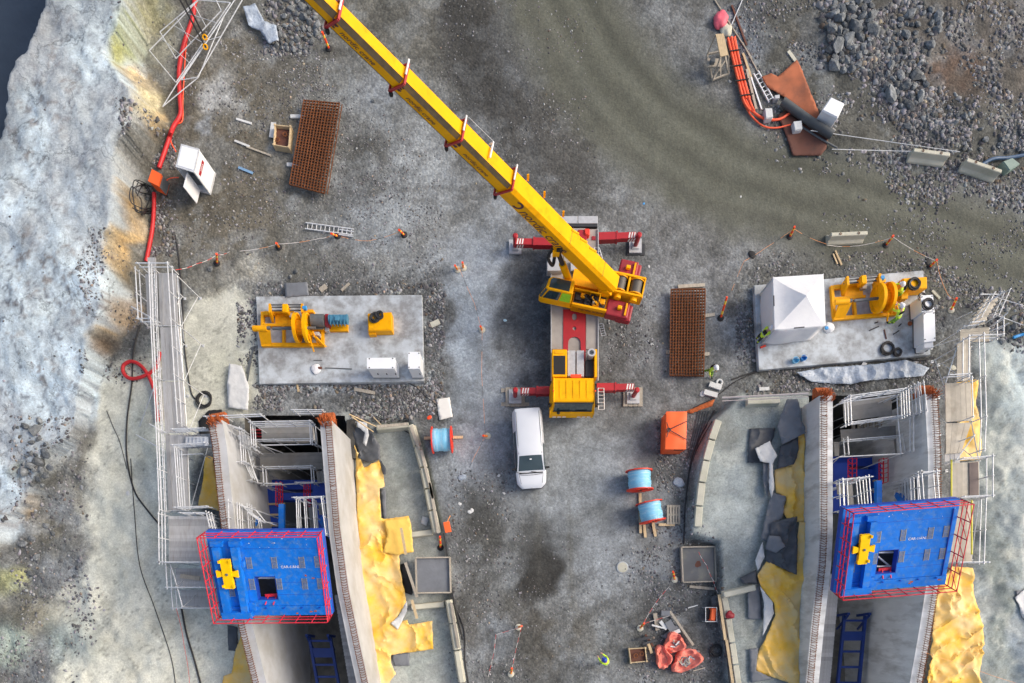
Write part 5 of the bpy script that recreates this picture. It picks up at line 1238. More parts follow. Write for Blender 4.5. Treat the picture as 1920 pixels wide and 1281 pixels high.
panel('side_window', [e_(4,5,0.08,0.03),e_(4,5,0.08,0.55),e_(4,5,0.88,0.55),e_(4,5,0.88,0.06)], M_GLASS); panel('vest_in_window', [e_(4,5,0.08,0.60),e_(4,5,0.08,0.95),e_(4,5,0.88,0.95),e_(4,5,0.88,0.60)], M_LIME)
panel('corner_window', [e_(3,4,0.05,0.1),e_(3,4,0.05,0.9),e_(3,4,0.9,0.9),e_(3,4,0.9,0.1)], M_GLASS)
# counterweights and winches
for (b0, b1, nm) in ((0.62,1.55,''),(-1.75,-0.75,'')):
    ubox('counterweight', -2.55, -1.25 if b0 > 0 else -1.5, b0, b1, 1.75, 2.45, M_DRED, bev=0.08)
    ubox('counterweight', -2.75, -1.9, b0+0.03, b1+0.04 if b0 > 0 else b1-0.02, 1.7, 2.25, M_DRED, bev=0.08)
    ubox('counterweight_lug', -2.1, -1.85, (b0+b1)/2-0.1, (b0+b1)/2+0.1, 2.45, 2.7, M_YEL, bev=0.04); ubox('counterweight_lug', -2.4, -2.3, (b0+b1)/2-0.35, (b0+b1)/2+0.35, 2.45, 2.58, M_YEL2)
ubox('winch_frame', -3.05, -1.2, -0.72, -0.62, 1.9, 2.95, M_YEL); ubox('winch_frame', -3.05, -1.2, 0.30, 0.40, 1.9, 2.95, M_YEL); ubox('winch_frame', -2.24, -2.14, -0.61, 0.29, 1.9, 2.9, M_YEL); ubox('winch_frame', -3.1, -3.02, -0.72, 0.4, 1.9, 2.85, M_YEL); ubox('frame_floor', -3.0, -1.2, -0.6, 0.28, 1.9, 2.1, M_DARK)
for a in (-1.72, -2.64):
    k = MB(); k.cyl(Q(a,-0.56,2.6),Q(a,0.2,2.6),0.34,n=20); dr = k.build('winch_drum', M_ROPE, crane, True)
    for b in (-0.58, 0.2):
        k = MB(); k.cyl(Q(a,b,2.6),Q(a,b+0.05,2.6),0.42,n=20); k.build('drum_flange', M_YEL2, dr, True)
    k = MB(); k.cyl(Q(a,0.26,2.6),Q(a,0.62,2.6),0.2,n=14); k.build('winch_motor', M_YEL, dr, True)
# boom
E_ = R(51); P0 = Vector((188*(H-3.4)/F, 604*(H-3.4)/F, 3.4)); bd = fw*math.cos(E_)+Vector((0,0,math.sin(E_))); bn = (Vector((0,0,1))*math.cos(E_)-fw*math.sin(E_)).normalized(); bs = sd_
P0 = P0-bn*0.35
def BP(s, x, y): return P0+bd*s+bs*x+bn*y
def s_at(py):
    lo, hi = 0.0, 26.0
    for _ in range(50):
        m_ = (lo+hi)/2; p = BP(m_,0,0.3); y = CY-p.y*F/(H-p.z)
        if y > py: lo = m_
        else: hi = m_
    return lo
cuts = [-0.35]+[s_at(y) for y in (338,246,141,20,-140)]
def boom_section(s0, s1, w_, h, name, base=False):
    prof = [(-w_/2+0.1,h/2),(w_/2-0.15,h/2),(w_/2,h/2-0.18),(w_/2,-h/4),(w_/2-0.12,-h/2+0.06),(w_/2-0.3,-h/2),(-w_/2+0.3,-h/2),(-w_/2+0.12,-h/2+0.06),(-w_/2,-h/4),(-w_/2,h/2-0.12)]
    n = len(prof); k = MB(); vv = []
    for s in (s0, s1): vv += [BP(s, x, y) for x, y in prof]
    fs = [(i,(i+1)%n,n+(i+1)%n,n+i) for i in range(n)]+[tuple(range(n))[::-1], tuple(range(n,2*n))]
    k.add(vv, fs); return k.build(name, M_YEL, crane)
def text_on(body, s, x, y, size, parent, m, ux, uy, name='lettering', off=0.01):
    cu = bpy.data.curves.new('t','FONT'); cu.body = body; cu.size = size; cu.extrude = 0.002; cu.shear = 0.25; cu.align_y = 'CENTER'
    me_ = eval_mesh(bpy.data.objects.new('t', cu))
    uz = ux.cross(uy); M4 = Matrix((ux, uy, uz)).transposed().to_4x4(); o0 = BP(s, x, y)+uz*off; off_ = chain(parent)
    for v in me_.vertices: v.co = M4 @ v.co+o0-off_
    me_.materials.clear(); me_.materials.append(m); return newobj(name, me_, parent)
ws = [(0.98,1.05),(0.86,0.94),(0.76,0.84),(0.66,0.74),(0.56,0.64)]
SEC = []
for i in range(5):
    a = cuts[i]-(0.5 if i else 0); b = cuts[i+1]; SEC.append(boom_section(a, b, ws[i][0], ws[i][1], 'boom_section'))
M_GROOVE = mat('greasy boom edge', (84,72,52), 0.6, var=0.25, vscale=4, dirt=(150,110,30), damt=0.2)
for i in range(1, 5):
    w_, h = ws[i]; a, b = cuts[i]+0.05, cuts[i+1]-0.02; k = MB()
    k.add([BP(a,w_/2-0.142,h/2+0.008),BP(b,w_/2-0.142,h/2+0.008),BP(b,w_/2+0.010,h/2-0.174),BP(a,w_/2+0.010,h/2-0.174)],[(0,1,2,3)]); o = k.build('wear_shade_strip', M_GROOVE, SEC[i]); md = o.modifiers.new('s','SOLIDIFY'); md.thickness = 0.01
    k = MB(); k.add([BP(a,w_/2+0.008,-h/4-0.02),BP(b,w_/2+0.008,-h/4-0.02),BP(b,w_/2-0.11,-h/2+0.055),BP(a,w_/2-0.11,-h/2+0.055)],[(0,1,2,3)]); o = k.build('wear_shade_strip', M_BLK, SEC[i]); md = o.modifiers.new('s','SOLIDIFY'); md.thickness = 0.01  # black strip stands in for the shadow along the boom's lower edge
    # lettering and stencil marks on the flank, read towards the foot
    text_on('nordic crane', a+2.6, w_/2, 0.0, 0.30, SEC[i], M_TEXT, -bd, bn)
    k = MB()
    for j in range(7):
        s = a+3.0+(b-a-3.2)*rng.random(); x = w_/2+0.006; y = rng.uniform(-0.12,0.22); k.add([BP(s,x,y),BP(s+rng.uniform(0.08,0.25),x,y),BP(s+rng.uniform(0.08,0.2),x,y+0.09),BP(s,x,y+0.07)],[(0,1,2,3)])
    k.build('paint_scuff', M_TEXT, SEC[i])
for i in range(1, 5):      # red collars with a standing bracket
    s = cuts[i]; w_, h = ws[i-1]; k = MB(); q = 0.015
    pr = [(-w_/2-q,h/2+q),(w_/2+q,h/2+q),(w_/2+q,-h/2-q),(-w_/2-q,-h/2-q)]
    for j in range(4):
        a, b = pr[j], pr[(j+1)%4]; k.bar(BP(s,*a), BP(s,*b), 0.07, 0.09, up=bd)
    k.build('collar', M_RED, SEC[i-1])
    k = MB(); k.bar(BP(s+0.08,-w_/2-0.1,h/2+0.1), BP(s+0.08,0.1,h/2+0.1), 0.06, 0.05, up=bn); k.build('collar_bracket', M_WHITE, SEC[i-1])
    k = MB(); k.lathe([(0.07,-0.1),(0.09,0),(0.07,0.1)], BP(s-0.1,w_/2+0.04,-h/2-0.02), 10); k.build('rope_guide', M_BLK, SEC[i-1])
k = MB(); s = cuts[2]-1.6; k.bar(BP(s,-0.55,0.6), BP(s,0.15,0.6), 0.07, 0.06, up=bn); k.bar(BP(s,-0.5,0.4), BP(s,-0.5,0.6), 0.05); k.build('walk_bracket', M_WHITE, SEC[1])
k = MB(); k.cyl(BP(cuts[2],-0.5,0.62), BP(s,-0.55,0.62), 0.012, n=4); k.build('guard_wire', M_GALV, SEC[1])
text_on('nordic crane', cuts[1]-1.45, 0.49, -0.02, 0.72, SEC[0], M_TEXT, -bd, bn)
k = MB()   # round arrow mark in front of the words
for j in range(9):
    t = 0.6+j*0.5; c_, s_ = math.cos(t), math.sin(t); c2, s2 = math.cos(t+0.5), math.sin(t+0.5); k.add([BP(cuts[1]-1.05+0.28*c_,0.497,0.05+0.3*s_),BP(cuts[1]-1.05+0.28*c2,0.497,0.05+0.3*s2),BP(cuts[1]-1.05+0.16*c2,0.497,0.05+0.17*s2),BP(cuts[1]-1.05+0.16*c_,0.497,0.05+0.17*s_)],[(0,1,2,3)])
k.build('arrow_mark', M_TEXT, SEC[0])
for s in (1.2, 4.4):
    k = MB(); k.bar(BP(s,-0.49,0.528), BP(s,0.40,0.528), 0.02, 0.01, up=bn); k.build('panel_seam', M_GROOVE, SEC[0])
for s, x in ((5.3,-0.5),(6.9,-0.5),(8.2,-0.5)):
    k = MB(); k.bar(BP(s,x,0.5), BP(s+0.3,x-0.06,0.72), 0.1, 0.05); k.build('boom_lug', M_YEL, SEC[0])
for s in (2.2, 3.1, 3.9):
    k = MB(); k.bar(BP(s,-0.42,0.54), BP(s+0.6,-0.30,0.54), 0.08, 0.05, up=bn); k.build('top_bracket', M_YEL2, SEC[0])
k = MB(); k.box(tuple(BP(4.2,0.52,-0.45)), (0.35,0.3,0.45)); k.build('ram_bracket', M_YEL, SEC[0])
k = MB(); k.lathe([(0.15,-0.1),(0.15,0.1)], BP(4.3,0.52,-0.15), 12, Matrix.Rotation(R(90),3,'X')); k.build('ram_pin_hole', M_BLK, SEC[0])
# luffing ram
k = MB(); b0, b1 = Q(0.95,0.25,2.0), BP(4.15,0.25,-0.55); mid = b0.lerp(b1,0.62); k.cyl(b0, mid, 0.2, n=14); k.build('luffing_cylinder', M_YEL, crane, True)
k = MB(); k.cyl(mid, b1, 0.13, n=12); k.cyl(b1-(b1-b0).normalized()*0.2, b1, 0.2, n=12); k.build('luffing_rod', M_DARK, crane, True)
k = MB()
for i in range(4): k.bar(Q(0.9,-0.2+i*0.12,2.0+i*0.05), Q(-0.9,-0.1+i*0.1,2.1+i*0.05), 0.09, 0.25)
k.build('boom_cradle', M_YEL2, crane)
k = MB(); k.tube(smooth_path([BP(4.5,0.5,-0.45),BP(4.2,0.75,-0.9),BP(3.4,0.7,-1.2),BP(3.6,0.4,-1.0)],5),0.09,6); k.build('hose_loop', M_BLK, crane)
k = MB(); k.bar(BP(-0.3,-0.56,-0.2),BP(-0.3,0.56,-0.2),0.5,0.6,up=bn); k.build('boom_foot', M_YEL, crane)
def side_text(body, a, b, z, size):
    cu = bpy.data.curves.new('t','FONT'); cu.body = body; cu.size = size; cu.extrude = 0.002; me_ = eval_mesh(bpy.data.objects.new('t', cu))
    ux, uy = -fw, Vector((0,0,1)); uz = ux.cross(uy); M4 = Matrix((ux,uy,uz)).transposed().to_4x4(); o0 = Q(a,b,z)+sd_*0.012; off_ = chain(crane)
    for v in me_.vertices: v.co = M4 @ v.co+o0-off_
    me_.materials.clear(); me_.materials.append(M_TEXT); newobj('lettering', me_, crane)
side_text('nordic crane', 0.3, 1.45, 2.1, 0.28)
# ------------------------------------------------------------------ van
def van():
    root = empty('van', (1.03, 9.02, 0), 'small white delivery van parked in front of the crane cab', 'van'); root.rotation_euler = (0, 0, R(184))
    # stations: y, then ring of (half width, z): sill, flank, belt, window top, roof edge, roof centre
    st = [(-2.24, [(0.74,.42),(0.82,.65),(0.82,1.05),(0.70,1.60),(0.60,1.70),(0,1.73)]),
          (-2.12, [(0.82,.36),(0.88,.62),(0.88,1.05),(0.75,1.66),(0.65,1.79),(0,1.84)]),
          (-1.0,  [(0.84,.34),(0.90,.62),(0.89,1.05),(0.76,1.68),(0.66,1.82),(0,1.88)]),
          (-0.25, [(0.84,.34),(0.90,.62),(0.89,1.05),(0.76,1.68),(0.66,1.82),(0,1.88)]),
          (0.50,  [(0.84,.34),(0.90,.62),(0.89,1.05),(0.75,1.64),(0.65,1.77),(0,1.84)]),
          (1.26,  [(0.84,.34),(0.90,.62),(0.89,1.02),(0.80,1.12),(0.74,1.15),(0,1.20)]),
          (1.42,  [(0.84,.34),(0.90,.62),(0.89,1.00),(0.80,1.08),(0.70,1.11),(0,1.15)]),
          (2.0,  [(0.80,.34),(0.84,.60),(0.82,0.88),(0.72,0.98),(0.60,1.02),(0,1.05)]),
          (2.26,  [(0.56,.36),(0.58,.55),(0.56,0.76),(0.50,0.82),(0.42,0.85),(0,0.88)])]
    ring = []
    for y, rg in st: ring.append([(-a, y, z) for a, z in rg]+[(a, y, z) for a, z in rg[-2::-1]])
    n = 11; parts = {'body': MB(), 'windscreen': MB(), 'side_window': MB(), 'front_bumper': MB()}
    SUB = 5; fine_ = [smooth_path([ring[i][j] for i in range(len(st))], SUB) for j in range(n)]
    # widen the rings between the section points so that the roof and flanks are rounded
    rows = []
    for t in range(len(fine_[0])):
        rows.append(smooth_path([fine_[j][t] for j in range(n)], 3))
    nn = len(rows[0])
    for t in range(len(rows)-1):
        i = min(t//SUB, len(st)-2)
        for u in range(nn-1):
            j = min(u//3, n-2); q = [rows[t][u], rows[t+1][u], rows[t+1][u+1], rows[t][u+1]]; nm = 'body'
            if i == 4 and 4 <= j <= 5: nm = 'windscreen'
            elif i in (3, 4) and j in (2, 7) or (i == 2 and j == 7): nm = 'side_window'
            elif i == 7 and j in (0, 1, 8, 9): nm = 'front_bumper'
            parts[nm].add(q, [(0,1,2,3)])
    ring = [rows[0], rows[-1]]; n = nn
    parts['body'].add(ring[0], [tuple(range(n))]); parts['front_bumper'].add(ring[-1], [tuple(range(n))[::-1]])
    for nm, m in (('body', M_VAN), ('windscreen', M_CARGLASS), ('side_window', M_CARGLASS), ('front_bumper', mat('van bumper', (70,74,84), 0.5, var=0.1))):
        mb = parts[nm]; me_ = bpy.data.meshes.new(nm); me_.from_pydata(mb.v, [], mb.f); me_.materials.append(m)
        bm = bmesh.new(); bm.from_mesh(me_); bmesh.ops.remove_doubles(bm, verts=bm.verts, dist=0.0005); bmesh.ops.recalc_face_normals(bm, faces=bm.faces)
        if nm != 'body' or True:
            up = sum(f.normal.z*f.calc_area() for f in bm.faces)
            if up < 0: bmesh.ops.reverse_faces(bm, faces=bm.faces)
        bm.to_mesh(me_); bm.free(); me_.polygons.foreach_set('use_smooth', [True]*len(me_.polygons)); me_.set_sharp_from_angle(angle=R(42)); newobj(nm, me_, root)
    def loc(mb, nm, m, sm=False, par=None):
        me_ = bpy.data.meshes.new(nm); me_.from_pydata([tuple(v) for v in mb.v], [], mb.f); me_.materials.append(m)
        if sm: me_.polygons.foreach_set('use_smooth', [True]*len(me_.polygons)); me_.set_sharp_from_angle(angle=R(40))
        return newobj(nm, me_, par or root)
    for y in (-1.45, 1.45):
        for s in (-1, 1):
            k = MB(); k.lathe([(0.2,-0.1),(0.3,-0.1),(0.33,-0.06),(0.33,0.06),(0.3,0.1),(0.2,0.1)], (s*0.80, y, 0.33), 18, Matrix.Rotation(R(90),3,'Y')); loc(k, 'wheel', M_BLK, True)
    for s in (-1, 1):
        k = MB(); k.box((s*1.0, 1.12, 1.1), (0.2,0.1,0.16)); k.box((s*0.92, 1.1, 1.06), (0.1,0.06,0.05)); loc(k, 'wing_mirror', M_BLK)
        k = MB(); k.add([(s*0.55,2.12,0.90),(s*0.78,2.0,0.92),(s*0.72,1.85,0.985),(s*0.5,2.02,0.965)], [(0,1,2,3)]); k.v = [(a,b+0.012,c+0.012) for a,b,c in k.v]; loc(k, 'headlight', M_ALU)
    k = MB(); k.lathe([(0.07,0),(0.07,0.015),(0.03,0.02)], (0,2.2,0.9), 12); loc(k, 'badge', M_ALU)
    k = MB(); k.box((0,0.72,1.795),(0.12,0.06,0.02)); loc(k, 'mirror_mount', M_WHITE)
    k = MB()
    for s in (-0.5, 0.5): k.bar((s*0.9,1.40,1.175),(s*0.9+0.45,1.32,1.19),0.025,0.02)
    k.bar((-0.70,1.40,1.165),(0.70,1.40,1.165),0.06,0.02); loc(k, 'wiper', M_BLK)
    k = MB(); k.tube(smooth_path([(-0.72,1.46,1.10),(-0.4,1.50,1.145),(0,1.52,1.165),(0.4,1.50,1.145),(0.72,1.46,1.10)],4),0.012,4); k.tube([(-0.70,1.5,1.10),(-0.62,2.0,1.03)],0.01,4); k.tube([(0.70,1.5,1.10),(0.62,2.0,1.03)],0.01,4); loc(k, 'bonnet_gap', M_DARK)
    for s in (-1,1):
        k = MB(); k.tube([(s*0.665,-2.05,1.80),(s*0.675,-1.0,1.835),(s*0.665,0.4,1.80)],0.018,5); loc(k, 'roof_rail', M_GREYM)
        k = MB(); k.bar((s*0.90,-1.9,0.45),(s*0.90,1.2,0.45),0.04,0.14); loc(k, 'sill_trim', M_BLK)
        for y in (-1.0,-0.1,0.85): k = MB(); k.tube([(s*0.905,y,0.5),(s*0.897,y,1.05),(s*0.77,y+0.05,1.66)],0.009,4); loc(k, 'door_gap', M_DARK)
    for s in (-0.36,-0.12,0.12,0.36):
        k = MB(); k.bar((s,-1.9,1.855-abs(s)*0.09),(s,0.4,1.872-abs(s)*0.09),0.05,0.012); loc(k, 'roof_rib', M_VAN)
    return root
van()

# ------------------------------------------------------------------ winches on the slabs
def rod_coil(parent, name, c, R0, turns, m, r=0.025, h=0.03):
    k = MB(); pts = []
    for i in range(turns*14):
        t = i/14*2*math.pi; rr = R0*(1+0.12*math.sin(t*0.31+1)+0.06*math.sin(t*1.7)); pts.append(Vector(c)+Vector((rr*math.cos(t)+0.05*math.sin(t*0.23), rr*math.sin(t)+0.05*math.cos(t*0.37), h+0.02*math.sin(t*0.5)+0.012*(i/14))))
    k.tube(pts, r, 5); return k.build(name, m, parent)
def winch(label, motor=True):
    org = W(489.6, 650.3, 0.5); root = empty('cable_winch', (org.x, org.y, 0.36), label, 'winch', 'yellow cable winches')
    def Z(x, y, z): return W(465+x/6.508, 555+y/6.508, z)
    def b(name, x0, x1, y0, y1, z0, z1, m=M_YEL2, par=None, bev=0):
        p, q = Z(x0, y0, z1), Z(x1, y1, z1); k = MB(); X0, X1 = sorted((p.x, q.x)); Y0, Y1 = sorted((p.y, q.y))
        if bev: k.cbox(((X0+X1)/2,(Y0+Y1)/2,(z0+z1)/2),(X1-X0,Y1-Y0,z1-z0),bev)
        else: k.box(((X0+X1)/2,(Y0+Y1)/2,(z0+z1)/2),(X1-X0,Y1-Y0,z1-z0))
        return k.build(name, m, par or root)
    zf = 0.62
    for (x0,x1,y0,y1) in ((160,925,570,612),(155,190,190,568),(191,560,185,212),(192,570,335,366),(415,445,368,568),(890,922,395,568),(191,330,213,235)): b('frame_rail', x0,x1,y0,y1,0.362,zf+rng.uniform(-.004,.004))
    b('frame_plate', 332,560,214,334,0.362,0.50); b('frame_rail', 700,795,165,200,0.362,0.8); b('frame_rail', 780,925,385,415,0.362,0.8)
    # bolt ears along the front rail
    for i in range(9): b('anchor_bolt', 180+i*80, 194+i*80, 612, 622, 0.362, 0.5)
    # bearing pedestal
    k = MB(); k.hexa([Z(160,600,0.6),Z(292,600,0.6),Z(285,565,0.6),Z(170,565,0.6),Z(125,430,1.25),Z(275,430,1.25),Z(270,400,1.25),Z(120,400,1.25)]); k.f=[tuple(reversed(f)) for f in k.f] if False else k.f; k.build('bearing_pedestal', M_YEL2, root)
    k = MB(); k.cyl(Z(62,398,1.3), Z(232,398,1.3), 0.17, n=16); o = k.build('bearing_housing', M_YEL2, root, True); k = MB(); k.cyl(Z(232,393,1.3), Z(272,393,1.3), 0.1, n=12); k.build('shaft_end', M_GREYM, o, True)
    # drum with two large flanges
    c1, c2 = Z(600,390,1.27), Z(722,400,1.27); c2 = Vector((c2.x, c1.y, c2.z)); ax = Vector((1,0,0))
    k = MB(); k.cyl(c1, c2, 0.42, n=24); dr = k.build('drum', M_YEL2, root, True)
    for c in (c1, c2):
        k = MB(); k.lathe([(0.2,-0.02),(0.70,-0.02),(0.74,-0.09),(0.84,-0.09),(0.84,0.09),(0.74,0.09),(0.70,0.02),(0.2,0.02)], c, 36, Matrix.Rotation(R(90),3,'Y')); k.build('flange', M_YEL, dr, True)
        for i in range(6):
            t = i*math.pi/3; k = MB(); k.bar(c+Vector((0.0,0.25*math.cos(t),0.25*math.sin(t))), c+Vector((0.0,0.72*math.cos(t),0.72*math.sin(t))), 0.08, 0.1); k.build('flange_rib', M_YEL, dr)
    k = MB(); k.cyl(Z(300,398,1.27), Vector((c2.x+0.5,c1.y,c1.z)), 0.09, n=12); k.build('drum_shaft', M_GREYM, dr, True)
    # brake levers
    for i,(x0,y0,x1,y1) in enumerate(((745,470,805,680),(790,430,860,600),(830,500,955,620),(800,480,905,600))):
        k = MB(); k.bar(Z(x0,y0,1.2), Z(x1,y1,0.6), 0.07, 0.09); k.build('brake_lever', M_YEL2, root)
    b('brake_thruster', 790,868,435,480,0.6,1.05, M_ALU, bev=0.03)
    # level wind gear
    for y in (110,140,180):
        k = MB(); k.cyl(Z(258,y,1.05-(y-110)*0.002), Z(665,y-4,1.05-(y-110)*0.002), 0.045, n=10); k.build('guide_rod', M_GREYM, root, True)
    for x in (250, 645):
        k = MB(); k.hexa([Z(x+40,330,0.5),Z(x+70,330,0.5),Z(x+60,215,0.5),Z(x+30,215,0.5),Z(x,200,1.2),Z(x+28,200,1.2),Z(x+28,92,1.2),Z(x,92,1.2)]); k.build('end_bracket', M_YEL2, root)
    b('rope_carriage', 412,482,92,200,0.75,1.28, M_YEL, bev=0.05)
    k = MB(); k.cyl(Z(672,150,1.1), Z(715,150,1.1), 0.14, n=12); k.build('encoder', M_BLUEB, root, True)
    b('rope_clamp', 500,560,200,260,0.5,0.8, M_OLDWOOD, bev=0.03)
    if motor:
        k = MB(); k.cyl(Z(775,300,1.15), Z(930,300,1.15), 0.36, n=20); gb = k.build('gearbox', M_GREYM, root, True); b('gearbox_foot', 780,915,330,400,0.362,0.95, M_GREYM)
        b('coupling', 932,985,215,360,0.5,1.15, M_DRED, bev=0.05); b('coupling_guard', 935,985,360,430,0.5,0.8, M_ALU, bev=0.02)
        b('motor_base', 985,1215,340,425,0.362,0.62); k = MB(); k.cyl(Z(990,288,1.1), Z(1200,288,1.1), 0.27, n=16); mo = k.build('motor', M_MOTOR, root, True)
        b('terminal_box', 1055,1110,240,300,1.2,1.45, M_MOTOR, mo, 0.02); k = MB(); k.cyl(Z(1200,288,1.1), Z(1218,288,1.1), 0.29, n=16); k.build('fan_cover', M_MOTOR, mo, True)
        for i in range(5): b('cooling_fin', 1000+i*42, 1006+i*42, 230, 345, 1.05, 1.39, M_MOTOR, mo)
    return root
w1 = winch('yellow cable winch with grey gearbox and blue motor on the left slab', True)
w2 = winch('yellow cable winch without motor beside the two workers on the right slab', False)
o2 = W(1561, 601.6, 0.5); w2.location = (o2.x, o2.y, 0.36); w2.rotation_euler = (0,0,R(4.7))
def power_unit(label, c4top, ztop, low, coil):
    c = W(*c4top[0], ztop); root = empty('power_unit', (c.x, c.y, 0.36), label, 'power unit', 'yellow power units')
    P = [W(a, b, ztop) for a, b in c4top]; k = MB(); k.prism([(p.x, p.y) for p in P], 0.362, ztop); o = k.build('housing', M_YEL2, root); md = o.modifiers.new('b','BEVEL'); md.width = 0.03
    Pm = sum(P, Vector())/4; k = MB(); k.prism([((p.x-Pm.x)*0.9+Pm.x, (p.y-Pm.y)*0.9+Pm.y) for p in P], ztop+0.002, ztop+0.03); k.build('top_cover', M_YEL, root)
    P = [W(a, b, low[1]) for a, b in low[0]]; k = MB(); k.prism([(p.x, p.y) for p in P], 0.362, low[1]); o = k.build('control_box', M_YEL2, root); o.modifiers.new('b','BEVEL').width = 0.02
    return root
power_unit('yellow power unit with a black hose coil on the left slab', [(689,588),(734,585),(735,620),(690,621)], 1.05, ([(690,614),(703,613),(704,627),(691,628)], 0.8), None)
power_unit('yellow power unit behind the workers on the right slab', [(1692,522),(1738,519),(1739,541),(1693,544)], 1.25, ([(1690,544),(1703,543),(1703,560),(1690,561)], 0.95), None)
def coil(label, px, py, z, R0, turns=4, r=0.028, m=None, name='hose_coil', cat='hose'):
    p = W(px, py, z); o = rod_coil(None, name, (p.x, p.y, p.z), R0, turns, m or M_BCAB, r); return tag(o, label, cat)
coil('black hose coil lying on the left yellow power unit', 703, 596, 1.1, 0.24, 7, 0.035); coil('second black hose coil on the left yellow power unit', 711, 592, 1.12, 0.2, 6, 0.03)
coil('black hose coil lying on the right yellow power unit', 1713, 533, 1.3, 0.3, 7, 0.035)
coil('black cable coil lying on top of the long white cabinet', 1739, 571, 1.62, 0.28, 6, 0.028); coil('small black cable coil hung at the cabinet corner', 1728, 557, 1.4, 0.18, 4, 0.02)
coil('loose tangle of black cable on the right slab', 1663, 654, 0.38, 0.34, 8, 0.028); coil('tidy round black cable ring on the right slab', 1682, 661, 0.38, 0.2, 8, 0.03)
coil('black cable coil on the ground left of the left channel', 383, 750, 0.05, 0.42, 7, 0.03)

# ------------------------------------------------------------------ cabinets
M_SHADE = mat('cabinet side grey', (214,216,216), 0.45, var=0.04)
def cabinet(label, c4, zt, z0=0.362, doors=1, mbody=M_WHITE, plinth=True, bolts=True):
    P = [W(a, b, zt) for a, b in c4]; c = sum(P, Vector())/4; root = empty('electrical_cabinet', (c.x, c.y, z0), label, 'cabinet')
    k = MB(); k.prism([(p.x, p.y) for p in P], z0+0.12, zt-0.06); k.build('body', mbody, root)
    k = MB(); k.prism([((p.x-c.x)*1.04+c.x, (p.y-c.y)*1.04+c.y) for p in P], zt-0.06, zt); k.build('roof', mbody, root)
    k = MB(); k.prism([((p.x-c.x)*1.01+c.x, (p.y-c.y)*1.01+c.y) for p in P], z0, z0+0.12); k.build('plinth', M_GREYM, root)
    if bolts:
        for p in P:
            q = c.lerp(p, 0.86); k = MB(); k.lathe([(0.035,0),(0.035,0.03),(0.015,0.035)], (q.x,q.y,zt), 8); k.build('lifting_eye', M_DARK, root)
    # doors on the lower (south) face and the west face
    a, b = P[3], P[2]
    for i in range(doors):
        t0, t1 = (i+0.04)/doors, (i+0.96)/doors; p, q = a.lerp(b, t0), a.lerp(b, t1); nrm = Vector(((b-a).y, -(b-a).x, 0)).normalized(); nrm = nrm if nrm.y < 0 else -nrm
        k = MB(); k.hexa([p+nrm*0.001-Vector((0,0,zt-z0-0.18)), p+nrm*0.02-Vector((0,0,zt-z0-0.18)), q+nrm*0.02-Vector((0,0,zt-z0-0.18)), q+nrm*0.001-Vector((0,0,zt-z0-0.18)), p+nrm*0.001-Vector((0,0,0.1)), p+nrm*0.02-Vector((0,0,0.1)), q+nrm*0.02-Vector((0,0,0.1)), q+nrm*0.001-Vector((0,0,0.1))]); d = k.build('door', mbody, root)
        h = p.lerp(q, 0.85)+nrm*0.035-Vector((0,0,(zt-z0)*0.5)); k = MB(); k.box(h, (0.04,0.04,0.2)); k.build('handle', M_BLK, d)
    return root
cabinet('wide white electrical cabinet on the left slab', [(689,671.5),(740,671),(740,691),(689,691)], 2.1, doors=3)
cabinet('narrow white electrical cabinet at the corner of the left slab', [(765.5,660.5),(787,660.5),(787.5,691),(765.5,691)], 2.1, doors=1)
cr = cabinet('long pale electrical cabinet along the edge of the right slab', [(1732,585),(1752,583),(1754,638),(1733,641)], 1.5, doors=1)
cabinet('low end box of white electrical cabinet with a cable coil on top', [(1727,555),(1749,553.5),(1751,583),(1729,584.5)], 1.6, doors=1); cabinet('small white box closing the end of the long pale cabinet', [(1733,642),(1749,641),(1750,651),(1734,652)], 1.35, doors=1, bolts=False)
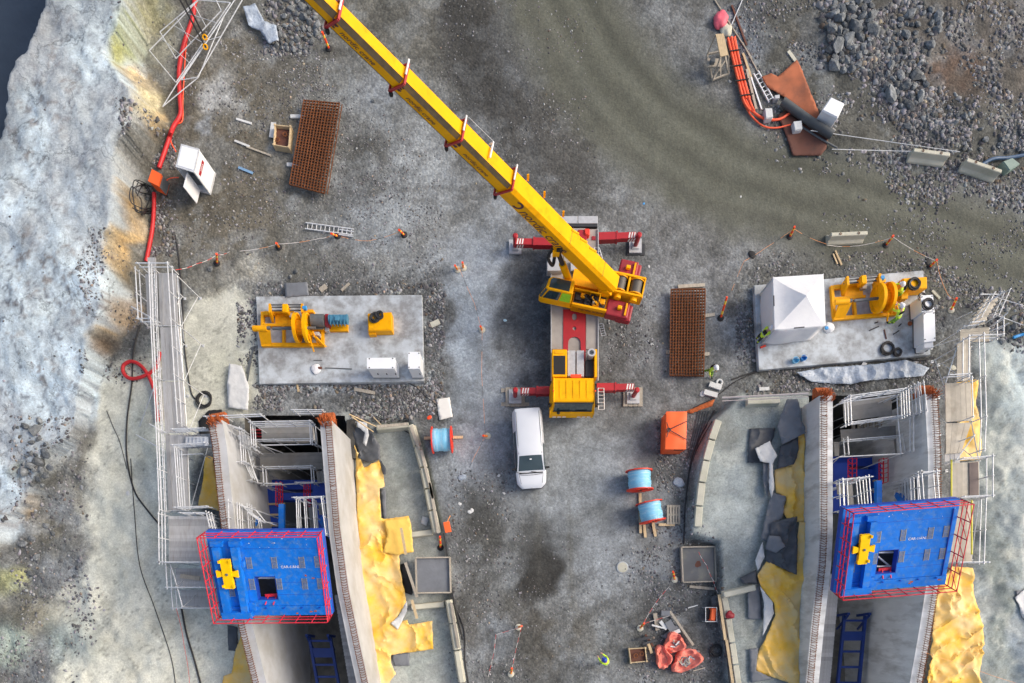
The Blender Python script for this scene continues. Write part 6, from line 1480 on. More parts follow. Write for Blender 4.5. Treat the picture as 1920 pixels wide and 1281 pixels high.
# white site distribution cabinet with open door, top left
def site_cabinet():
    zt, z0 = 2.25, G(388,362).z; P = [W(a,b,zt) for a,b in ((340,271),(373,280),(363,322),(330,312))]; c = sum(P,Vector())/4
    root = empty('distribution_cabinet', (c.x,c.y,z0), 'white site power cabinet with a red sticker and its door open', 'cabinet')
    def pr(name, s, a, b, m): 
        k = MB(); k.prism([((p.x-c.x)*s+c.x,(p.y-c.y)*s+c.y) for p in P], a, b); return k.build(name, m, root)
    pr('roof', 1.05, zt-0.06, zt, M_GALV); pr('roof_panel', 0.88, zt+0.001, zt+0.02, M_WHITE); pr('base', 1.02, z0, z0+0.18, M_GALV)
    f = lambda p, z: Vector((p.x,p.y,z))
    for (i,j,nm) in ((1,2,'side_panel'),(0,1,'back_panel'),(3,0,'side_panel')):
        a, b = P[i], P[j]; n_ = (b-a).cross(Vector((0,0,1))).normalized(); ce = (a+b)/2-c; n_ = n_ if n_.dot(ce) > 0 else -n_
        k = MB(); k.hexa([f(a,z0+0.18),f(b,z0+0.18),f(b,z0+0.18)-n_*0.03,f(a,z0+0.18)-n_*0.03,f(a,zt-0.06),f(b,zt-0.06),f(b,zt-0.06)-n_*0.03,f(a,zt-0.06)-n_*0.03]); sp = k.build(nm, M_WHITE, root)
        if (i,j) == (1,2):
            k = MB(); h = 0.62; pts = [f(a.lerp(b,t), z0+0.2+(zt-z0)*h)+n_*0.01 for t in (0.2,0.85)]; k.add([pts[0]-Vector((0,0,0.12)), pts[1]-Vector((0,0,0.12)), pts[1]+Vector((0,0,0.12)), pts[0]+Vector((0,0,0.12))],[(0,1,2,3)]); st_ = k.build('red_sticker', M_RED, sp); st_.modifiers.new('s','SOLIDIFY').thickness = 0.004
            k = MB()
            for t in (0.36,0.44,0.50,0.56,0.63): 
                q = f(a.lerp(b,t), z0+0.2+(zt-z0)*h)+n_*0.016; d_ = (b-a).normalized(); k.add([q-d_*0.02-Vector((0,0,0.07)),q+d_*0.02-Vector((0,0,0.07)),q+d_*0.02+Vector((0,0,0.07)),q-d_*0.02+Vector((0,0,0.07))],[(0,1,2,3)])
            k.build('sticker_letters', M_WHITE, st_)
    # open front: shelf, gear, door swung out
    a, b = P[3], P[2]
    for t in (0.0, 1.0):
        q = a.lerp(b,t); k = MB(); k.bar(f(q,z0+0.18), f(q,zt-0.06), 0.06, 0.06); k.build('corner_post', M_GALV, root)
    k = MB(); q = (a+b)/2; k.box((c.x,c.y,z0+0.7),(0.7,0.7,0.9)); k.build('switch_gear', M_GREYM, root)
    k = MB(); d0 = a.lerp(b,0.45); dd = Vector((-0.25,-0.97,0)); k.hexa([f(d0,z0+0.25),f(d0+dd*0.85,z0+0.25),f(d0+dd*0.85,z0+0.25)+Vector((0.04,0,0)),f(d0,z0+0.25)+Vector((0.04,0,0)),f(d0,zt-0.35),f(d0+dd*0.85,zt-0.35),f(d0+dd*0.85,zt-0.35)+Vector((0.04,0,0)),f(d0,zt-0.35)+Vector((0.04,0,0))]); k.build('door', M_TENT, root)
site_cabinet()
def orange_box():
    zt, z0 = 1.1, G(300,362).z; P = [W(a,b,zt) for a,b in ((286,319),(303,328),(297,349),(279,340))]; c = sum(P,Vector())/4
    root = empty('distribution_box', (c.x,c.y,z0), 'small orange power box beside the red hose and black cables', 'box')
    k = MB(); k.prism([(p.x,p.y) for p in P], z0+0.15, zt); k.build('housing', M_ORANGE, root); k = MB(); k.prism([((p.x-c.x)*1.06+c.x,(p.y-c.y)*1.06+c.y) for p in P], zt+0.001, zt+0.05); k.build('lid', M_ORANGE, root)
    p = P[2]; q = P[1]; k = MB(); k.hexa([p+Vector((0.02,-0.02,-0.8)),q+Vector((0.02,-0.02,-0.8)),q+Vector((0.06,-0.05,-0.8)),p+Vector((0.06,-0.05,-0.8)),p+Vector((0.02,-0.02,-0.1)),q+Vector((0.02,-0.02,-0.1)),q+Vector((0.06,-0.05,-0.1)),p+Vector((0.06,-0.05,-0.1))]); k.build('socket_panel', M_GREYM, root)
    for s in (P[0],P[2]): 
        k = MB(); k.bar((s.x,s.y,z0),(s.x,s.y,z0+0.16),0.06); k.build('leg', M_DARK, root)
orange_box()

# ------------------------------------------------------------------ tent
def tent():
    ze = 2.45; cs = [(1450,520),(1544,514),(1548,610),(1453,618)]; P = [W(a,b,ze) for a,b in cs]; c = sum(P,Vector())/4; ap = Vector((c.x+0.1,c.y,ze+0.75))
    root = empty('canopy_tent', (c.x,c.y,0.36), 'white pop-up work tent on the right slab', 'tent'); names = 'roof_panel'
    for i in range(4):
        a, b = P[i], P[(i+1)%4]; k = MB(); N = 6; vv = []
        for r_ in range(N+1):
            for s in range(N+1):
                t = r_/N; e = a.lerp(b, s/N); q = e.lerp(ap, t); q = q-Vector((0,0,0.16*math.sin(math.pi*t)*(1-t*0.4))); vv.append(q)
        fs = [(r_*(N+1)+s, r_*(N+1)+s+1, (r_+1)*(N+1)+s+1, (r_+1)*(N+1)+s)[::-1] for r_ in range(N) for s in range(N)]
        k.add(vv, fs); k.build('roof_panel', M_TENT, root, True, 60)
    base = [Vector((p.x,p.y,0.4)) for p in P]
    def wall(i, j, flare, bil):
        a, b = P[i], P[j]; A, B = base[i], base[j]; out = ((A+B)/2-Vector((c.x,c.y,0.4))).normalized(); N = 8; vv = []
        for r_ in range(N+1):
            t = r_/N
            for s in range(N+1):
                u = s/N; q = a.lerp(b,u).lerp(A.lerp(B,u), t)+out*(flare*t+bil*math.sin(math.pi*u)*math.sin(math.pi*t*0.8)*(1+0.5*math.sin(7*u))); vv.append(q)
        k = MB(); k.add(vv, [(r_*(N+1)+s, r_*(N+1)+s+1, (r_+1)*(N+1)+s+1, (r_+1)*(N+1)+s) for r_ in range(N) for s in range(N)]); o = k.build('side_wall', M_TENT, root, True, 60); o.modifiers.new('s','SOLIDIFY').thickness = 0.01
    wall(0,3,-0.05,0.12); wall(3,2,0.05,0.15); wall(0,1,-0.1,0.05); wall(1,2,-0.25,0.05)
    for p in P:
        k = MB(); k.cyl((p.x,p.y,0.36),(p.x,p.y,ze),0.03,n=6); k.build('pole', M_GALV, root)
    for (i,j,t) in ((0,3,0.45),(3,2,0.48)):
        q = P[i].lerp(P[j],t); d = (P[j]-P[i]).normalized(); k = MB(); k.bar(q-d*0.3+Vector((0,0,-0.02)), q+d*0.3+Vector((0,0,-0.02)), 0.05, 0.05); k.build('roof_vent', M_DARK, root)
tent()

# ------------------------------------------------------------------ people
def person(label, px, py, z, rz, pose):
    """pose: lean (m forward of the chest), arms (L,R) list of elbow+wrist, helmet material, trousers material, back item"""
    p = W(px, py, z); root = None
    lean, crouch = pose.get('lean', 0.15), pose.get('crouch', 0.0); hp = 0.93-crouch
    V = []; E = []; RAD = []; ZN = []
    def add(co, r, zn, par=None):
        V.append(co); RAD.append(r); ZN.append(zn)
        if par is not None: E.append((par, len(V)-1))
        return len(V)-1
    pel = add((0,0,hp), (0.16,0.12), 1); bel = add((0,lean*0.35,hp+0.22), (0.165,0.125), 0, pel); chs = add((0,lean*0.8,hp+0.43), (0.185,0.13), 0, bel)
    nk = add((0,lean*1.05,hp+0.58), (0.065,0.065), 2, chs); hd = add((0,lean*1.2+0.02,hp+0.68), (0.085,0.095), 2, nk); ht = add((0,lean*1.25+0.02,hp+0.79), (0.075,0.085), 2, hd)
    add((0,lean*1.2+0.115,hp+0.675), (0.018,0.02), 2, hd)   # nose
    for s, st in ((-1, pose.get('stepL', 0.05)), (1, pose.get('stepR', -0.05))):
        h = add((s*0.10,0,hp-0.06), (0.098,0.105), 1, pel); kn = add((s*0.11,st*0.6+0.03+crouch*0.5,0.5-crouch*0.3), (0.07,0.075), 1, h); an = add((s*0.12,st,0.10), (0.05,0.055), 1, kn); add((s*0.13,st+0.17,0.045), (0.045,0.035), 3, an)
        el, wr = pose['arms'][0 if s < 0 else 1]
        sh = add((s*0.20,lean*0.95,hp+0.47), (0.08,0.08), 0, chs); e = add((s*0.20+el[0]*s,lean*0.95+el[1],hp+0.47+el[2]), (0.058,0.058), 0, sh); w_ = add((s*0.20+wr[0]*s,lean*0.95+wr[1],hp+0.47+wr[2]), (0.042,0.042), 0, e)
        d = (Vector(V[w_])-Vector(V[e])).normalized(); pm = Vector(V[w_])+d*0.08; a = add(tuple(pm), (0.035,0.022), 2, w_); sx = d.cross(Vector((0,0,1))).normalized() if abs(d.z) < 0.9 else Vector((1,0,0)); dn = Vector((0,0,-0.03))
        for i, l in enumerate((0.06,0.07,0.065,0.05)):
            f1 = pm+sx*(i-1.5)*0.021+d*l*0.6; f = add(tuple(f1), (0.0095,0.0095), 2, a); add(tuple(f1+d*l*0.4+dn), (0.008,0.008), 2, f)
        th = pm-d*0.03+sx*0.045; t = add(tuple(th), (0.011,0.011), 2, a); add(tuple(th+d*0.04), (0.009,0.009), 2, t)
    me_ = bpy.data.meshes.new('person'); me_.from_pydata(V, E, []); o = bpy.data.objects.new('person', me_)
    sk = o.modifiers.new('skin','SKIN'); sk.use_smooth_shade = True
    for i, v in enumerate(me_.skin_vertices[0].data): v.radius = RAD[i]; v.use_root = (i == 0)
    o.modifiers.new('sub','SUBSURF').levels = 1
    m2 = eval_mesh(o)
    m2.materials.clear()
    for m in (M_HIVIS, pose.get('trousers', M_TROU), M_SKIN, M_BLK): m2.materials.append(m)
    VA = np.array(V); 
    segs = [(np.array(V[a]), np.array(V[b]), ZN[b]) for a, b in E]
    for f in m2.polygons:
        c = np.array(f.center); best = (9, 0)
        for a, b, zn in segs:
            ab = b-a; t = np.clip(np.dot(c-a, ab)/max(np.dot(ab, ab), 1e-9), 0, 1); d = np.linalg.norm(c-a-ab*t)
            if d < best[0]: best = (d, zn)
        f.material_index = best[1]
        if best[1] == 1 and (0.28 < c[2] < 0.40): f.material_index = 0
    o = newobj('person', m2); o.location = p; o.rotation_euler = (0,0,rz); tag(o, label, 'person')
    def child(mb, nm, m, sm=True):
        me3 = bpy.data.meshes.new(nm); me3.from_pydata([tuple(v) for v in mb.v], [], mb.f); me3.materials.append(m); me3.polygons.foreach_set('use_smooth', [sm]*len(me3.polygons)); return newobj(nm, me3, o)
    hx, hy, hz = 0, lean*1.22+0.02, hp+0.73
    k = MB(); k.lathe([(0.165,0.0),(0.135,0.02),(0.13,0.06),(0.11,0.11),(0.07,0.145),(0.02,0.155)], (hx,hy,hz), 14); k.box((hx,hy+0.15,hz+0.01),(0.16,0.08,0.02)); child(k, 'helmet', pose.get('helmet', M_WHITE))
    for s in (-1, 1):
        k = MB(); k.lathe([(0.045,-0.02),(0.05,0.0),(0.045,0.02)], (s*0.1,hy,hz-0.05), 8, Matrix.Rotation(R(90),3,'Y')); child(k, 'ear_defender', M_BLK)
        k = MB(); k.lathe([(0.012,0),(0.012,0.004)], (s*0.032,hy+0.085,hz-0.04), 6, Matrix.Rotation(R(90),3,'X')); child(k, 'eye', M_BLK)
    k = MB(); k.bar((-0.03,hy+0.088,hz-0.115),(0.03,hy+0.088,hz-0.115),0.008,0.008); child(k, 'mouth', M_DRED, False)
    if pose.get('pack', True):
        k = MB(); k.cbox((0,lean*0.72-0.14,hp+0.42),(0.26,0.09,0.3),0.03); child(k, 'dark_hood', M_BLK)
    k = MB(); k.tube([Vector((0.185*math.cos(t),lean*0.45+0.145*math.sin(t),hp+0.27)) for t in [i*math.pi/8 for i in range(16)]],0.018,4,closed=True); child(k, 'reflective_band', M_ALU)
    return o
A_work = (((0.02,0.12,-0.24),(-0.04,0.36,-0.30)), ((0.02,0.14,-0.22),(-0.04,0.38,-0.24)))
A_down = (((0.05,-0.02,-0.28),(0.05,0.10,-0.50)), ((0.05,0.02,-0.28),(0.04,0.16,-0.48)))
M_HVT = mat('hi-vis trousers', (120,170,60), 0.75, var=0.25, vscale=9, dirt=(50,60,45), damt=0.35, dscale=3)
person('worker in yellow hi-vis and white helmet standing left of the white tent', 1417, 641, 0.36, R(-60), dict(lean=0.28, arms=A_work))
person('worker in hi-vis bending over the winch drum beside the yellow power unit', 1675, 560, 0.36, R(75), dict(lean=0.3, arms=A_work, trousers=M_HVT))
person('worker in hi-vis leaning towards the winch on the open slab', 1668, 608, 0.36, R(25), dict(lean=0.34, arms=A_work, trousers=M_HVT))
person('worker in hi-vis walking beside the rebar mat near the crane', 1325, 702, 0.0, R(-150), dict(lean=0.12, arms=A_down, stepL=0.28, stepR=-0.26, trousers=M_HVT))
person('worker with blue helmet in yellow hi-vis at the bottom edge near the wooden box', 1135, 1243, 0.0, R(40), dict(lean=0.3, crouch=0.12, arms=A_work, helmet=mat('blue helmet',(40,70,170),0.35), pack=False))

# ------------------------------------------------------------------ rebar mats
def rebar_mat(label, c4, z, nl, nt, group):
    P = [W(a,b,z) for a,b in c4]; c = sum(P,Vector())/4; root = empty('rebar_mat', (c.x,c.y,0), label, 'rebar mat', group)
    a, b, c_, d = P
    k0 = 0.02
    for lay in range(3):
        dz = -lay*0.09
        sh = Vector((rng.uniform(-.05,.05)*lay, rng.uniform(-.05,.05)*lay, dz))
        for i in range(nl):
            t = i/(nl-1); k = MB(); k.bar(a.lerp(b,t)+sh, d.lerp(c_,t)+sh, 0.045, 0.04); 
            if lay == 0: k.build('long_bar', M_RUST, root)
            else: k.build('lower_bar', M_RUST, root)
        if lay < 2:
            for i in range(nt):
                t = i/(nt-1); k = MB(); k.bar(a.lerp(d,t)+sh-Vector((0,0,0.035)), b.lerp(c_,t)+sh-Vector((0,0,0.04)), 0.045, 0.04)
                if lay < 2: k.build('cross_bar', M_RUST, root)
    return root
rebar_mat('stack of rusty rebar mats left of the crane boom, skewed on the gravel', [(570,187),(637,193),(609,362),(543,345)], 0.55, 13, 32, 'rusty rebar mats')
rebar_mat('stack of rusty rebar mats right of the crane', [(1258,542),(1322,541),(1319,704),(1256,703)], 0.45, 13, 30, 'rusty rebar mats')
def stick(name, label, cat, a, b, w_, h, m, z=0.03, group=None):
    k = MB(); p, q = G(*a, z+h/2), G(*b, z+h/2); k.bar(p, q, w_, h); o = k.build(name, m); return tag(o, label, cat, group)
for i,(a,b,l) in enumerate((((545,219),(572,219),'pale bearer under the upper part of the left rebar mats'),((538,309),(560,310),'pale bearer under the lower part of the left rebar mats'),((1318,593),(1340,590),'pale bearer sticking out at the middle of the right rebar mats'),((1249,660),(1262,662),'pale bearer end at the lower left of the right rebar mats'),((1318,665),(1330,664),'pale bearer end at the lower right of the right rebar mats'),((1271,538),(1321,535),'pale board lying along the top of the right rebar mats'))):
    stick('timber_bearer', l, 'timber', a, b, 0.2, 0.12, M_OLDWOOD if i > 1 else M_FLEECE)

# ------------------------------------------------------------------ cable reels, pallet, orange container
def reel(label, px, py, rz, white=False):
    p = W(px, py, 0.85); root = empty('cable_reel', (p.x,p.y,0.0), label, 'cable reel', 'red cable reels'); root.rotation_euler = (0,0,rz)
    def loc(mb, nm, m, sm=True, par=None):
        me_ = bpy.data.meshes.new(nm); me_.from_pydata([tuple(v) for v in mb.v], [], mb.f); me_.materials.append(m)
        if sm: me_.polygons.foreach_set('use_smooth', [True]*len(me_.polygons)); me_.set_sharp_from_angle(angle=R(40))
        return newobj(nm, me_, par or root)
    Mx = Matrix.Rotation(R(90),3,'X'); Wd, Rf = 1.12, 0.80
    k = MB(); prof = []
    for i in range(13): prof.append((0.66+0.012*((i%2)*2-1)+0.02*math.sin(i), -Wd/2+0.03+(Wd-0.06)*i/12))
    k.lathe(prof, (0,0,0.86), 32, Mx); loc(k, 'wound_cable', M_CABLE)
    for s in (-1, 1):
        k = MB(); k.lathe([(0.0,-0.03),(Rf,-0.03),(Rf,0.03),(0.0,0.03)], (0,s*(Wd/2+0.0),0.86), 36, Mx); fl = loc(k, 'flange', M_REDO)
        k = MB(); k.lathe([(0.12,-0.02),(0.14,0.0),(0.12,0.02)], (0,s*(Wd/2+0.04),0.86), 14, Mx); loc(k, 'hub', M_DARK, par=fl)
        for i in range(6):
            t = i*math.pi/3; k = MB(); y = s*(Wd/2+0.045); k.bar((0.15*math.cos(t),y,0.86+0.15*math.sin(t)),(0.74*math.cos(t),y,0.86+0.74*math.sin(t)),0.05,0.03,up=(0,1,0)); loc(k, 'flange_rib', M_REDO, False, fl)
    return root
reel('red cable reel with pale blue wrap near the left kerb', 829, 825, R(92)); reel('red cable reel with frayed whitish wrap above the other reel', 1199, 901, R(3)); reel('red cable reel with blue wrap next to the pallet', 1220, 960, R(11))
for i,(a,b,l) in enumerate((((795,822),(868,820),'timber chock under the reel near the left kerb'),((1200,925),(1201,1000),'timber skid running under the reel next to the pallet'),((1207,978),(1210,1008),'pinkish timber skid end below the reel next to the pallet'),((1223,975),(1229,1006),'second timber skid end below the reel next to the pallet'),((1235,984),(1265,984),'thin batten between reel and pallet'))):
    stick('timber_skid', l, 'timber', a, b, 0.16, 0.1, M_WOOD)
def pallet():
    p = W(1263,965,0.14); root = empty('pallet', (p.x,p.y,0), 'weathered wooden pallet beside the cable reels', 'pallet')
    for i in range(5):
        k = MB(); k.box((p.x-0.34+i*0.17,p.y,0.13),(0.11,1.15,0.022)); k.build('top_board', M_OLDWOOD, root)
    for y in (-0.52,0,0.52):
        k = MB(); k.box((p.x,p.y+y,0.108),(0.8,0.12,0.02)); k.build('cross_board', M_OLDWOOD, root)
        for x in (-0.35,0,0.35): k = MB(); k.box((p.x+x,p.y+y,0.055),(0.1,0.12,0.085)); k.build('block', M_OLDWOOD, root)
pallet()
def container():
    zt = 1.5; P = [W(a,b,zt) for a,b in ((1250,771),(1289,771),(1287,842),(1248,842))]; c = sum(P,Vector())/4; root = empty('equipment_container', (c.x,c.y,0), 'orange covered equipment container with rope slings on top', 'container')
    k = MB(); k.hexa([(P[3].x+0.0,P[3].y,0.05),(P[2].x-0.05,P[2].y,0.05),(P[1].x-0.05,P[1].y,0.05),(P[0].x,P[0].y,0.05),(P[3].x,P[3].y,zt-0.1),(P[2].x,P[2].y,zt-0.1),(P[1].x,P[1].y,zt-0.1),(P[0].x,P[0].y,zt-0.1)]); o = k.build('body', M_ORANGE, root); o.modifiers.new('b','BEVEL').width = 0.04
    N = 10; vv = []; k = MB()
    for i in range(N+1):
        for j in range(N+1):
            u, v = i/N, j/N; e = P[0].lerp(P[1],u).lerp(P[3].lerp(P[2],u),v); vv.append((e.x,e.y,zt-0.09+0.08*(math.sin(math.pi*u)*math.sin(math.pi*v))**0.5+0.01*math.sin(9*u+5*v)))
    k.add(vv,[(i*(N+1)+j,i*(N+1)+j+1,(i+1)*(N+1)+j+1,(i+1)*(N+1)+j) for i in range(N) for j in range(N)]); k.build('top_cover', M_ORANGE, root, True, 60)
    hk = W(1254,806,zt+0.05); pts = [W(1250,792,zt+0.02),W(1288,790,zt+0.02),W(1250,820,zt+0.02),W(1287,824,zt+0.02)]
    for q in pts: k = MB(); k.tube([hk,hk.lerp(q,0.5)+Vector((0,0,0.03)),q],0.025,5); k.build('sling', M_DARK, root)
    k = MB(); k.torus(hk,0.1,0.03,12,6); k.build('sling_ring', M_DARK, root)
    k = MB(); a, b = P[3].lerp(P[2],0.45), P[3].lerp(P[2],0.9); k.hexa([(a.x,a.y-0.01,zt-0.35),(b.x,b.y-0.01,zt-0.35),(b.x,b.y+0.03,zt-0.35),(a.x,a.y+0.03,zt-0.35),(a.x,a.y-0.01,zt-0.14),(b.x,b.y-0.01,zt-0.14),(b.x,b.y+0.03,zt-0.14),(a.x,a.y+0.03,zt-0.14)]); k.build('vent', M_BLK, root)
container()

# ------------------------------------------------------------------ steel trays, wooden crates
def tray(label, c4, z, m, rust):
    P = [W(a,b,z) for a,b in c4]; c = sum(P,Vector())/4; root = empty('shallow_box', (c.x,c.y,0), label, 'box')
    for i in range(4):
        k = MB(); a, b = P[i], P[(i+1)%4]; k.bar(Vector((a.x,a.y,z/2+0.02)), Vector((b.x,b.y,z/2+0.02)), 0.08, z); k.build('side_board', M_OLDWOOD, root)
    k = MB(); k.prism([((p.x-c.x)*0.975+c.x,(p.y-c.y)*0.975+c.y) for p in P], 0.02, z*0.6); k.build('cover_plate', m, root)
    if rust:
        k = MB(); q = [(c.x+rust*math.cos(t)*rng.uniform(.6,1.2), c.y+rust*math.sin(t)*rng.uniform(.6,1.2)) for t in [i*math.pi/5 for i in range(10)]]; k.prism(q, z*0.6+0.001, z*0.6+0.006); k.build('rust_flakes', M_PLATE2, root)
M_WETPL = mat('wet dark plate', (96,98,100), 0.3, var=0.15, vscale=1.2, dirt=(140,140,120), damt=0.3, dscale=0.9)
tray('timber framed cover plate with yellow marks near the yellow tarpaulin', [(779,1046),(843,1045),(845,1111),(781,1112)], 0.35, M_MEMB, 0)
tray('wood framed dark wet plate with a rust spot beside the right kerb', [(1278,1026),(1341,1025),(1343,1090),(1281,1092)], 0.35, M_WETPL, 0.22)
def crate(label, c4, z, rim, inner):
    P = [W(a,b,z) for a,b in c4]; c = sum(P,Vector())/4; root = empty('wooden_crate', (c.x,c.y,0), label, 'crate')
    for i in range(4):
        a, b = P[i], P[(i+1)%4]
        for l in range(2): k = MB(); k.bar(Vector((a.x,a.y,z*(0.25+0.5*l))), Vector((b.x,b.y,z*(0.25+0.5*l))), 0.05, z*0.47); k.build('side_board', rim, root)
        k = MB(); k.box((a.x,a.y,z/2+0.02),(0.1,0.1,z+0.04)); k.build('corner_post', rim, root)
    k = MB(); k.prism([((p.x-c.x)*0.93+c.x,(p.y-c.y)*0.93+c.y) for p in P], 0.02, z*0.5); k.build('contents', inner, root)
    return root
crate('small wooden crate with rusty clamps left of the rebar mats', [(515,234),(544,237),(541,276),(513,271)], 0.55, M_WOOD, M_PLATE2)
crate('small wooden crate with rusty fittings near the orange bags', [(1180,1217),(1210,1215),(1213,1240),(1183,1243)], 0.4, M_WOOD, M_PLATE2)
stick('board', 'pale board leaning at the crate left of the rebar mats', 'board', (513,230), (509,258), 0.3, 0.03, M_FLEECE, 0.1)
for (px,py) in ((520,262),(534,252),(1192,1230),(1203,1226)):
    k = MB(); p = W(px,py,0.4); k.torus(p,0.12,0.03,10,5); o = k.build('clamp', M_RUST); tag(o, 'rusty ring clamp lying in the crate by the rebar mats' if px < 900 else 'rusty ring clamp lying in the crate near the orange bags', 'clamp', 'clamps in the upper crate' if px < 900 else 'clamps in the lower crate')

# ------------------------------------------------------------------ concrete barriers and kerbs
def barrier(name, label, a, b, h=0.8, w_=0.6, top=0.22, m=None, z0=None, group=None, cat='barrier'):
    p, q = G(*a), G(*b)
    if z0 is not None: p, q = W(*a, z0), W(*b, z0)
    d = (q-p).normalized(); s = Vector((-d.y,d.x,0)); k = MB()
    prof = [(-w_/2,0),(-w_/2,h*0.22),(-top/2-0.04,h*0.45),(-top/2,h),(top/2,h),(top/2+0.04,h*0.45),(w_/2,h*0.22),(w_/2,0)]; n = len(prof); vv = []
    for e in (p, q): vv += [e+s*x+Vector((0,0,z-0.05)) for x, z in prof]
    k.add(vv, [(i,(i+1)%n,n+(i+1)%n,n+i) for i in range(n)]+[tuple(range(n))[::-1], tuple(range(n,2*n))]); bm_ = k.build(name, m or M_JERSEY); tag(bm_, label, cat, group)
    bm = bmesh.new(); bm.from_mesh(bm_.data); bmesh.ops.recalc_face_normals(bm, faces=bm.faces); bm.to_mesh(bm_.data); bm.free()
    if cat == 'kerb': bv = bm_.modifiers.new('b','BEVEL'); bv.width = 0.03; bv.segments = 1; return bm_
    e_ = MB(); 
    for t in (0.25,0.75): c = p.lerp(q,t)+Vector((0,0,h-0.05)); e_.torus(c+Vector((0,0,0.02)),0.06,0.015,10,5)
    e_.build('lifting_loop', M_RUST, bm_)
    bv = bm_.modifiers.new('b','BEVEL'); bv.width = 0.03; bv.segments = 1
    return bm_
barrier('concrete_barrier', 'pale concrete barrier above the right slab beside the road', (1548,452), (1615,449))
barrier('concrete_barrier', 'pale concrete barrier on the road edge below the white box', (1700,296), (1767,305)); barrier('concrete_barrier', 'greenish concrete barrier on the road edge nearest the right picture edge', (1798,314), (1862,336))
barrier('concrete_kerb', 'long low concrete kerb block across the head of the left apron', (708,806), (768,800), 0.5, 0.45, 0.3, cat='kerb')
lk = [(772,800),(784,840),(795,880),(803,920),(811,960),(820,1002)]
for i in range(5): barrier('concrete_kerb', ['uppermost piece of the left apron kerb','second piece down of the left apron kerb','middle piece of the left apron kerb','fourth piece down of the left apron kerb','lowest piece of the upper left apron kerb'][i], lk[i], (lk[i+1][0]-0.6, lk[i+1][1]-2.5), 0.55, 0.5, 0.3, cat='kerb', z0=-0.1)
barrier('concrete_kerb', 'concrete kerb block lying across the apron right of the yellow tarpaulin', (754,1006), (812,999), 0.45, 0.42, 0.3, cat='kerb'); barrier('concrete_kerb', 'concrete kerb block below the timber framed plate', (773,1139), (834,1133), 0.5, 0.42, 0.3, cat='kerb')
l2 = [(842,1125),(850,1170),(858,1220),(868,1281),(876,1330)]
for i in range(4): barrier('concrete_kerb', ['first piece of the lower left apron kerb','second piece of the lower left apron kerb','third piece of the lower left apron kerb','last piece of the lower left apron kerb at the picture edge'][i], l2[i], (l2[i+1][0]-0.5, l2[i+1][1]-2.5), 0.55, 0.5, 0.3, cat='kerb', z0=-0.1)
rk = [(1337,797),(1325,834),(1315,872),(1307,912),(1302,955),(1299,994)]
for i in range(5): barrier('concrete_kerb', ['uppermost piece of the curved right apron kerb','second piece down of the curved right apron kerb','middle piece of the curved right apron kerb','fourth piece down of the curved right apron kerb','lowest piece of the curved right apron kerb'][i], rk[i], (rk[i+1][0]+0.4, rk[i+1][1]-2.5), 1.15, 0.75, 0.42, cat='kerb', z0=0.0)
barrier('concrete_kerb', 'mossy concrete kerb block at the head of the right apron', (1397,756), (1458,754), 0.45, 0.5, 0.35, cat='kerb'); barrier('concrete_kerb', 'concrete kerb block beside the orange generator', (1353,1116), (1412,1102), 0.5, 0.45, 0.3, cat='kerb')
l3 = [(1348,1115),(1357,1160),(1364,1205),(1370,1245),(1378,1300)]
for i in range(4): barrier('concrete_kerb', ['first piece of the lower right apron kerb','second piece of the lower right apron kerb','third piece of the lower right apron kerb','last piece of the lower right apron kerb at the picture edge'][i], l3[i], (l3[i+1][0]-0.4, l3[i+1][1]-2.5), 1.0, 0.6, 0.35, cat='kerb', z0=0.0)
for (a,b,l) in (((708,800),(765,795),'pale plank on the kerb at the head of the left apron'),((770,800),(786,842),'thin plank along the top of the left apron kerb'),((790,845),(812,935),'long plank lying on the left apron kerb'),((806,905),(822,1000),'second long plank beside the left apron kerb'),((752,990),(761,1040),'thin tan plank leaning above the timber framed plate'),((760,1055),(782,1120),'pale plank beside the timber framed plate'),((772,1125),(782,1160),'thin tan plank below the timber framed plate'),((1293,1100),(1345,1105),'thin pale batten below the dark wet plate'),((1348,1115),(1360,1200),'long tan plank on the lower right kerb'),((1362,1200),(1374,1281),'second long tan plank on the lower right kerb'),((846,1130),(860,1215),'long plank on the lower left kerb')):
    k = MB(); z = 0.62 if a[0] > 1340 or a[0] < 1000 else 0.08; z = 1.0 if a[0] > 1340 else (0.5 if a[0] < 1000 else z); k.bar(W(*a,z), W(*b,z), 0.16, 0.05); o = k.build('plank', M_WOOD if 'tan' in l else M_OLDWOOD); tag(o, l, 'plank')

# ------------------------------------------------------------------ tarpaulins, membranes, sheets
def cloth(name, label, cat, poly, m, group=None, **kw):
    o = sheet(name, m, poly, **kw); return tag(o, label, cat, group)
ZL = lambda pts: zp(pts, 600, 740, 2.369)
cloth('tarpaulin', 'large yellow tarpaulin draped at the foot of the left channel wall', 'tarpaulin', ZL([(160,230),(200,330),(265,292),(285,360),(290,412),(270,420),(275,550),(290,555),(395,540),(405,580),(415,690),(355,715),(358,780),(378,870),(385,925),(330,1015),(390,1000),(398,1022),(500,1005),(505,1130),(318,1155),(315,1190),(338,1240),(290,1300),(205,1300),(195,1100),(182,800),(172,620),(164,420)]), M_TARP, zoff=0.10, amp=0.07, fr=0.9, fold=0.22, fang=0.4)
cloth('tarpaulin', 'flat pale yellow sheet overlapping the large tarpaulin beside the left kerb', 'tarpaulin', ZL([(285,560),(395,545),(405,578),(415,700),(340,712),(280,700),(300,620)]), mat('pale yellow sheet', (236,194,92), 0.6, var=0.05, vscale=1.5, dirt=(222,180,110), damt=0.3, bump=0.02, bscale=3), zoff=0.45, amp=0.05, fr=0.8, fold=0.03)
cloth('fleece', 'grey fleece strip beside the left yellow tarpaulin', 'fleece', ZL([(268,420),(292,418),(295,545),(280,552)]), M_MEMB, zoff=0.08, amp=0.04)
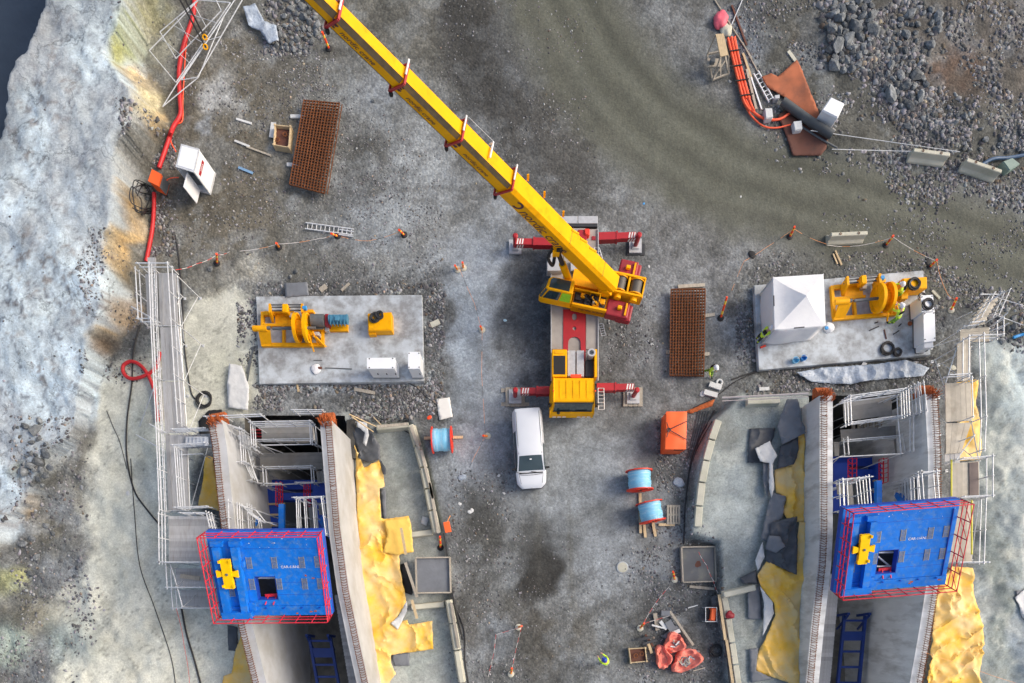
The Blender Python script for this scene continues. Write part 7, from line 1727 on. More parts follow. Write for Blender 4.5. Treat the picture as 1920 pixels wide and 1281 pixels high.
cloth('membrane', 'black membrane heap at the head of the left apron', 'membrane', ZL([(145,150),(215,140),(245,190),(270,230),(270,290),(295,330),(297,358),(282,358),(262,292),(205,300),(170,280),(160,215)]), M_MEMBD, zoff=0.25, amp=0.25, fr=1.0, fold=0.12)
cloth('fleece', 'pale grey folded fleece over the black membrane heap', 'fleece', ZL([(160,110),(205,120),(218,180),(205,230),(190,215),(200,170),(165,140)]), M_FLEECE, zoff=0.7, amp=0.12, fold=0.1)
cloth('membrane', 'black membrane piece beside the timber framed plate', 'membrane', ZL([(358,755),(385,745),(412,880),(408,890),(378,880),(362,820)]), M_BLK, zoff=0.1, amp=0.04)
cloth('fleece', 'white fleece corner folded over the left yellow tarpaulin', 'fleece', ZL([(385,915),(388,960),(345,1045),(315,1015),(350,985)]), M_FLEECE, zoff=0.5, amp=0.1, fold=0.06)
cloth('membrane', 'grey membrane scrap at the lower end of the left tarpaulin', 'membrane', ZL([(318,1155),(398,1145),(398,1205),(330,1205)]), M_MEMB, zoff=0.08, amp=0.05)
cloth('membrane', 'grey square sheet lying near the left kerb', 'sheet', ZL([(455,540),(485,550),(472,584),(448,572)]), M_FLEECE, zoff=0.05, amp=0.01)
ZR = lambda pts: zp(pts, 1260, 680, 2.13)
cloth('tarpaulin', 'upper yellow tarpaulin strip along the right channel wall', 'tarpaulin', ZL([]) or ZR([(500,150),(520,290),(528,600),(522,640),(455,630),(438,600),(452,540),(412,520),(408,430),(478,405),(455,335),(492,372),(498,295)]), M_TARP, zoff=0.12, amp=0.07, fr=0.9, fold=0.2)
cloth('tarpaulin', 'lower yellow tarpaulin at the foot of the right channel wall', 'tarpaulin', ZR([(528,640),(540,1050),(532,1300),(470,1280),(345,1238),(330,1215),(342,1165),(405,1010),(400,960),(352,895),(335,850),(370,795),(490,845),(498,640)]), M_TARP, zoff=0.12, amp=0.07, fr=0.9, fold=0.22, fang=0.5)
for (l, cat, pts, m, zo, am, fo) in (
    ('grey membrane flap standing at the head of the right apron','membrane',[(418,255),(455,148),(497,150),(527,285),(440,328),(425,290)],M_MEMB,0.55,0.22999999999999998,0.16999999999999998),
    ('dark square membrane lying flat on the right apron','membrane',[(308,265),(412,262),(405,300),(362,402),(300,400)],M_MEMBD,0.06,0.05,0.08),
    ('dark membrane piece under the grey flap of the right apron','membrane',[(418,425),(430,335),(497,300),(497,375),(480,410)],M_MEMBD,0.3,0.16,0.15),
    ('long grey membrane fold below the white fleece','membrane',[(398,520),(452,535),(432,628),(405,640),(388,722),(352,705),(375,600)],M_MEMB,0.3,0.2,0.2),
    ('grey membrane strip hanging from the white fleece','membrane',[(362,400),(400,395),(395,520),(380,538),(362,500)],M_MEMB,0.25,0.13,0.15),
    ('large dark wet membrane on the right yellow tarpaulin','membrane',[(392,640),(498,615),(492,848),(372,792),(385,720)],M_MEMBD,0.45,0.22000000000000003,0.2),
    ('white crumpled fleece on the right apron','fleece',[(330,345),(392,312),(418,372),(402,405),(405,500),(398,540),(385,505),(390,400),(350,395)],M_FLEECE,0.5,0.2,0.1),
    ('white fleece wisp between membrane and lower tarpaulin','fleece',[(330,790),(362,715),(372,775),(340,832)],M_FLEECE,0.4,0.12,0.06),
    ('white fleece strip along the lower right tarpaulin','fleece',[(350,890),(402,958),(406,1002),(362,1092),(368,960)],M_FLEECE,0.35,0.1,0.05),
    ('grey membrane square beside the lower right tarpaulin','membrane',[(298,920),(352,890),(360,1025),(302,1025)],M_MEMB,0.06,0.05,0.08),
    ('grey membrane piece left of the dark wet membrane','membrane',[(268,860),(332,828),(345,885),(275,882)],M_MEMBD,0.06,0.05,0.08),
    ('grey membrane at the lower end of the right tarpaulin','membrane',[(305,1143),(342,1140),(332,1228),(400,1262),(312,1278)],M_MEMB,0.06,0.05,0.08),
    ('grey rubble sack heap in the fold of the dark wet membrane','sack',[(385,690),(430,695),(445,735),(415,760),(375,745)],M_MEMB,0.7,0.2,0.1)):
    cloth('membrane' if cat == 'membrane' else ('fleece' if cat == 'fleece' else 'sack'), l, cat, ZR(pts), m, zoff=zo, amp=am, fold=fo)
Z8 = lambda pts: zp(pts, 1500, 920, 3.548)
cloth('tarpaulin', 'yellow tarpaulin hanging down the bank right of the grey channel', 'tarpaulin', Z8([(1000,505),(1140,515),(1150,700),(1195,900),(1212,1080),(1195,1300),(822,1300),(850,1050),(872,850),(895,640)]), M_TARP, zoff=0.15, amp=0.08, fr=0.8, fold=0.26, fang=2.2)
cloth('tarpaulin', 'yellow tarpaulin strip below the pale right walkway', 'tarpaulin', [(1790,718),(1832,712),(1838,790),(1836,862),(1792,866)], M_TARP, zoff=0.1, amp=0.1, fold=0.08)
cloth('tarpaulin', 'yellow tarpaulin between walkway and left channel wall', 'tarpaulin', [(386,855),(400,858),(412,958),(372,950),(382,900)], M_TARP, zoff=0.1, amp=0.1, fold=0.06)
cloth('tarpaulin', 'yellow tarpaulin scrap outside the left channel at the bottom edge', 'tarpaulin', [(452,1190),(470,1240),(478,1300),(415,1300),(420,1268),(435,1262),(440,1225)], M_TARP, zoff=0.15, amp=0.12, fold=0.06)
cloth('membrane', 'dark membrane beside the yellow scrap at the bottom edge', 'membrane', [(426,1172),(445,1176),(446,1222),(428,1220)], M_MEMBD, zoff=0.1, amp=0.05)
cloth('membrane', 'black membrane behind the head of the left channel wall', 'membrane', [(372,790),(392,770),(416,768),(420,790),(396,800),(390,830),(374,826)], M_BLK, zoff=0.1, amp=0.1)
cloth('sheet', 'pale sheet of board lying left of the winch slab', 'sheet', [(430,682),(454,686),(468,728),(466,770),(428,764),(426,725)], M_FLEECE, zoff=0.25, amp=0.06, fold=0.03)
cloth('plastic_sheet', 'crumpled clear plastic sheet along the lower edge of the right slab', 'plastic', [(1490,700),(1545,690),(1620,686),(1700,676),(1742,690),(1730,706),(1650,712),(1590,722),(1520,716)], M_PLAST, zoff=0.12, amp=0.16, fr=1.8, fold=0.12)
cloth('plastic_sheet', 'crumpled pale plastic sheet in the rock heap at the top', 'plastic', [(458,18),(480,10),(496,40),(520,52),(524,80),(505,84),(488,60),(466,48)], M_PLAST, zoff=0.25, amp=0.18, fr=1.6, fold=0.12)
cloth('sheet', 'grey rubber mat lying at the upper edge of the left slab', 'mat', [(533,531),(576,529),(580,554),(535,558)], M_MEMB, zoff=0.4, amp=0.01)
cloth('sheet', 'white flat panel lying near the blue reel', 'panel', [(818,749),(843,745),(849,782),(824,788)], mat('white panel',(226,224,218),0.6,var=0.04), zoff=0.08, amp=0.0, fold=0.0)
cloth('sheet', 'pale blue board at the right picture edge', 'board', [(1903,1120),(1925,1100),(1935,1160),(1920,1160)], M_FLEECE, zoff=0.1, amp=0.02); cloth('sheet', 'grey blue board below the pale one at the right picture edge', 'board', [(1904,1108),(1930,1105),(1930,1170),(1918,1160)], M_MEMB, zoff=0.05, amp=0.02)
# rusty plates
for (l, pts, m, zo) in (('large orange rusty steel plate pointing up the bank', zp([(655,590),(740,560),(800,590),(830,560),(965,440),(1000,500),(1185,960),(1160,1010),(840,760),(790,730),(700,680)],1290,20,4.745), M_PLATE, 0.15),
                 ('dark brown rusty steel plate below the black pipe', zp([(800,930),(870,880),(1250,1120),(1230,1230),(1180,1290),(930,1290),(860,1080)],1290,20,4.745), M_PLATE2, 0.12)):
    o = sheet('steel_plate', m, pts, zoff=zo, amp=0.02, thick=0.03, follow=True); tag(o, l, 'steel plate')
cloth('sheet', 'rusty brown sheet beside the orange container', 'sheet', zp([(960,75),(1090,20),(1080,50),(985,85)],880,740,2.369), M_RUSTB, zoff=0.05, amp=0.03)
# ------------------------------------------------------------------ marker posts and barrier tape
POST = {}
def marker(label, b, t, z=1.0, base='black', zb=None):
    p = G(*b) if zb is None else W(*b, zb); q = W(t[0], t[1], p.z+z); root = empty('marker_post', p, label, 'marker post', 'orange marker posts with yellow bands')
    k = MB(); k.lathe([(0.2,0.0),(0.2,0.05),(0.13,0.08),(0.07,0.11)], p, 14); k.build('foot', M_BLK if base == 'black' else M_JERSEY, root, True)
    d = q-p; L = d.length; d.normalize(); n = 6
    bands = [M_POSTO, M_POSTY, M_POSTO, M_POSTO, M_POSTY, M_POSTO]
    for i in range(n):
        k = MB(); k.cyl(p+d*(0.08+(L-0.08)*i/n), p+d*(0.08+(L-0.08)*(i+1)/n), 0.065, n=10, cap=True); k.build('sleeve', bands[i], root, True)
    return root
MK = [((617,92),(604,60),1.25,'black','below the rock heap beside the boom tip'),((407,494),(406,476),1.0,'black','nearest the head of the left walkway'),((523,464),(518,456),0.9,'black','above the left slab corner'),((633,443),(621,438),0.9,'black','at the lying aluminium ladder'),((758,441),(748,431),0.95,'black','right of the lying aluminium ladder'),
      ((858,506),(853,498),0.8,'grey','left one of the pair beside the crane'),((869,503),(867,492),0.8,'grey','right one of the pair beside the crane'),((904,619),(901,612),0.8,'grey','alone left of the crane deck'),((914,818),(906,817),0.8,'grey','left of the white van'),
      ((1481,444),(1490,425),1.0,'black','at the bend of the haul road above the tent'),((1661,460),(1675,442),1.05,'black','right of the pale barrier above the slab'),((1744,500),(1757,487),1.0,'black','at the upper right corner of the right slab'),((1783,582),(1794,559),1.0,'grey','right of the long pale cabinet'),
      ((1351,597),(1363,557),1.2,'black','between rebar mat and tent slab'),((1265,1087),(1262,1072),1.0,'grey','left of the dark wet plate'),((826,1027),(825,1006),1.0,'black','below the orange barrier lamp at the left kerb'),((1200,1178),(1208,1169),0.8,'grey','left of the debris heap'),((958,1264),(960,1253),0.7,'grey','at the lower fenced stones by the bottom edge'),((972,1176),(978,1174),0.7,'grey','at the upper fenced stones in the lane')]
for b, t, z, bs, l in MK: marker('orange marker post '+l, b, t, z, bs)
def tape(label, pts, mats, z=0.55, sag=0.12, r=0.018):
    P = [W(a,b,c) for a,b,c in pts]; full = []
    root = empty('barrier_tape', P[0], label, 'barrier tape')
    for i in range(len(P)-1):
        n = max(4, int((P[i+1]-P[i]).length/0.7))
        for j in range(n):
            a = P[i].lerp(P[i+1], j/n); b = P[i].lerp(P[i+1], (j+1)/n); a = a-Vector((0,0,sag*4*(j/n)*(1-j/n))); b = b-Vector((0,0,sag*4*((j+1)/n)*(1-(j+1)/n)))
            k = MB(); k.bar(a, b, 0.016, 0.02); k.build('tape_piece', mats[j % len(mats)], root)
RW, OB, RWR = [M_TAPEW, M_TAPEW, M_TAPEO], [M_TAPEO, M_BCAB, M_TAPEO], [M_TAPER, M_TAPEW]
tape('red and white tape from the left walkway to the marker post', [(329,506,3.2),(368,495,1.6),(406,478,0.9),(430,472,0.8)], [M_TAPER, M_TAPEW])
tape('white rope tape along the upper left posts', [(450,471,0.7),(520,458,0.8),(600,447,0.7),(622,440,0.8)], RW); tape('orange and black tape between the two posts above the left slab', [(640,444,0.5),(690,452,0.3),(750,434,0.8)], OB)
tape('orange and black tape running down beside the crane from the pair of posts', [(860,500,0.7),(890,570,0.4),(902,614,0.7)], OB); tape('orange and black tape from the crane side post to the van post', [(904,616,0.7),(903,700,0.4),(910,817,0.7)], OB)
tape('thin tape trailing from the van post towards the left kerb', [(910,817,0.7),(890,855,0.2),(868,900,0.05)], OB)
tape('orange and black tape along the road above the tent', [(1372,545,0.3),(1395,490,0.6),(1440,462,0.4),(1490,428,0.9)], OB); tape('orange and black tape from the road bend to the pale barrier', [(1490,430,0.8),(1550,458,0.6)], OB)
tape('white and orange tape from the pale barrier to the right post', [(1552,460,0.4),(1610,461,0.4),(1675,445,0.9),(1756,490,0.9)], RW); tape('yellow tape down the right edge of the tent slab', [(1757,490,0.9),(1775,548,0.4),(1793,562,0.9)], [M_TAPEO])
tape('red and white tape over the dark wet plate', [(1310,1035,0.5),(1325,1060,0.5),(1338,1090,0.5),(1346,1112,0.5)], RWR); tape('red and white tape from the debris post up to the plate', [(1206,1170,0.7),(1230,1130,0.4),(1255,1100,0.4)], RWR)
tape('red and white tape from the debris post into the heap', [(1206,1170,0.7),(1255,1155,0.4)], RWR)
tape('red and white tape round the fenced stones in the lane', [(978,1176,0.6),(930,1190,0.2),(926,1225,0.3),(915,1270,0.05)], RWR); tape('red and white tape along the right side of the fenced stones', [(978,1176,0.6),(968,1215,0.3),(960,1256,0.6)], RWR)
tape('thin pale rope over the right bank tarpaulin', [(1735,1224,3.0),(1800,1245,1.5),(1870,1270,1.0),(1920,1285,0.8)], [M_TAPEO]); tape('thin red rope running down from the left landing', [(330,1140,1.5),(345,1210,0.6),(356,1290,0.3)], [M_TAPER])

# ------------------------------------------------------------------ hoses, cables, pipes
def hose(name, label, cat, pts, r, m, lift=0.0, n=8, group=None, follow=True):
    P = smooth_path([(a, b, (c[0] if c else 0)) for a, b, *c in pts], 7); Q_ = []
    zz = Gm([p.x for p in P], [p.y for p in P])
    for p, g in zip(P, zz): Q_.append(W(p.x, p.y, float(g)+r+lift+p.z))
    k = MB(); k.tube(Q_, r, n); return tag(k.build(name, m, None, True, 80), label, cat, group)
hose('hose', 'thick red hose running down from the top edge to the left walkway', 'hose', [(365,-10),(362,30),(346,80),(336,130),(337,180),(338,215),(324,240),(312,275),(298,315)], 0.13, M_HOSE); hose('hose', 'red hose stretch between orange power box and walkway head', 'hose', [(289,362),(288,400),(284,440),(274,490)], 0.12, M_HOSE)
hose('hose', 'red hose loop beside the left walkway', 'hose', [(300,660),(292,690),(268,706),(245,710),(232,700),(232,685),(248,678),(268,690),(285,720),(294,760),(296,790)], 0.11, M_HOSE, 0.1)
hose('cable', 'thin orange cable beside the red hose', 'cable', [(372,-5),(352,60),(343,180),(342,225),(330,235),(320,262),(330,285)], 0.04, M_PIPE); hose('cable', 'thin orange cable from power box to white site cabinet', 'cable', [(305,345),(318,335),(335,333)], 0.03, M_PIPE, 0.4)
for l, pts, r in (('black cable running down left of the walkway', [(262,610),(250,660),(247,720),(238,790),(238,860),(252,920),(275,955),(300,985)], 0.05),('black cable right of the walkway into the coil', [(328,440),(335,480),(342,560),(345,640),(352,700),(360,740),(372,752)], 0.04),('thin black cable over the pale concrete bank', [(245,860),(252,960),(262,1060),(290,1140),(320,1230),(330,1290)], 0.025),
    ('black cable at the lower left of the landing', [(340,1140),(350,1190),(365,1240),(378,1290)], 0.06),('thin cable left of the red loop', [(200,770),(212,800),(225,830),(238,880)], 0.02),('black cable below the tent slab', [(1372,712),(1420,697),(1500,690),(1600,675),(1680,668),(1720,676),(1755,670)], 0.045),
    ('black cable from tent slab towards the orange container', [(1423,697),(1380,715),(1340,745),(1300,765)], 0.03),('black cable along the right kerb', [(1340,770),(1300,850),(1286,940),(1282,1020)], 0.045),('second black cable along the right kerb', [(1335,790),(1308,840),(1290,900),(1284,990)], 0.03),
    ('black cable along the lower right kerb', [(1340,1110),(1352,1160),(1362,1220),(1370,1290)], 0.06),('black cable loop at the head of the left apron', [(700,735),(690,720),(720,716),(770,720),(800,745),(820,760)], 0.03),('black cable crossing the left kerb', [(705,780),(740,800),(770,815),(790,850)], 0.03),
    ('black cable down the left kerb side', [(832,1000),(842,1060),(850,1120),(868,1200)], 0.04),('black cable coil tail at the lane edge', [(850,1130),(870,1180),(872,1240),(880,1290)], 0.04),('thin black cable from the cabinet coil down the slab', [(1725,580),(1700,590),(1690,585)], 0.02)):
    hose('cable', l, 'cable', pts, r, M_BCAB, 0.37 if 'coil down the slab' in l else 0.0, 6)
for i in range(7):
    a = rng.uniform(0,6.28); pts = [(268+rng.uniform(-14,14)+18*math.cos(a+t), 372+rng.uniform(-12,12)+24*math.sin(a+t)) for t in (0,1.2,2.4,3.6,4.8)]
    hose('cable', 'black cable in the tangle below the orange power box', 'cable', pts, 0.03, M_BCAB, 0.03, 5, 'cable tangle by the power box')
# bundle of orange pipes
for i in range(4):
    o = (i-1.5)*6
    pts = [(1374+o,70),(1382+o,110),(1392+o,150),(1402+o,185)] if i in (1,2) else [(1366+o*0.6+4,72),(1376+o*0.6+4,112),(1386+o*0.6+4,152),(1396+o*0.6+4,190),(1410+o*0.4,208)]
    hose('pipe', ['leftmost orange pipe of the bundle','second orange pipe of the bundle','third orange pipe of the bundle','rightmost orange pipe of the bundle'][i], 'pipe', pts, 0.085, M_PIPE, 0.15)
hose('pipe', 'upper curved orange pipe end reaching onto the rusty plate', 'pipe', [(1398,188),(1410,208),(1432,222),(1460,224),(1484,210)], 0.075, M_PIPE, 0.12); hose('pipe', 'lower curved orange pipe end below the rusty plate', 'pipe', [(1396,190),(1406,214),(1430,236),(1455,240),(1482,234)], 0.05, M_PIPE, 0.08)
for (x, y) in ((1375,95),(1381,123),(1390,150),(1398,178)):
    k = MB(); k.bar(G(x-12,y+2,0.34), G(x+14,y-2,0.34), 0.06, 0.05); o = k.build('strap', M_BLK); tag(o, 'black strap across the orange pipe bundle', 'strap', 'straps on the pipe bundle')
hose('pipe', 'fat black plastic pipe lying across the rusty plates', 'pipe', [(1467,190),(1500,214),(1530,235),(1560,253)], 0.26, mat('black pe pipe',(74,78,80),0.55,var=0.12,vscale=4), 0.1, 14)
hose('pipe', 'thin grey pipe below the fat black pipe', 'pipe', [(1500,236),(1535,258),(1570,278)], 0.06, M_GREYM, 0.08); hose('pipe', 'blue pipe bend at the right edge beside the barriers', 'pipe', [(1842,308),(1862,298),(1890,296),(1925,290)], 0.10, mat('blue pe pipe',(70,96,126),0.5), 0.1); hose('pipe', 'blue pipe at the rocks by the scaffold steps', 'pipe', [(1900,633),(1915,628),(1935,624)], 0.09, M_BLUEB, 0.2)
for l, a, b in (('thin steel rope along the road edge fence', (1520,245), (1800,285)),('second steel rope along the road edge fence', (1560,280), (1780,286)),('thin wire from the scaffold steps to the right edge', (1860,555),(1925,575)),('second wire from the scaffold steps to the right edge',(1865,590),(1925,612))):
    k = MB(); k.tube([G(*a,0.5), G((a[0]+b[0])/2,(a[1]+b[1])/2,0.3), G(*b,0.5)], 0.02, 5); o = k.build('steel_wire', M_GALV); tag(o, l, 'wire')
k = MB(); k.tube([W(1354,746,1.2), W(1516,738,3.0)], 0.06, 8); k.tube([W(1354,752,1.2), W(1516,744,2.9)], 0.03, 6); o = k.build('tube_rail', mat('pinkish rail',(206,196,190),0.5)); tag(o, 'long pale tube rail from the right apron head to the grey channel', 'rail')
for a, b, l in (((700,782),(720,802),'thin wooden rod at the head of the left apron'),((655,777),(705,800),'yellow wooden rod from the rusty wall head to the apron'),((660,782),(700,810),'second yellow wooden rod from the rusty wall head')):
    k = MB(); k.bar(W(*a, 3.4 if a[0] < 690 else 0.5), W(*b,0.3), 0.05, 0.05); o = k.build('wooden_rod', M_WOOD); tag(o, l, 'rod')

# ------------------------------------------------------------------ top left: heap of fence frames; ladders
def fence_frame(label, c4, bars, group):
    P = [G(a,b,dz) for a,b,dz in c4]; root = empty('fence_panel', P[0], label, 'fence panel', group)
    for i in range(4): k = MB(); k.cyl(P[i],P[(i+1)%4],0.03,n=5); k.build('frame_tube', M_GALV, root)
    for i in range(1,bars): k = MB(); k.cyl(P[0].lerp(P[1],i/bars),P[3].lerp(P[2],i/bars),0.02,n=4); k.build('bar', M_GALV, root)
FF = [([(280,95,0.3),(372,0,1.0),(432,5,1.0),(330,155,0.5)],4,'fence panel spread widest over the hose at the top left'),([(300,60,0.5),(395,-20,1.2),(415,20,0.9),(330,110,0.4)],3,'fence panel lying innermost in the heap at the top left'),([(340,150,0.5),(440,0,1.3),(460,-10,1.3),(370,145,0.6)],2,'steep narrow fence panel at the right side of the heap'),([(305,200,0.3),(372,145,0.5),(420,30,1.0),(330,160,0.5)],1,'lowest fence panel frame of the heap at the top left')]
for c4, n, l in FF: fence_frame(l, c4, n, 'fence panels heaped at the top left')
for a,b,l in (((335,-5),(385,88),'black bar with yellow hook, upper one at the fence heap'),((345,-5),(384,70),'black bar with yellow hook, second one at the fence heap')):
    k = MB(); p, q = G(*a,1.6), G(*b,1.0); k.cyl(p,q,0.05,n=6); o = k.build('lifting_bar', M_BLK); tag(o, l, 'bar'); k = MB(); k.torus(q,0.12,0.045,10,6,Matrix.Rotation(0.6,3,'X')); k.build('hook', M_YEL, o)
def ladder(label, a, b, w_, n, m, z=0.1):
    p, q = G(*a,z), G(*b,z); d = (q-p).normalized(); s = Vector((-d.y,d.x,0))*w_; root = empty('ladder', p, label, 'ladder')
    for o_ in (Vector(), s): k = MB(); k.bar(p+o_,q+o_,0.05,0.08); k.build('rail', m, root)
    for i in range(n): t = p.lerp(q,(i+0.5)/n); k = MB(); k.cyl(t,t+s,0.022,n=5); k.build('rung', m, root)
ladder('aluminium ladder lying on the gravel above the left slab', (572,429), (662,441), 0.36, 11, M_GALV); ladder('pale ladder lying beside the orange pipe bundle', (1413,138), (1442,192), 0.32, 7, M_WHITE); ladder('short grey ladder section lying above the left slab', (635,440),(662,444),0.3,3,M_GALV)

# ------------------------------------------------------------------ top right: wooden stand, boxes, sticks
def wooden_stand():
    z = 1.1; root = empty('wooden_stand', W(1348,130,0), 'raw timber stand with a plywood top beside the orange pipes', 'stand')
    P = [W(a,b,z+0.5) for a,b in ((1342,64),(1357,63),(1366,103),(1351,106))]; k = MB(); k.prism([(p.x,p.y) for p in P], z+0.44, z+0.5); k.build('plywood_top', M_WOOD, root)
    B = [W(a,b,0.3) for a,b in ((1326,102),(1358,95),(1366,138),(1336,150))]
    for i in range(4): k = MB(); k.bar(B[i],B[(i+1)%4],0.08,0.1); k.build('base_beam', M_OLDWOOD, root)
    for i in range(4): k = MB(); k.bar(B[i],P[i]-Vector((0,0,0.05)),0.07,0.07); k.build('leg', M_OLDWOOD, root)
    k = MB(); k.bar(B[2].lerp(B[3],0.5),B[0].lerp(B[1],0.6)+Vector((0,0,0.6)),0.07,0.07); k.bar(B[3],B[1].lerp(B[2],0.4),0.06,0.06); k.build('brace', M_OLDWOOD, root)
    k = MB(); p = W(1338,118,0.7); k.cbox(p,(0.8,0.5,0.06),0.02); k.build('shelf', M_OLDWOOD, root); k = MB(); p = W(1336,115,0.85); k.cbox(p,(0.3,0.25,0.25),0.04); k.build('tool_box', M_GREYM, root)
wooden_stand()
def lump(name, label, cat, px, py, sz, m, z=0.0, seed=1, rz=0.0, flat=0.7):
    bm = bmesh.new(); bmesh.ops.create_icosphere(bm, subdivisions=3, radius=1.0)
    for v in bm.verts:
        n = float(N1.fbm(np.array([v.co.x*1.6+seed*7+v.co.z]), np.array([v.co.y*1.6+seed*3]), 3)[0]); c = v.co*(0.7+0.6*n); c.z = max(c.z*flat,-0.3); v.co = c
    me_ = bpy.data.meshes.new(name); bm.to_mesh(me_); bm.free(); me_.materials.append(m); me_.polygons.foreach_set('use_smooth',[True]*len(me_.polygons)); o = newobj(name, me_); p = G(px,py); o.location = (p.x,p.y,p.z+0.25*sz[2]+z); o.scale = sz; o.rotation_euler = (0,0,rz); return tag(o, label, cat)
def pan(name, label, cat, c4, z0, z1, m, extra=None):
    P = [W(a,b,z1) for a,b in c4]; c = sum(P,Vector())/len(P); k = MB(); g = gz((c.x,c.y)); root = empty(name, (c.x,c.y,g), label, cat)
    k.prism([(p.x,p.y) for p in P], g+z0, z1); o = k.build('body', m, root); o.modifiers.new('b','BEVEL').width = 0.04
    k = MB(); k.prism([((p.x-c.x)*0.9+c.x,(p.y-c.y)*0.9+c.y) for p in P], z1+0.001, z1+0.03); k.build('lid', extra or m, root); return root
pan('storage_box', 'white plastic storage box beside the rusty plate', 'box', [(1558,182),(1584,194),(1571,222),(1541,207)], 0.0, 1.3, M_WHITE)
pan('junction_box', 'small white junction box at the pipe bend', 'box', [(1434,203),(1448,203),(1450,221),(1436,223)], 0.0, 0.45, M_FLEECE); pan('junction_box', 'small grey box lying on the rusty plate', 'box', [(1487,228),(1503,226),(1505,243),(1490,245)], 0.0, 0.45, M_FLEECE); pan('junction_box', 'small grey green box above the fat black pipe', 'box', [(1452,179),(1462,178),(1462,185),(1453,186)], 0.0, 0.4, M_ALU)
pan('junction_box', 'green grey box at the right edge beside the blue pipe', 'box', [(1880,303),(1898,296),(1913,308),(1893,320)], 0.0, 0.6, mat('green grey tarp',(130,150,140),0.6))
lump('sack', 'pink round sack at the top of the orange pipe bundle', 'sack', 1349, 42, (0.42,0.55,0.4), mat('pink bag',(226,100,116),0.6,var=0.15,vscale=4), 0.1, 3); lump('sack', 'pale concrete lump beside the pink sack', 'lump', 1361, 58, (0.35,0.4,0.3), M_JERSEY, 0, 4)
for i,(a,b,w_,m,l) in enumerate((((1392,0),(1365,62),0.05,M_GALV,'thin steel tube left of the pipe bundle top'),((1340,0),(1410,110),0.06,M_OLDWOOD,'long grey batten above the pipe bundle'),((1372,10),(1400,85),0.1,M_PLATE2,'rusty flat bar above the pipe bundle'),((1393,100),(1410,150),0.12,M_WOOD,'tan plank right of the pipe bundle'),((1400,130),(1418,205),0.14,M_OLDWOOD,'grey plank right of the pipe bundle'),((1408,145),(1428,205),0.08,M_WHITE,'thin white lath right of the pipe bundle'),((1392,80),(1450,190),0.05,M_OLDWOOD,'long thin batten right of the pipe bundle'),((1478,96),(1492,115),0.2,M_JERSEY,'pale stake at the tip of the rusty plate'),
    ((443,223),(472,232),0.12,M_FLEECE,'short white lath upper left of the rebar mats'),((440,264),(468,275),0.12,M_FLEECE,'short white lath left of the crate'),((462,275),(508,292),0.1,M_OLDWOOD,'long grey batten left of the rebar mats'),((447,314),(474,325),0.14,mat('blue tube',(120,156,190),0.5),'short blue tube left of the rebar mats'),((1566,470),(1578,497),0.1,M_WOOD,'short timber above the tent'),((1562,476),(1570,495),0.08,M_WOOD,'second short timber above the tent'),((610,690),(660,692),0.05,M_GREYM,'thin steel bar on the left slab') ,
    ((664,730),(703,737),0.2,M_OLDWOOD,'grey board below the left slab'),((556,715),(560,735),0.12,M_WOOD,'short wooden stake below the left slab'),((463,700),(476,652),0.1,M_GREYM,'grey steel bar left of the left slab'),((475,650),(463,720),0.06,M_GREYM,'thin grey bar at the left slab corner'),((640,545),(655,531),0.14,M_OLDWOOD,'small board above the left slab'),((600,545),(612,536),0.3,M_OLDWOOD,'short wide board above the left slab'),((808,610),(824,603),0.32,M_JERSEY,'small concrete block right of the left slab'),((1748,545),(1762,560),0.14,M_JERSEY,'pale post lying at the right slab corner'),((1430,690),(1445,695),0.08,M_WOOD,'short wood offcut below the tent slab'),((1620,690),(1655,692),0.12,M_WOOD,'tan plank below the right slab'),((1612,700),(1622,680),0.25,M_FLEECE,'white folded sheet below the right slab'))):
    z = 0.37 if 'bar on the left slab' in l else 0.03; stick('batten', l, 'timber' if m in (M_WOOD,M_OLDWOOD) else 'bar', a, b, w_, 0.06, m, z)
for (a,l) in (((1432,730),'small slotted block below the tent slab'),((1655,807),'')):
    if l: stick('slotted_block', l, 'block', (a[0]-9,a[1]), (a[0]+10,a[1]-1), 0.2, 0.12, M_FLEECE)

# ------------------------------------------------------------------ things on the slabs
def bucket(label, px, py, m, z=0.36, r=0.15):
    p = W(px,py,z); root = empty('bucket', p, label, 'bucket'); k = MB(); k.lathe([(r*0.8,0.002),(r,0.28),(r*1.05,0.3),(r*0.93,0.3),(r*0.75,0.05)], p, 16); k.build('body', m, root, True); k = MB(); k.tube([p+Vector((r*math.cos(t),0.05,0.3+0.14*math.sin(t))) for t in [i*math.pi/8 for i in range(9)]],0.012,5); k.build('handle', M_GALV, root)
bucket('pale blue bucket on the right slab', 1489, 678, mat('light blue plastic',(120,190,224),0.4), r=0.19); bucket('darker blue bucket beside the pale one on the right slab', 1504, 674, M_BLUEB, r=0.17)
lump('cement_sack', 'white sack with a blue cloth at the tent corner', 'sack', 1548, 620, (0.3,0.32,0.3), M_TENT, 0.36, 6); k = MB(); p = W(1550,615,0.85); k.cbox(p,(0.2,0.18,0.1),0.03); o = k.build('cloth', M_BLUEB); tag(o, 'blue cloth on the white sack at the tent corner', 'cloth')
for i,(a,b,m,l) in enumerate((((1630,620),(1648,612),M_DARK,'thin rod left of the dropped tools on the right slab'),((1658,618),(1662,636),M_PLATE2,'brown hammer handle lying on the right slab'),((1675,627),(1686,620),M_BLK,'black tool lying right of the hammer'),((1640,606),(1646,604),M_BLK,'small dark bracket on the slab below the winch'),((1685,612),(1690,607),M_BLK,'small black punch on the right slab'))):
    k = MB(); k.bar(W(*a,0.39),W(*b,0.39),0.06,0.04); o = k.build('hand_tool', m); tag(o, l, 'tool')
k = MB(); p = W(1706,607,0.37); k.lathe([(0.14,0),(0.14,0.02),(0.02,0.025)], p, 12); o = k.build('plate_disc', M_PLATE); tag(o, 'brown round disc lying on the right slab', 'disc')
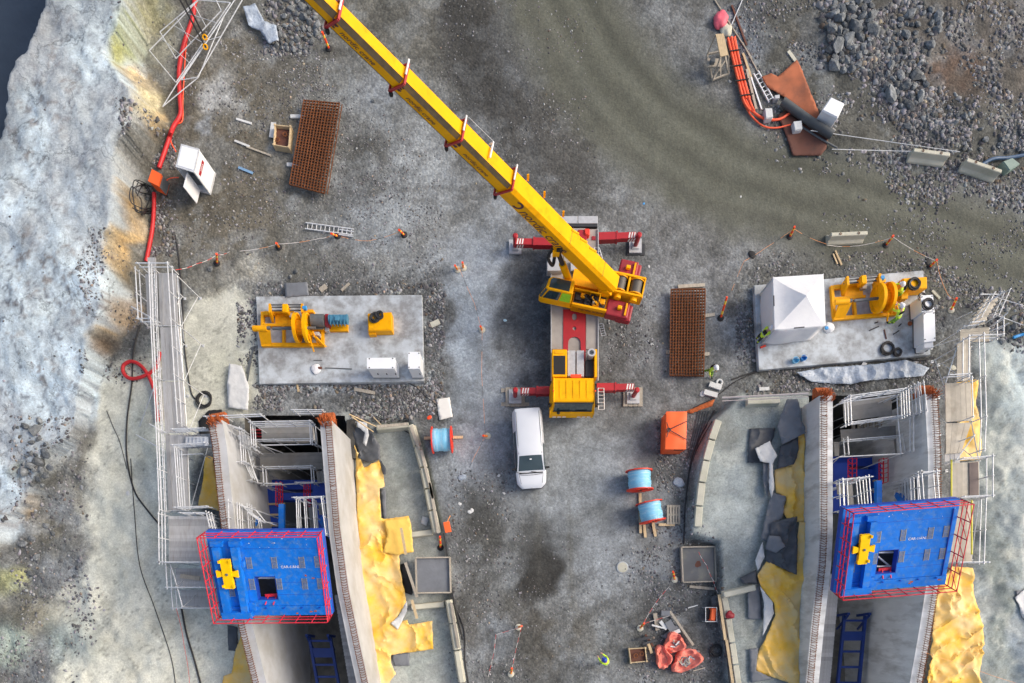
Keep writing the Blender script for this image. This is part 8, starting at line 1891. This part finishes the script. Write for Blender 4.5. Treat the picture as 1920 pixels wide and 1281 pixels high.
k = MB(); p = W(1426,652,0.40); k.bar(p,p+Vector((0.3,0.12,0)),0.1,0.08); o = k.build('plug', M_REDO); tag(o, 'red cable plug at the slab edge below the tent', 'plug')
lump('plastic_bag', 'crumpled white bag with brown scraps on the left slab', 'bag', 596, 697, (0.28,0.32,0.16), M_TENT, 0.36, 8); k = MB(); p = W(600,690,0.5); k.cbox(p,(0.25,0.15,0.05),0.02); o = k.build('scrap', M_PLATE2); tag(o, 'brown scrap on the crumpled bag of the left slab', 'scrap')
k = MB(); k.bar(W(588,676,0.375),W(604,676,0.375),0.03,0.02); o = k.build('pencil_rod', M_DARK); tag(o, 'thin dark rod above the crumpled bag on the left slab', 'rod')

# ------------------------------------------------------------------ debris heap, orange bags, generator, manhole
def bag(label, px, py, sz, seed, rz, rubble):
    """open rubble bag: crumpled tub with sagging rim"""
    p = G(px,py); root = empty('rubble_bag', p, label, 'bag', 'orange rubble bags'); n, rows = 40, [(0.82,0.0),(1.0,0.18),(1.02,0.42),(0.94,0.62),(0.80,0.66),(0.70,0.5),(0.55,0.38)]; vv = []; r_ = random.Random(seed)
    for j,(rr,z) in enumerate(rows):
        for i in range(n):
            t = 2*math.pi*i/n; w_ = 1+0.12*math.sin(3*t+seed+j*0.3)+0.05*math.sin(5*t+seed*2-j*0.5)+0.035*math.sin(11*t+j*1.1)+0.012*r_.uniform(-1,1); zz = z*sz[2]*(1+0.3*math.sin(2*t+seed)+0.2*math.sin(5*t+j))
            x, y = rr*w_*math.cos(t)*sz[0], rr*w_*math.sin(t)*sz[1]; vv.append((p.x+x*math.cos(rz)-y*math.sin(rz), p.y+x*math.sin(rz)+y*math.cos(rz), p.z+zz))
    k = MB(); k.add(vv, [(j*n+i, j*n+(i+1)%n, (j+1)*n+(i+1)%n, (j+1)*n+i) for j in range(len(rows)-1) for i in range(n)]+[tuple((len(rows)-1)*n+i for i in range(n))]); k.build('fabric', M_BAG, root, True, 50)
    for i in range(rubble):
        a = r_.uniform(0,6.28); d = r_.uniform(0,0.5); c = Vector((p.x+d*sz[0]*math.cos(a), p.y+d*sz[1]*math.sin(a), p.z+0.42*sz[2]+r_.uniform(0,0.12))); e = Vector((r_.uniform(-.3,.3),r_.uniform(-.3,.3),r_.uniform(-.05,.12))); k = MB(); k.bar(c-e/2,c+e/2,0.08,0.05); k.build('scrap', r_.choice([M_FLEECE,M_OLDWOOD,M_MEMB]), root)
bag('open orange rubble bag filled with pale scraps, largest of three', 1285, 1238, (0.95,0.62,0.7), 3, 0.5, 26); bag('orange rubble bag with grey slabs sticking out beside the heap', 1262, 1205, (0.62,0.6,0.8), 5, 1.0, 6); bag('closed folded orange rubble bag near the wooden crate', 1241, 1232, (0.45,0.72,0.7), 8, 0.2, 0)
heap = [((1228,1150),(1233,1182),0.24,M_OLDWOOD,'pale thick board standing at the debris heap'),((1256,1146),(1300,1210),0.14,M_OLDWOOD,'long grey lath across the debris heap'),((1238,1165),(1250,1180),0.2,M_FLEECE,'short white board in the debris heap'),((1252,1165),(1262,1182),0.42,M_MEMB,'broad grey slab on top of the debris heap'),((1245,1195),(1272,1175),0.25,M_MEMB,'grey slab leaning into the orange bag'),((1255,1190),(1275,1182),0.22,M_FLEECE,'pale grey slab leaning into the orange bag'),((1195,1200),(1220,1195),0.16,M_DARK,'dark beam at the left of the debris heap'),((1205,1208),(1232,1200),0.14,M_DARK,'second dark beam at the left of the debris heap'),((1210,1190),(1225,1212),0.12,M_PLATE2,'brown beam in the debris heap'),((1215,1205),(1222,1225),0.16,M_WOOD,'tan offcut below the debris heap'),((1240,1150),(1256,1150),0.3,M_MEMB,'flat grey panel above the debris heap'),((1265,1142),(1282,1138),0.16,M_DARK,'dark block right of the flat grey panel'),((1268,1148),(1285,1145),0.14,M_DARK,'second dark block right of the flat grey panel'),((1290,1140),(1308,1135),0.06,M_FLEECE,'thin white rod near the generator'),((1222,1172),(1245,1178),0.1,M_FLEECE,'white lath across the middle of the heap'),((1300,1258),(1322,1252),0.05,M_OLDWOOD,'thin stick right of the largest orange bag')]
for i,(a,b,w_,m,l) in enumerate(heap): stick('debris_board', l, 'debris', a, b, w_, 0.08, m, 0.12+0.07*(i % 4))
def generator():
    p = G(1328,1152); root = empty('generator', p, 'small orange generator in a tube frame beside the right kerb', 'generator'); x,y,z = p
    k = MB(); k.cbox((x+0.1,y,z+0.45),(0.3,0.75,0.55),0.05,R(-6)); k.build('tank', M_ORANGE, root); k = MB(); k.cbox((x-0.12,y,z+0.32),(0.3,0.6,0.4),0.04,R(-6)); k.build('engine', M_BLK, root)
    for s in (-0.42,0.42): k = MB(); k.tube([Vector((x-0.36,y+s,z)),Vector((x-0.36,y+s,z+0.7)),Vector((x+0.3,y+s,z+0.7)),Vector((x+0.3,y+s,z))],0.025,6); k.build('tube_frame', M_GALV, root)
    for q in (-0.36,0.3): k = MB(); k.cyl((x+q,y-0.42,z+0.7),(x+q,y+0.42,z+0.7),0.025,n=6); k.build('tube_frame', M_GALV, root)
generator(); lump('rubber_bag', 'dark rubber bag leaning at the kerb above the generator', 'bag', 1339, 1128, (0.32,0.4,0.4), M_MEMBD, 0.2, 2); lump('hose_bundle', 'red net bundle lying on the apron beside the kerb', 'bundle', 1367, 1153, (0.28,0.24,0.2), M_DRED, 0.1, 9)
coil('flat black cable ring at the lower right kerb', 1342, 1220, 0.05, 0.3, 5, 0.04); coil('dark tyre-like ring beside the lower right kerb', 1300, 1234, 0.02, 0.2, 4, 0.03)
p = G(1167,1064); root = empty('manhole', p, 'round concrete manhole cover in the dusty lane', 'manhole cover'); k = MB(); k.lathe([(0.36,-0.05),(0.36,0.05),(0.32,0.06)], p, 24); k.build('ring', M_CONC, root, True); k = MB(); k.lathe([(0.30,0.062),(0.30,0.075),(0.02,0.08)], p, 24); k.build('lid', M_JERSEY, root, True); k = MB(); k.lathe([(0.04,0.07),(0.03,0.09)], p+Vector((0.17,-0.1,0)), 8); k.build('lifting_hole', M_DARK, root)
# orange barrier lamp at the left kerb
p = G(840,990); root = empty('barrier_lamp', p, 'orange plastic barrier board at the left kerb', 'barrier board'); k = MB(); k.cbox(p+Vector((0,0,0.45)),(0.38,0.65,0.06),0.02,R(12)); k.build('board', M_ORANGE, root); k = MB(); k.bar(p,p+Vector((0,0,0.45)),0.06,0.06); k.build('post', M_DARK, root); k = MB(); k.tube([p+Vector((0.0,0.3,0.46)),p+Vector((0.1,0.55,0.4)),p+Vector((0.15,0.7,0.2))],0.03,5); k.build('strap', M_TAPEO, root)
# small litter that the photo shows in the lanes
for i,(px,py,s,m,l) in enumerate(((867,895,0.32,M_PLAST,'crumpled clear plastic at the left kerb lane'),(881,960,0.2,M_FLEECE,'white paper scrap near the left kerb'),(862,945,0.16,M_FLEECE,'small pale block near the left kerb'),(935,892,0.14,M_FLEECE,'white scrap left of the van nose'),(945,925,0.12,M_FLEECE,'white scrap below the van'),(885,957,0.18,M_FLEECE,'second white paper scrap near the left kerb'),(947,601,0.14,mat('pale blue scrap',(170,200,214),0.5),'pale blue scrap left of the crane'),(1207,382,0.1,M_BLUEB,'tiny blue scrap on the road edge'),(1389,369,0.1,M_FLEECE,'tiny white scrap on the haul road'),(1222,646,0.14,M_FLEECE,'white scrap right of the crane deck'),(1217,500,0.12,M_FLEECE,'white scrap right of the counterweight'),(805,783,0.2,M_POSTO,'orange cap at the cable end near the reel'),(1272,905,0.5,M_PLAST,'grey plastic wrap near the right kerb'),(1318,738,0.3,M_FLEECE,'grey perforated blocks beside the orange container'),(1690,60,0.14,M_FLEECE,'small white scrap on the stony bank'),(1874,272,0.26,M_FLEECE,'white round pail on the stony bank'),(1552,545,0.0,M_FLEECE,''),(1410,478,0.35,M_BLK,'black rubber foot lying left of the road posts'),(1740,492,0.3,M_BLK,'black rubber block beside the slab corner post'),(1786,690,0.28,M_JERSEY,'pale flat stone beside the right walkway'),(240,925,0.2,M_FLEECE,'small white box beside the black cable on the pale bank'),(330,340,0.0,M_FLEECE,''))):
    if l: lump('litter', l, 'litter', px, py, (s*0.75,s*0.55,s*0.25), m, 0, 10+i, rng.uniform(0,3))
for i,(a,b,l) in enumerate((((1320,735),(1345,742),'grey perforated block row beside the orange container'),((1330,720),(1352,728),'second grey perforated block row beside the orange container'))): stick('perforated_block', l, 'block', a, b, 0.3, 0.15, M_FLEECE)
k = MB(); p = G(1348,718); k.torus(p+Vector((0,0,0.1)),0.16,0.07,14,6); o = k.build('tape_roll', M_FLEECE); tag(o, 'pale roll at the corner above the curved kerb', 'roll')
for i in range(5): stick('reinforcing_bar', 'thin dark bar lying along the curved right kerb', 'bar', (1330-i*5,770), (1300-i*3,860), 0.04, 0.04, M_DARK, 0.03, 'bars along the curved kerb')
bpy.data.scenes.remove(_tmp)
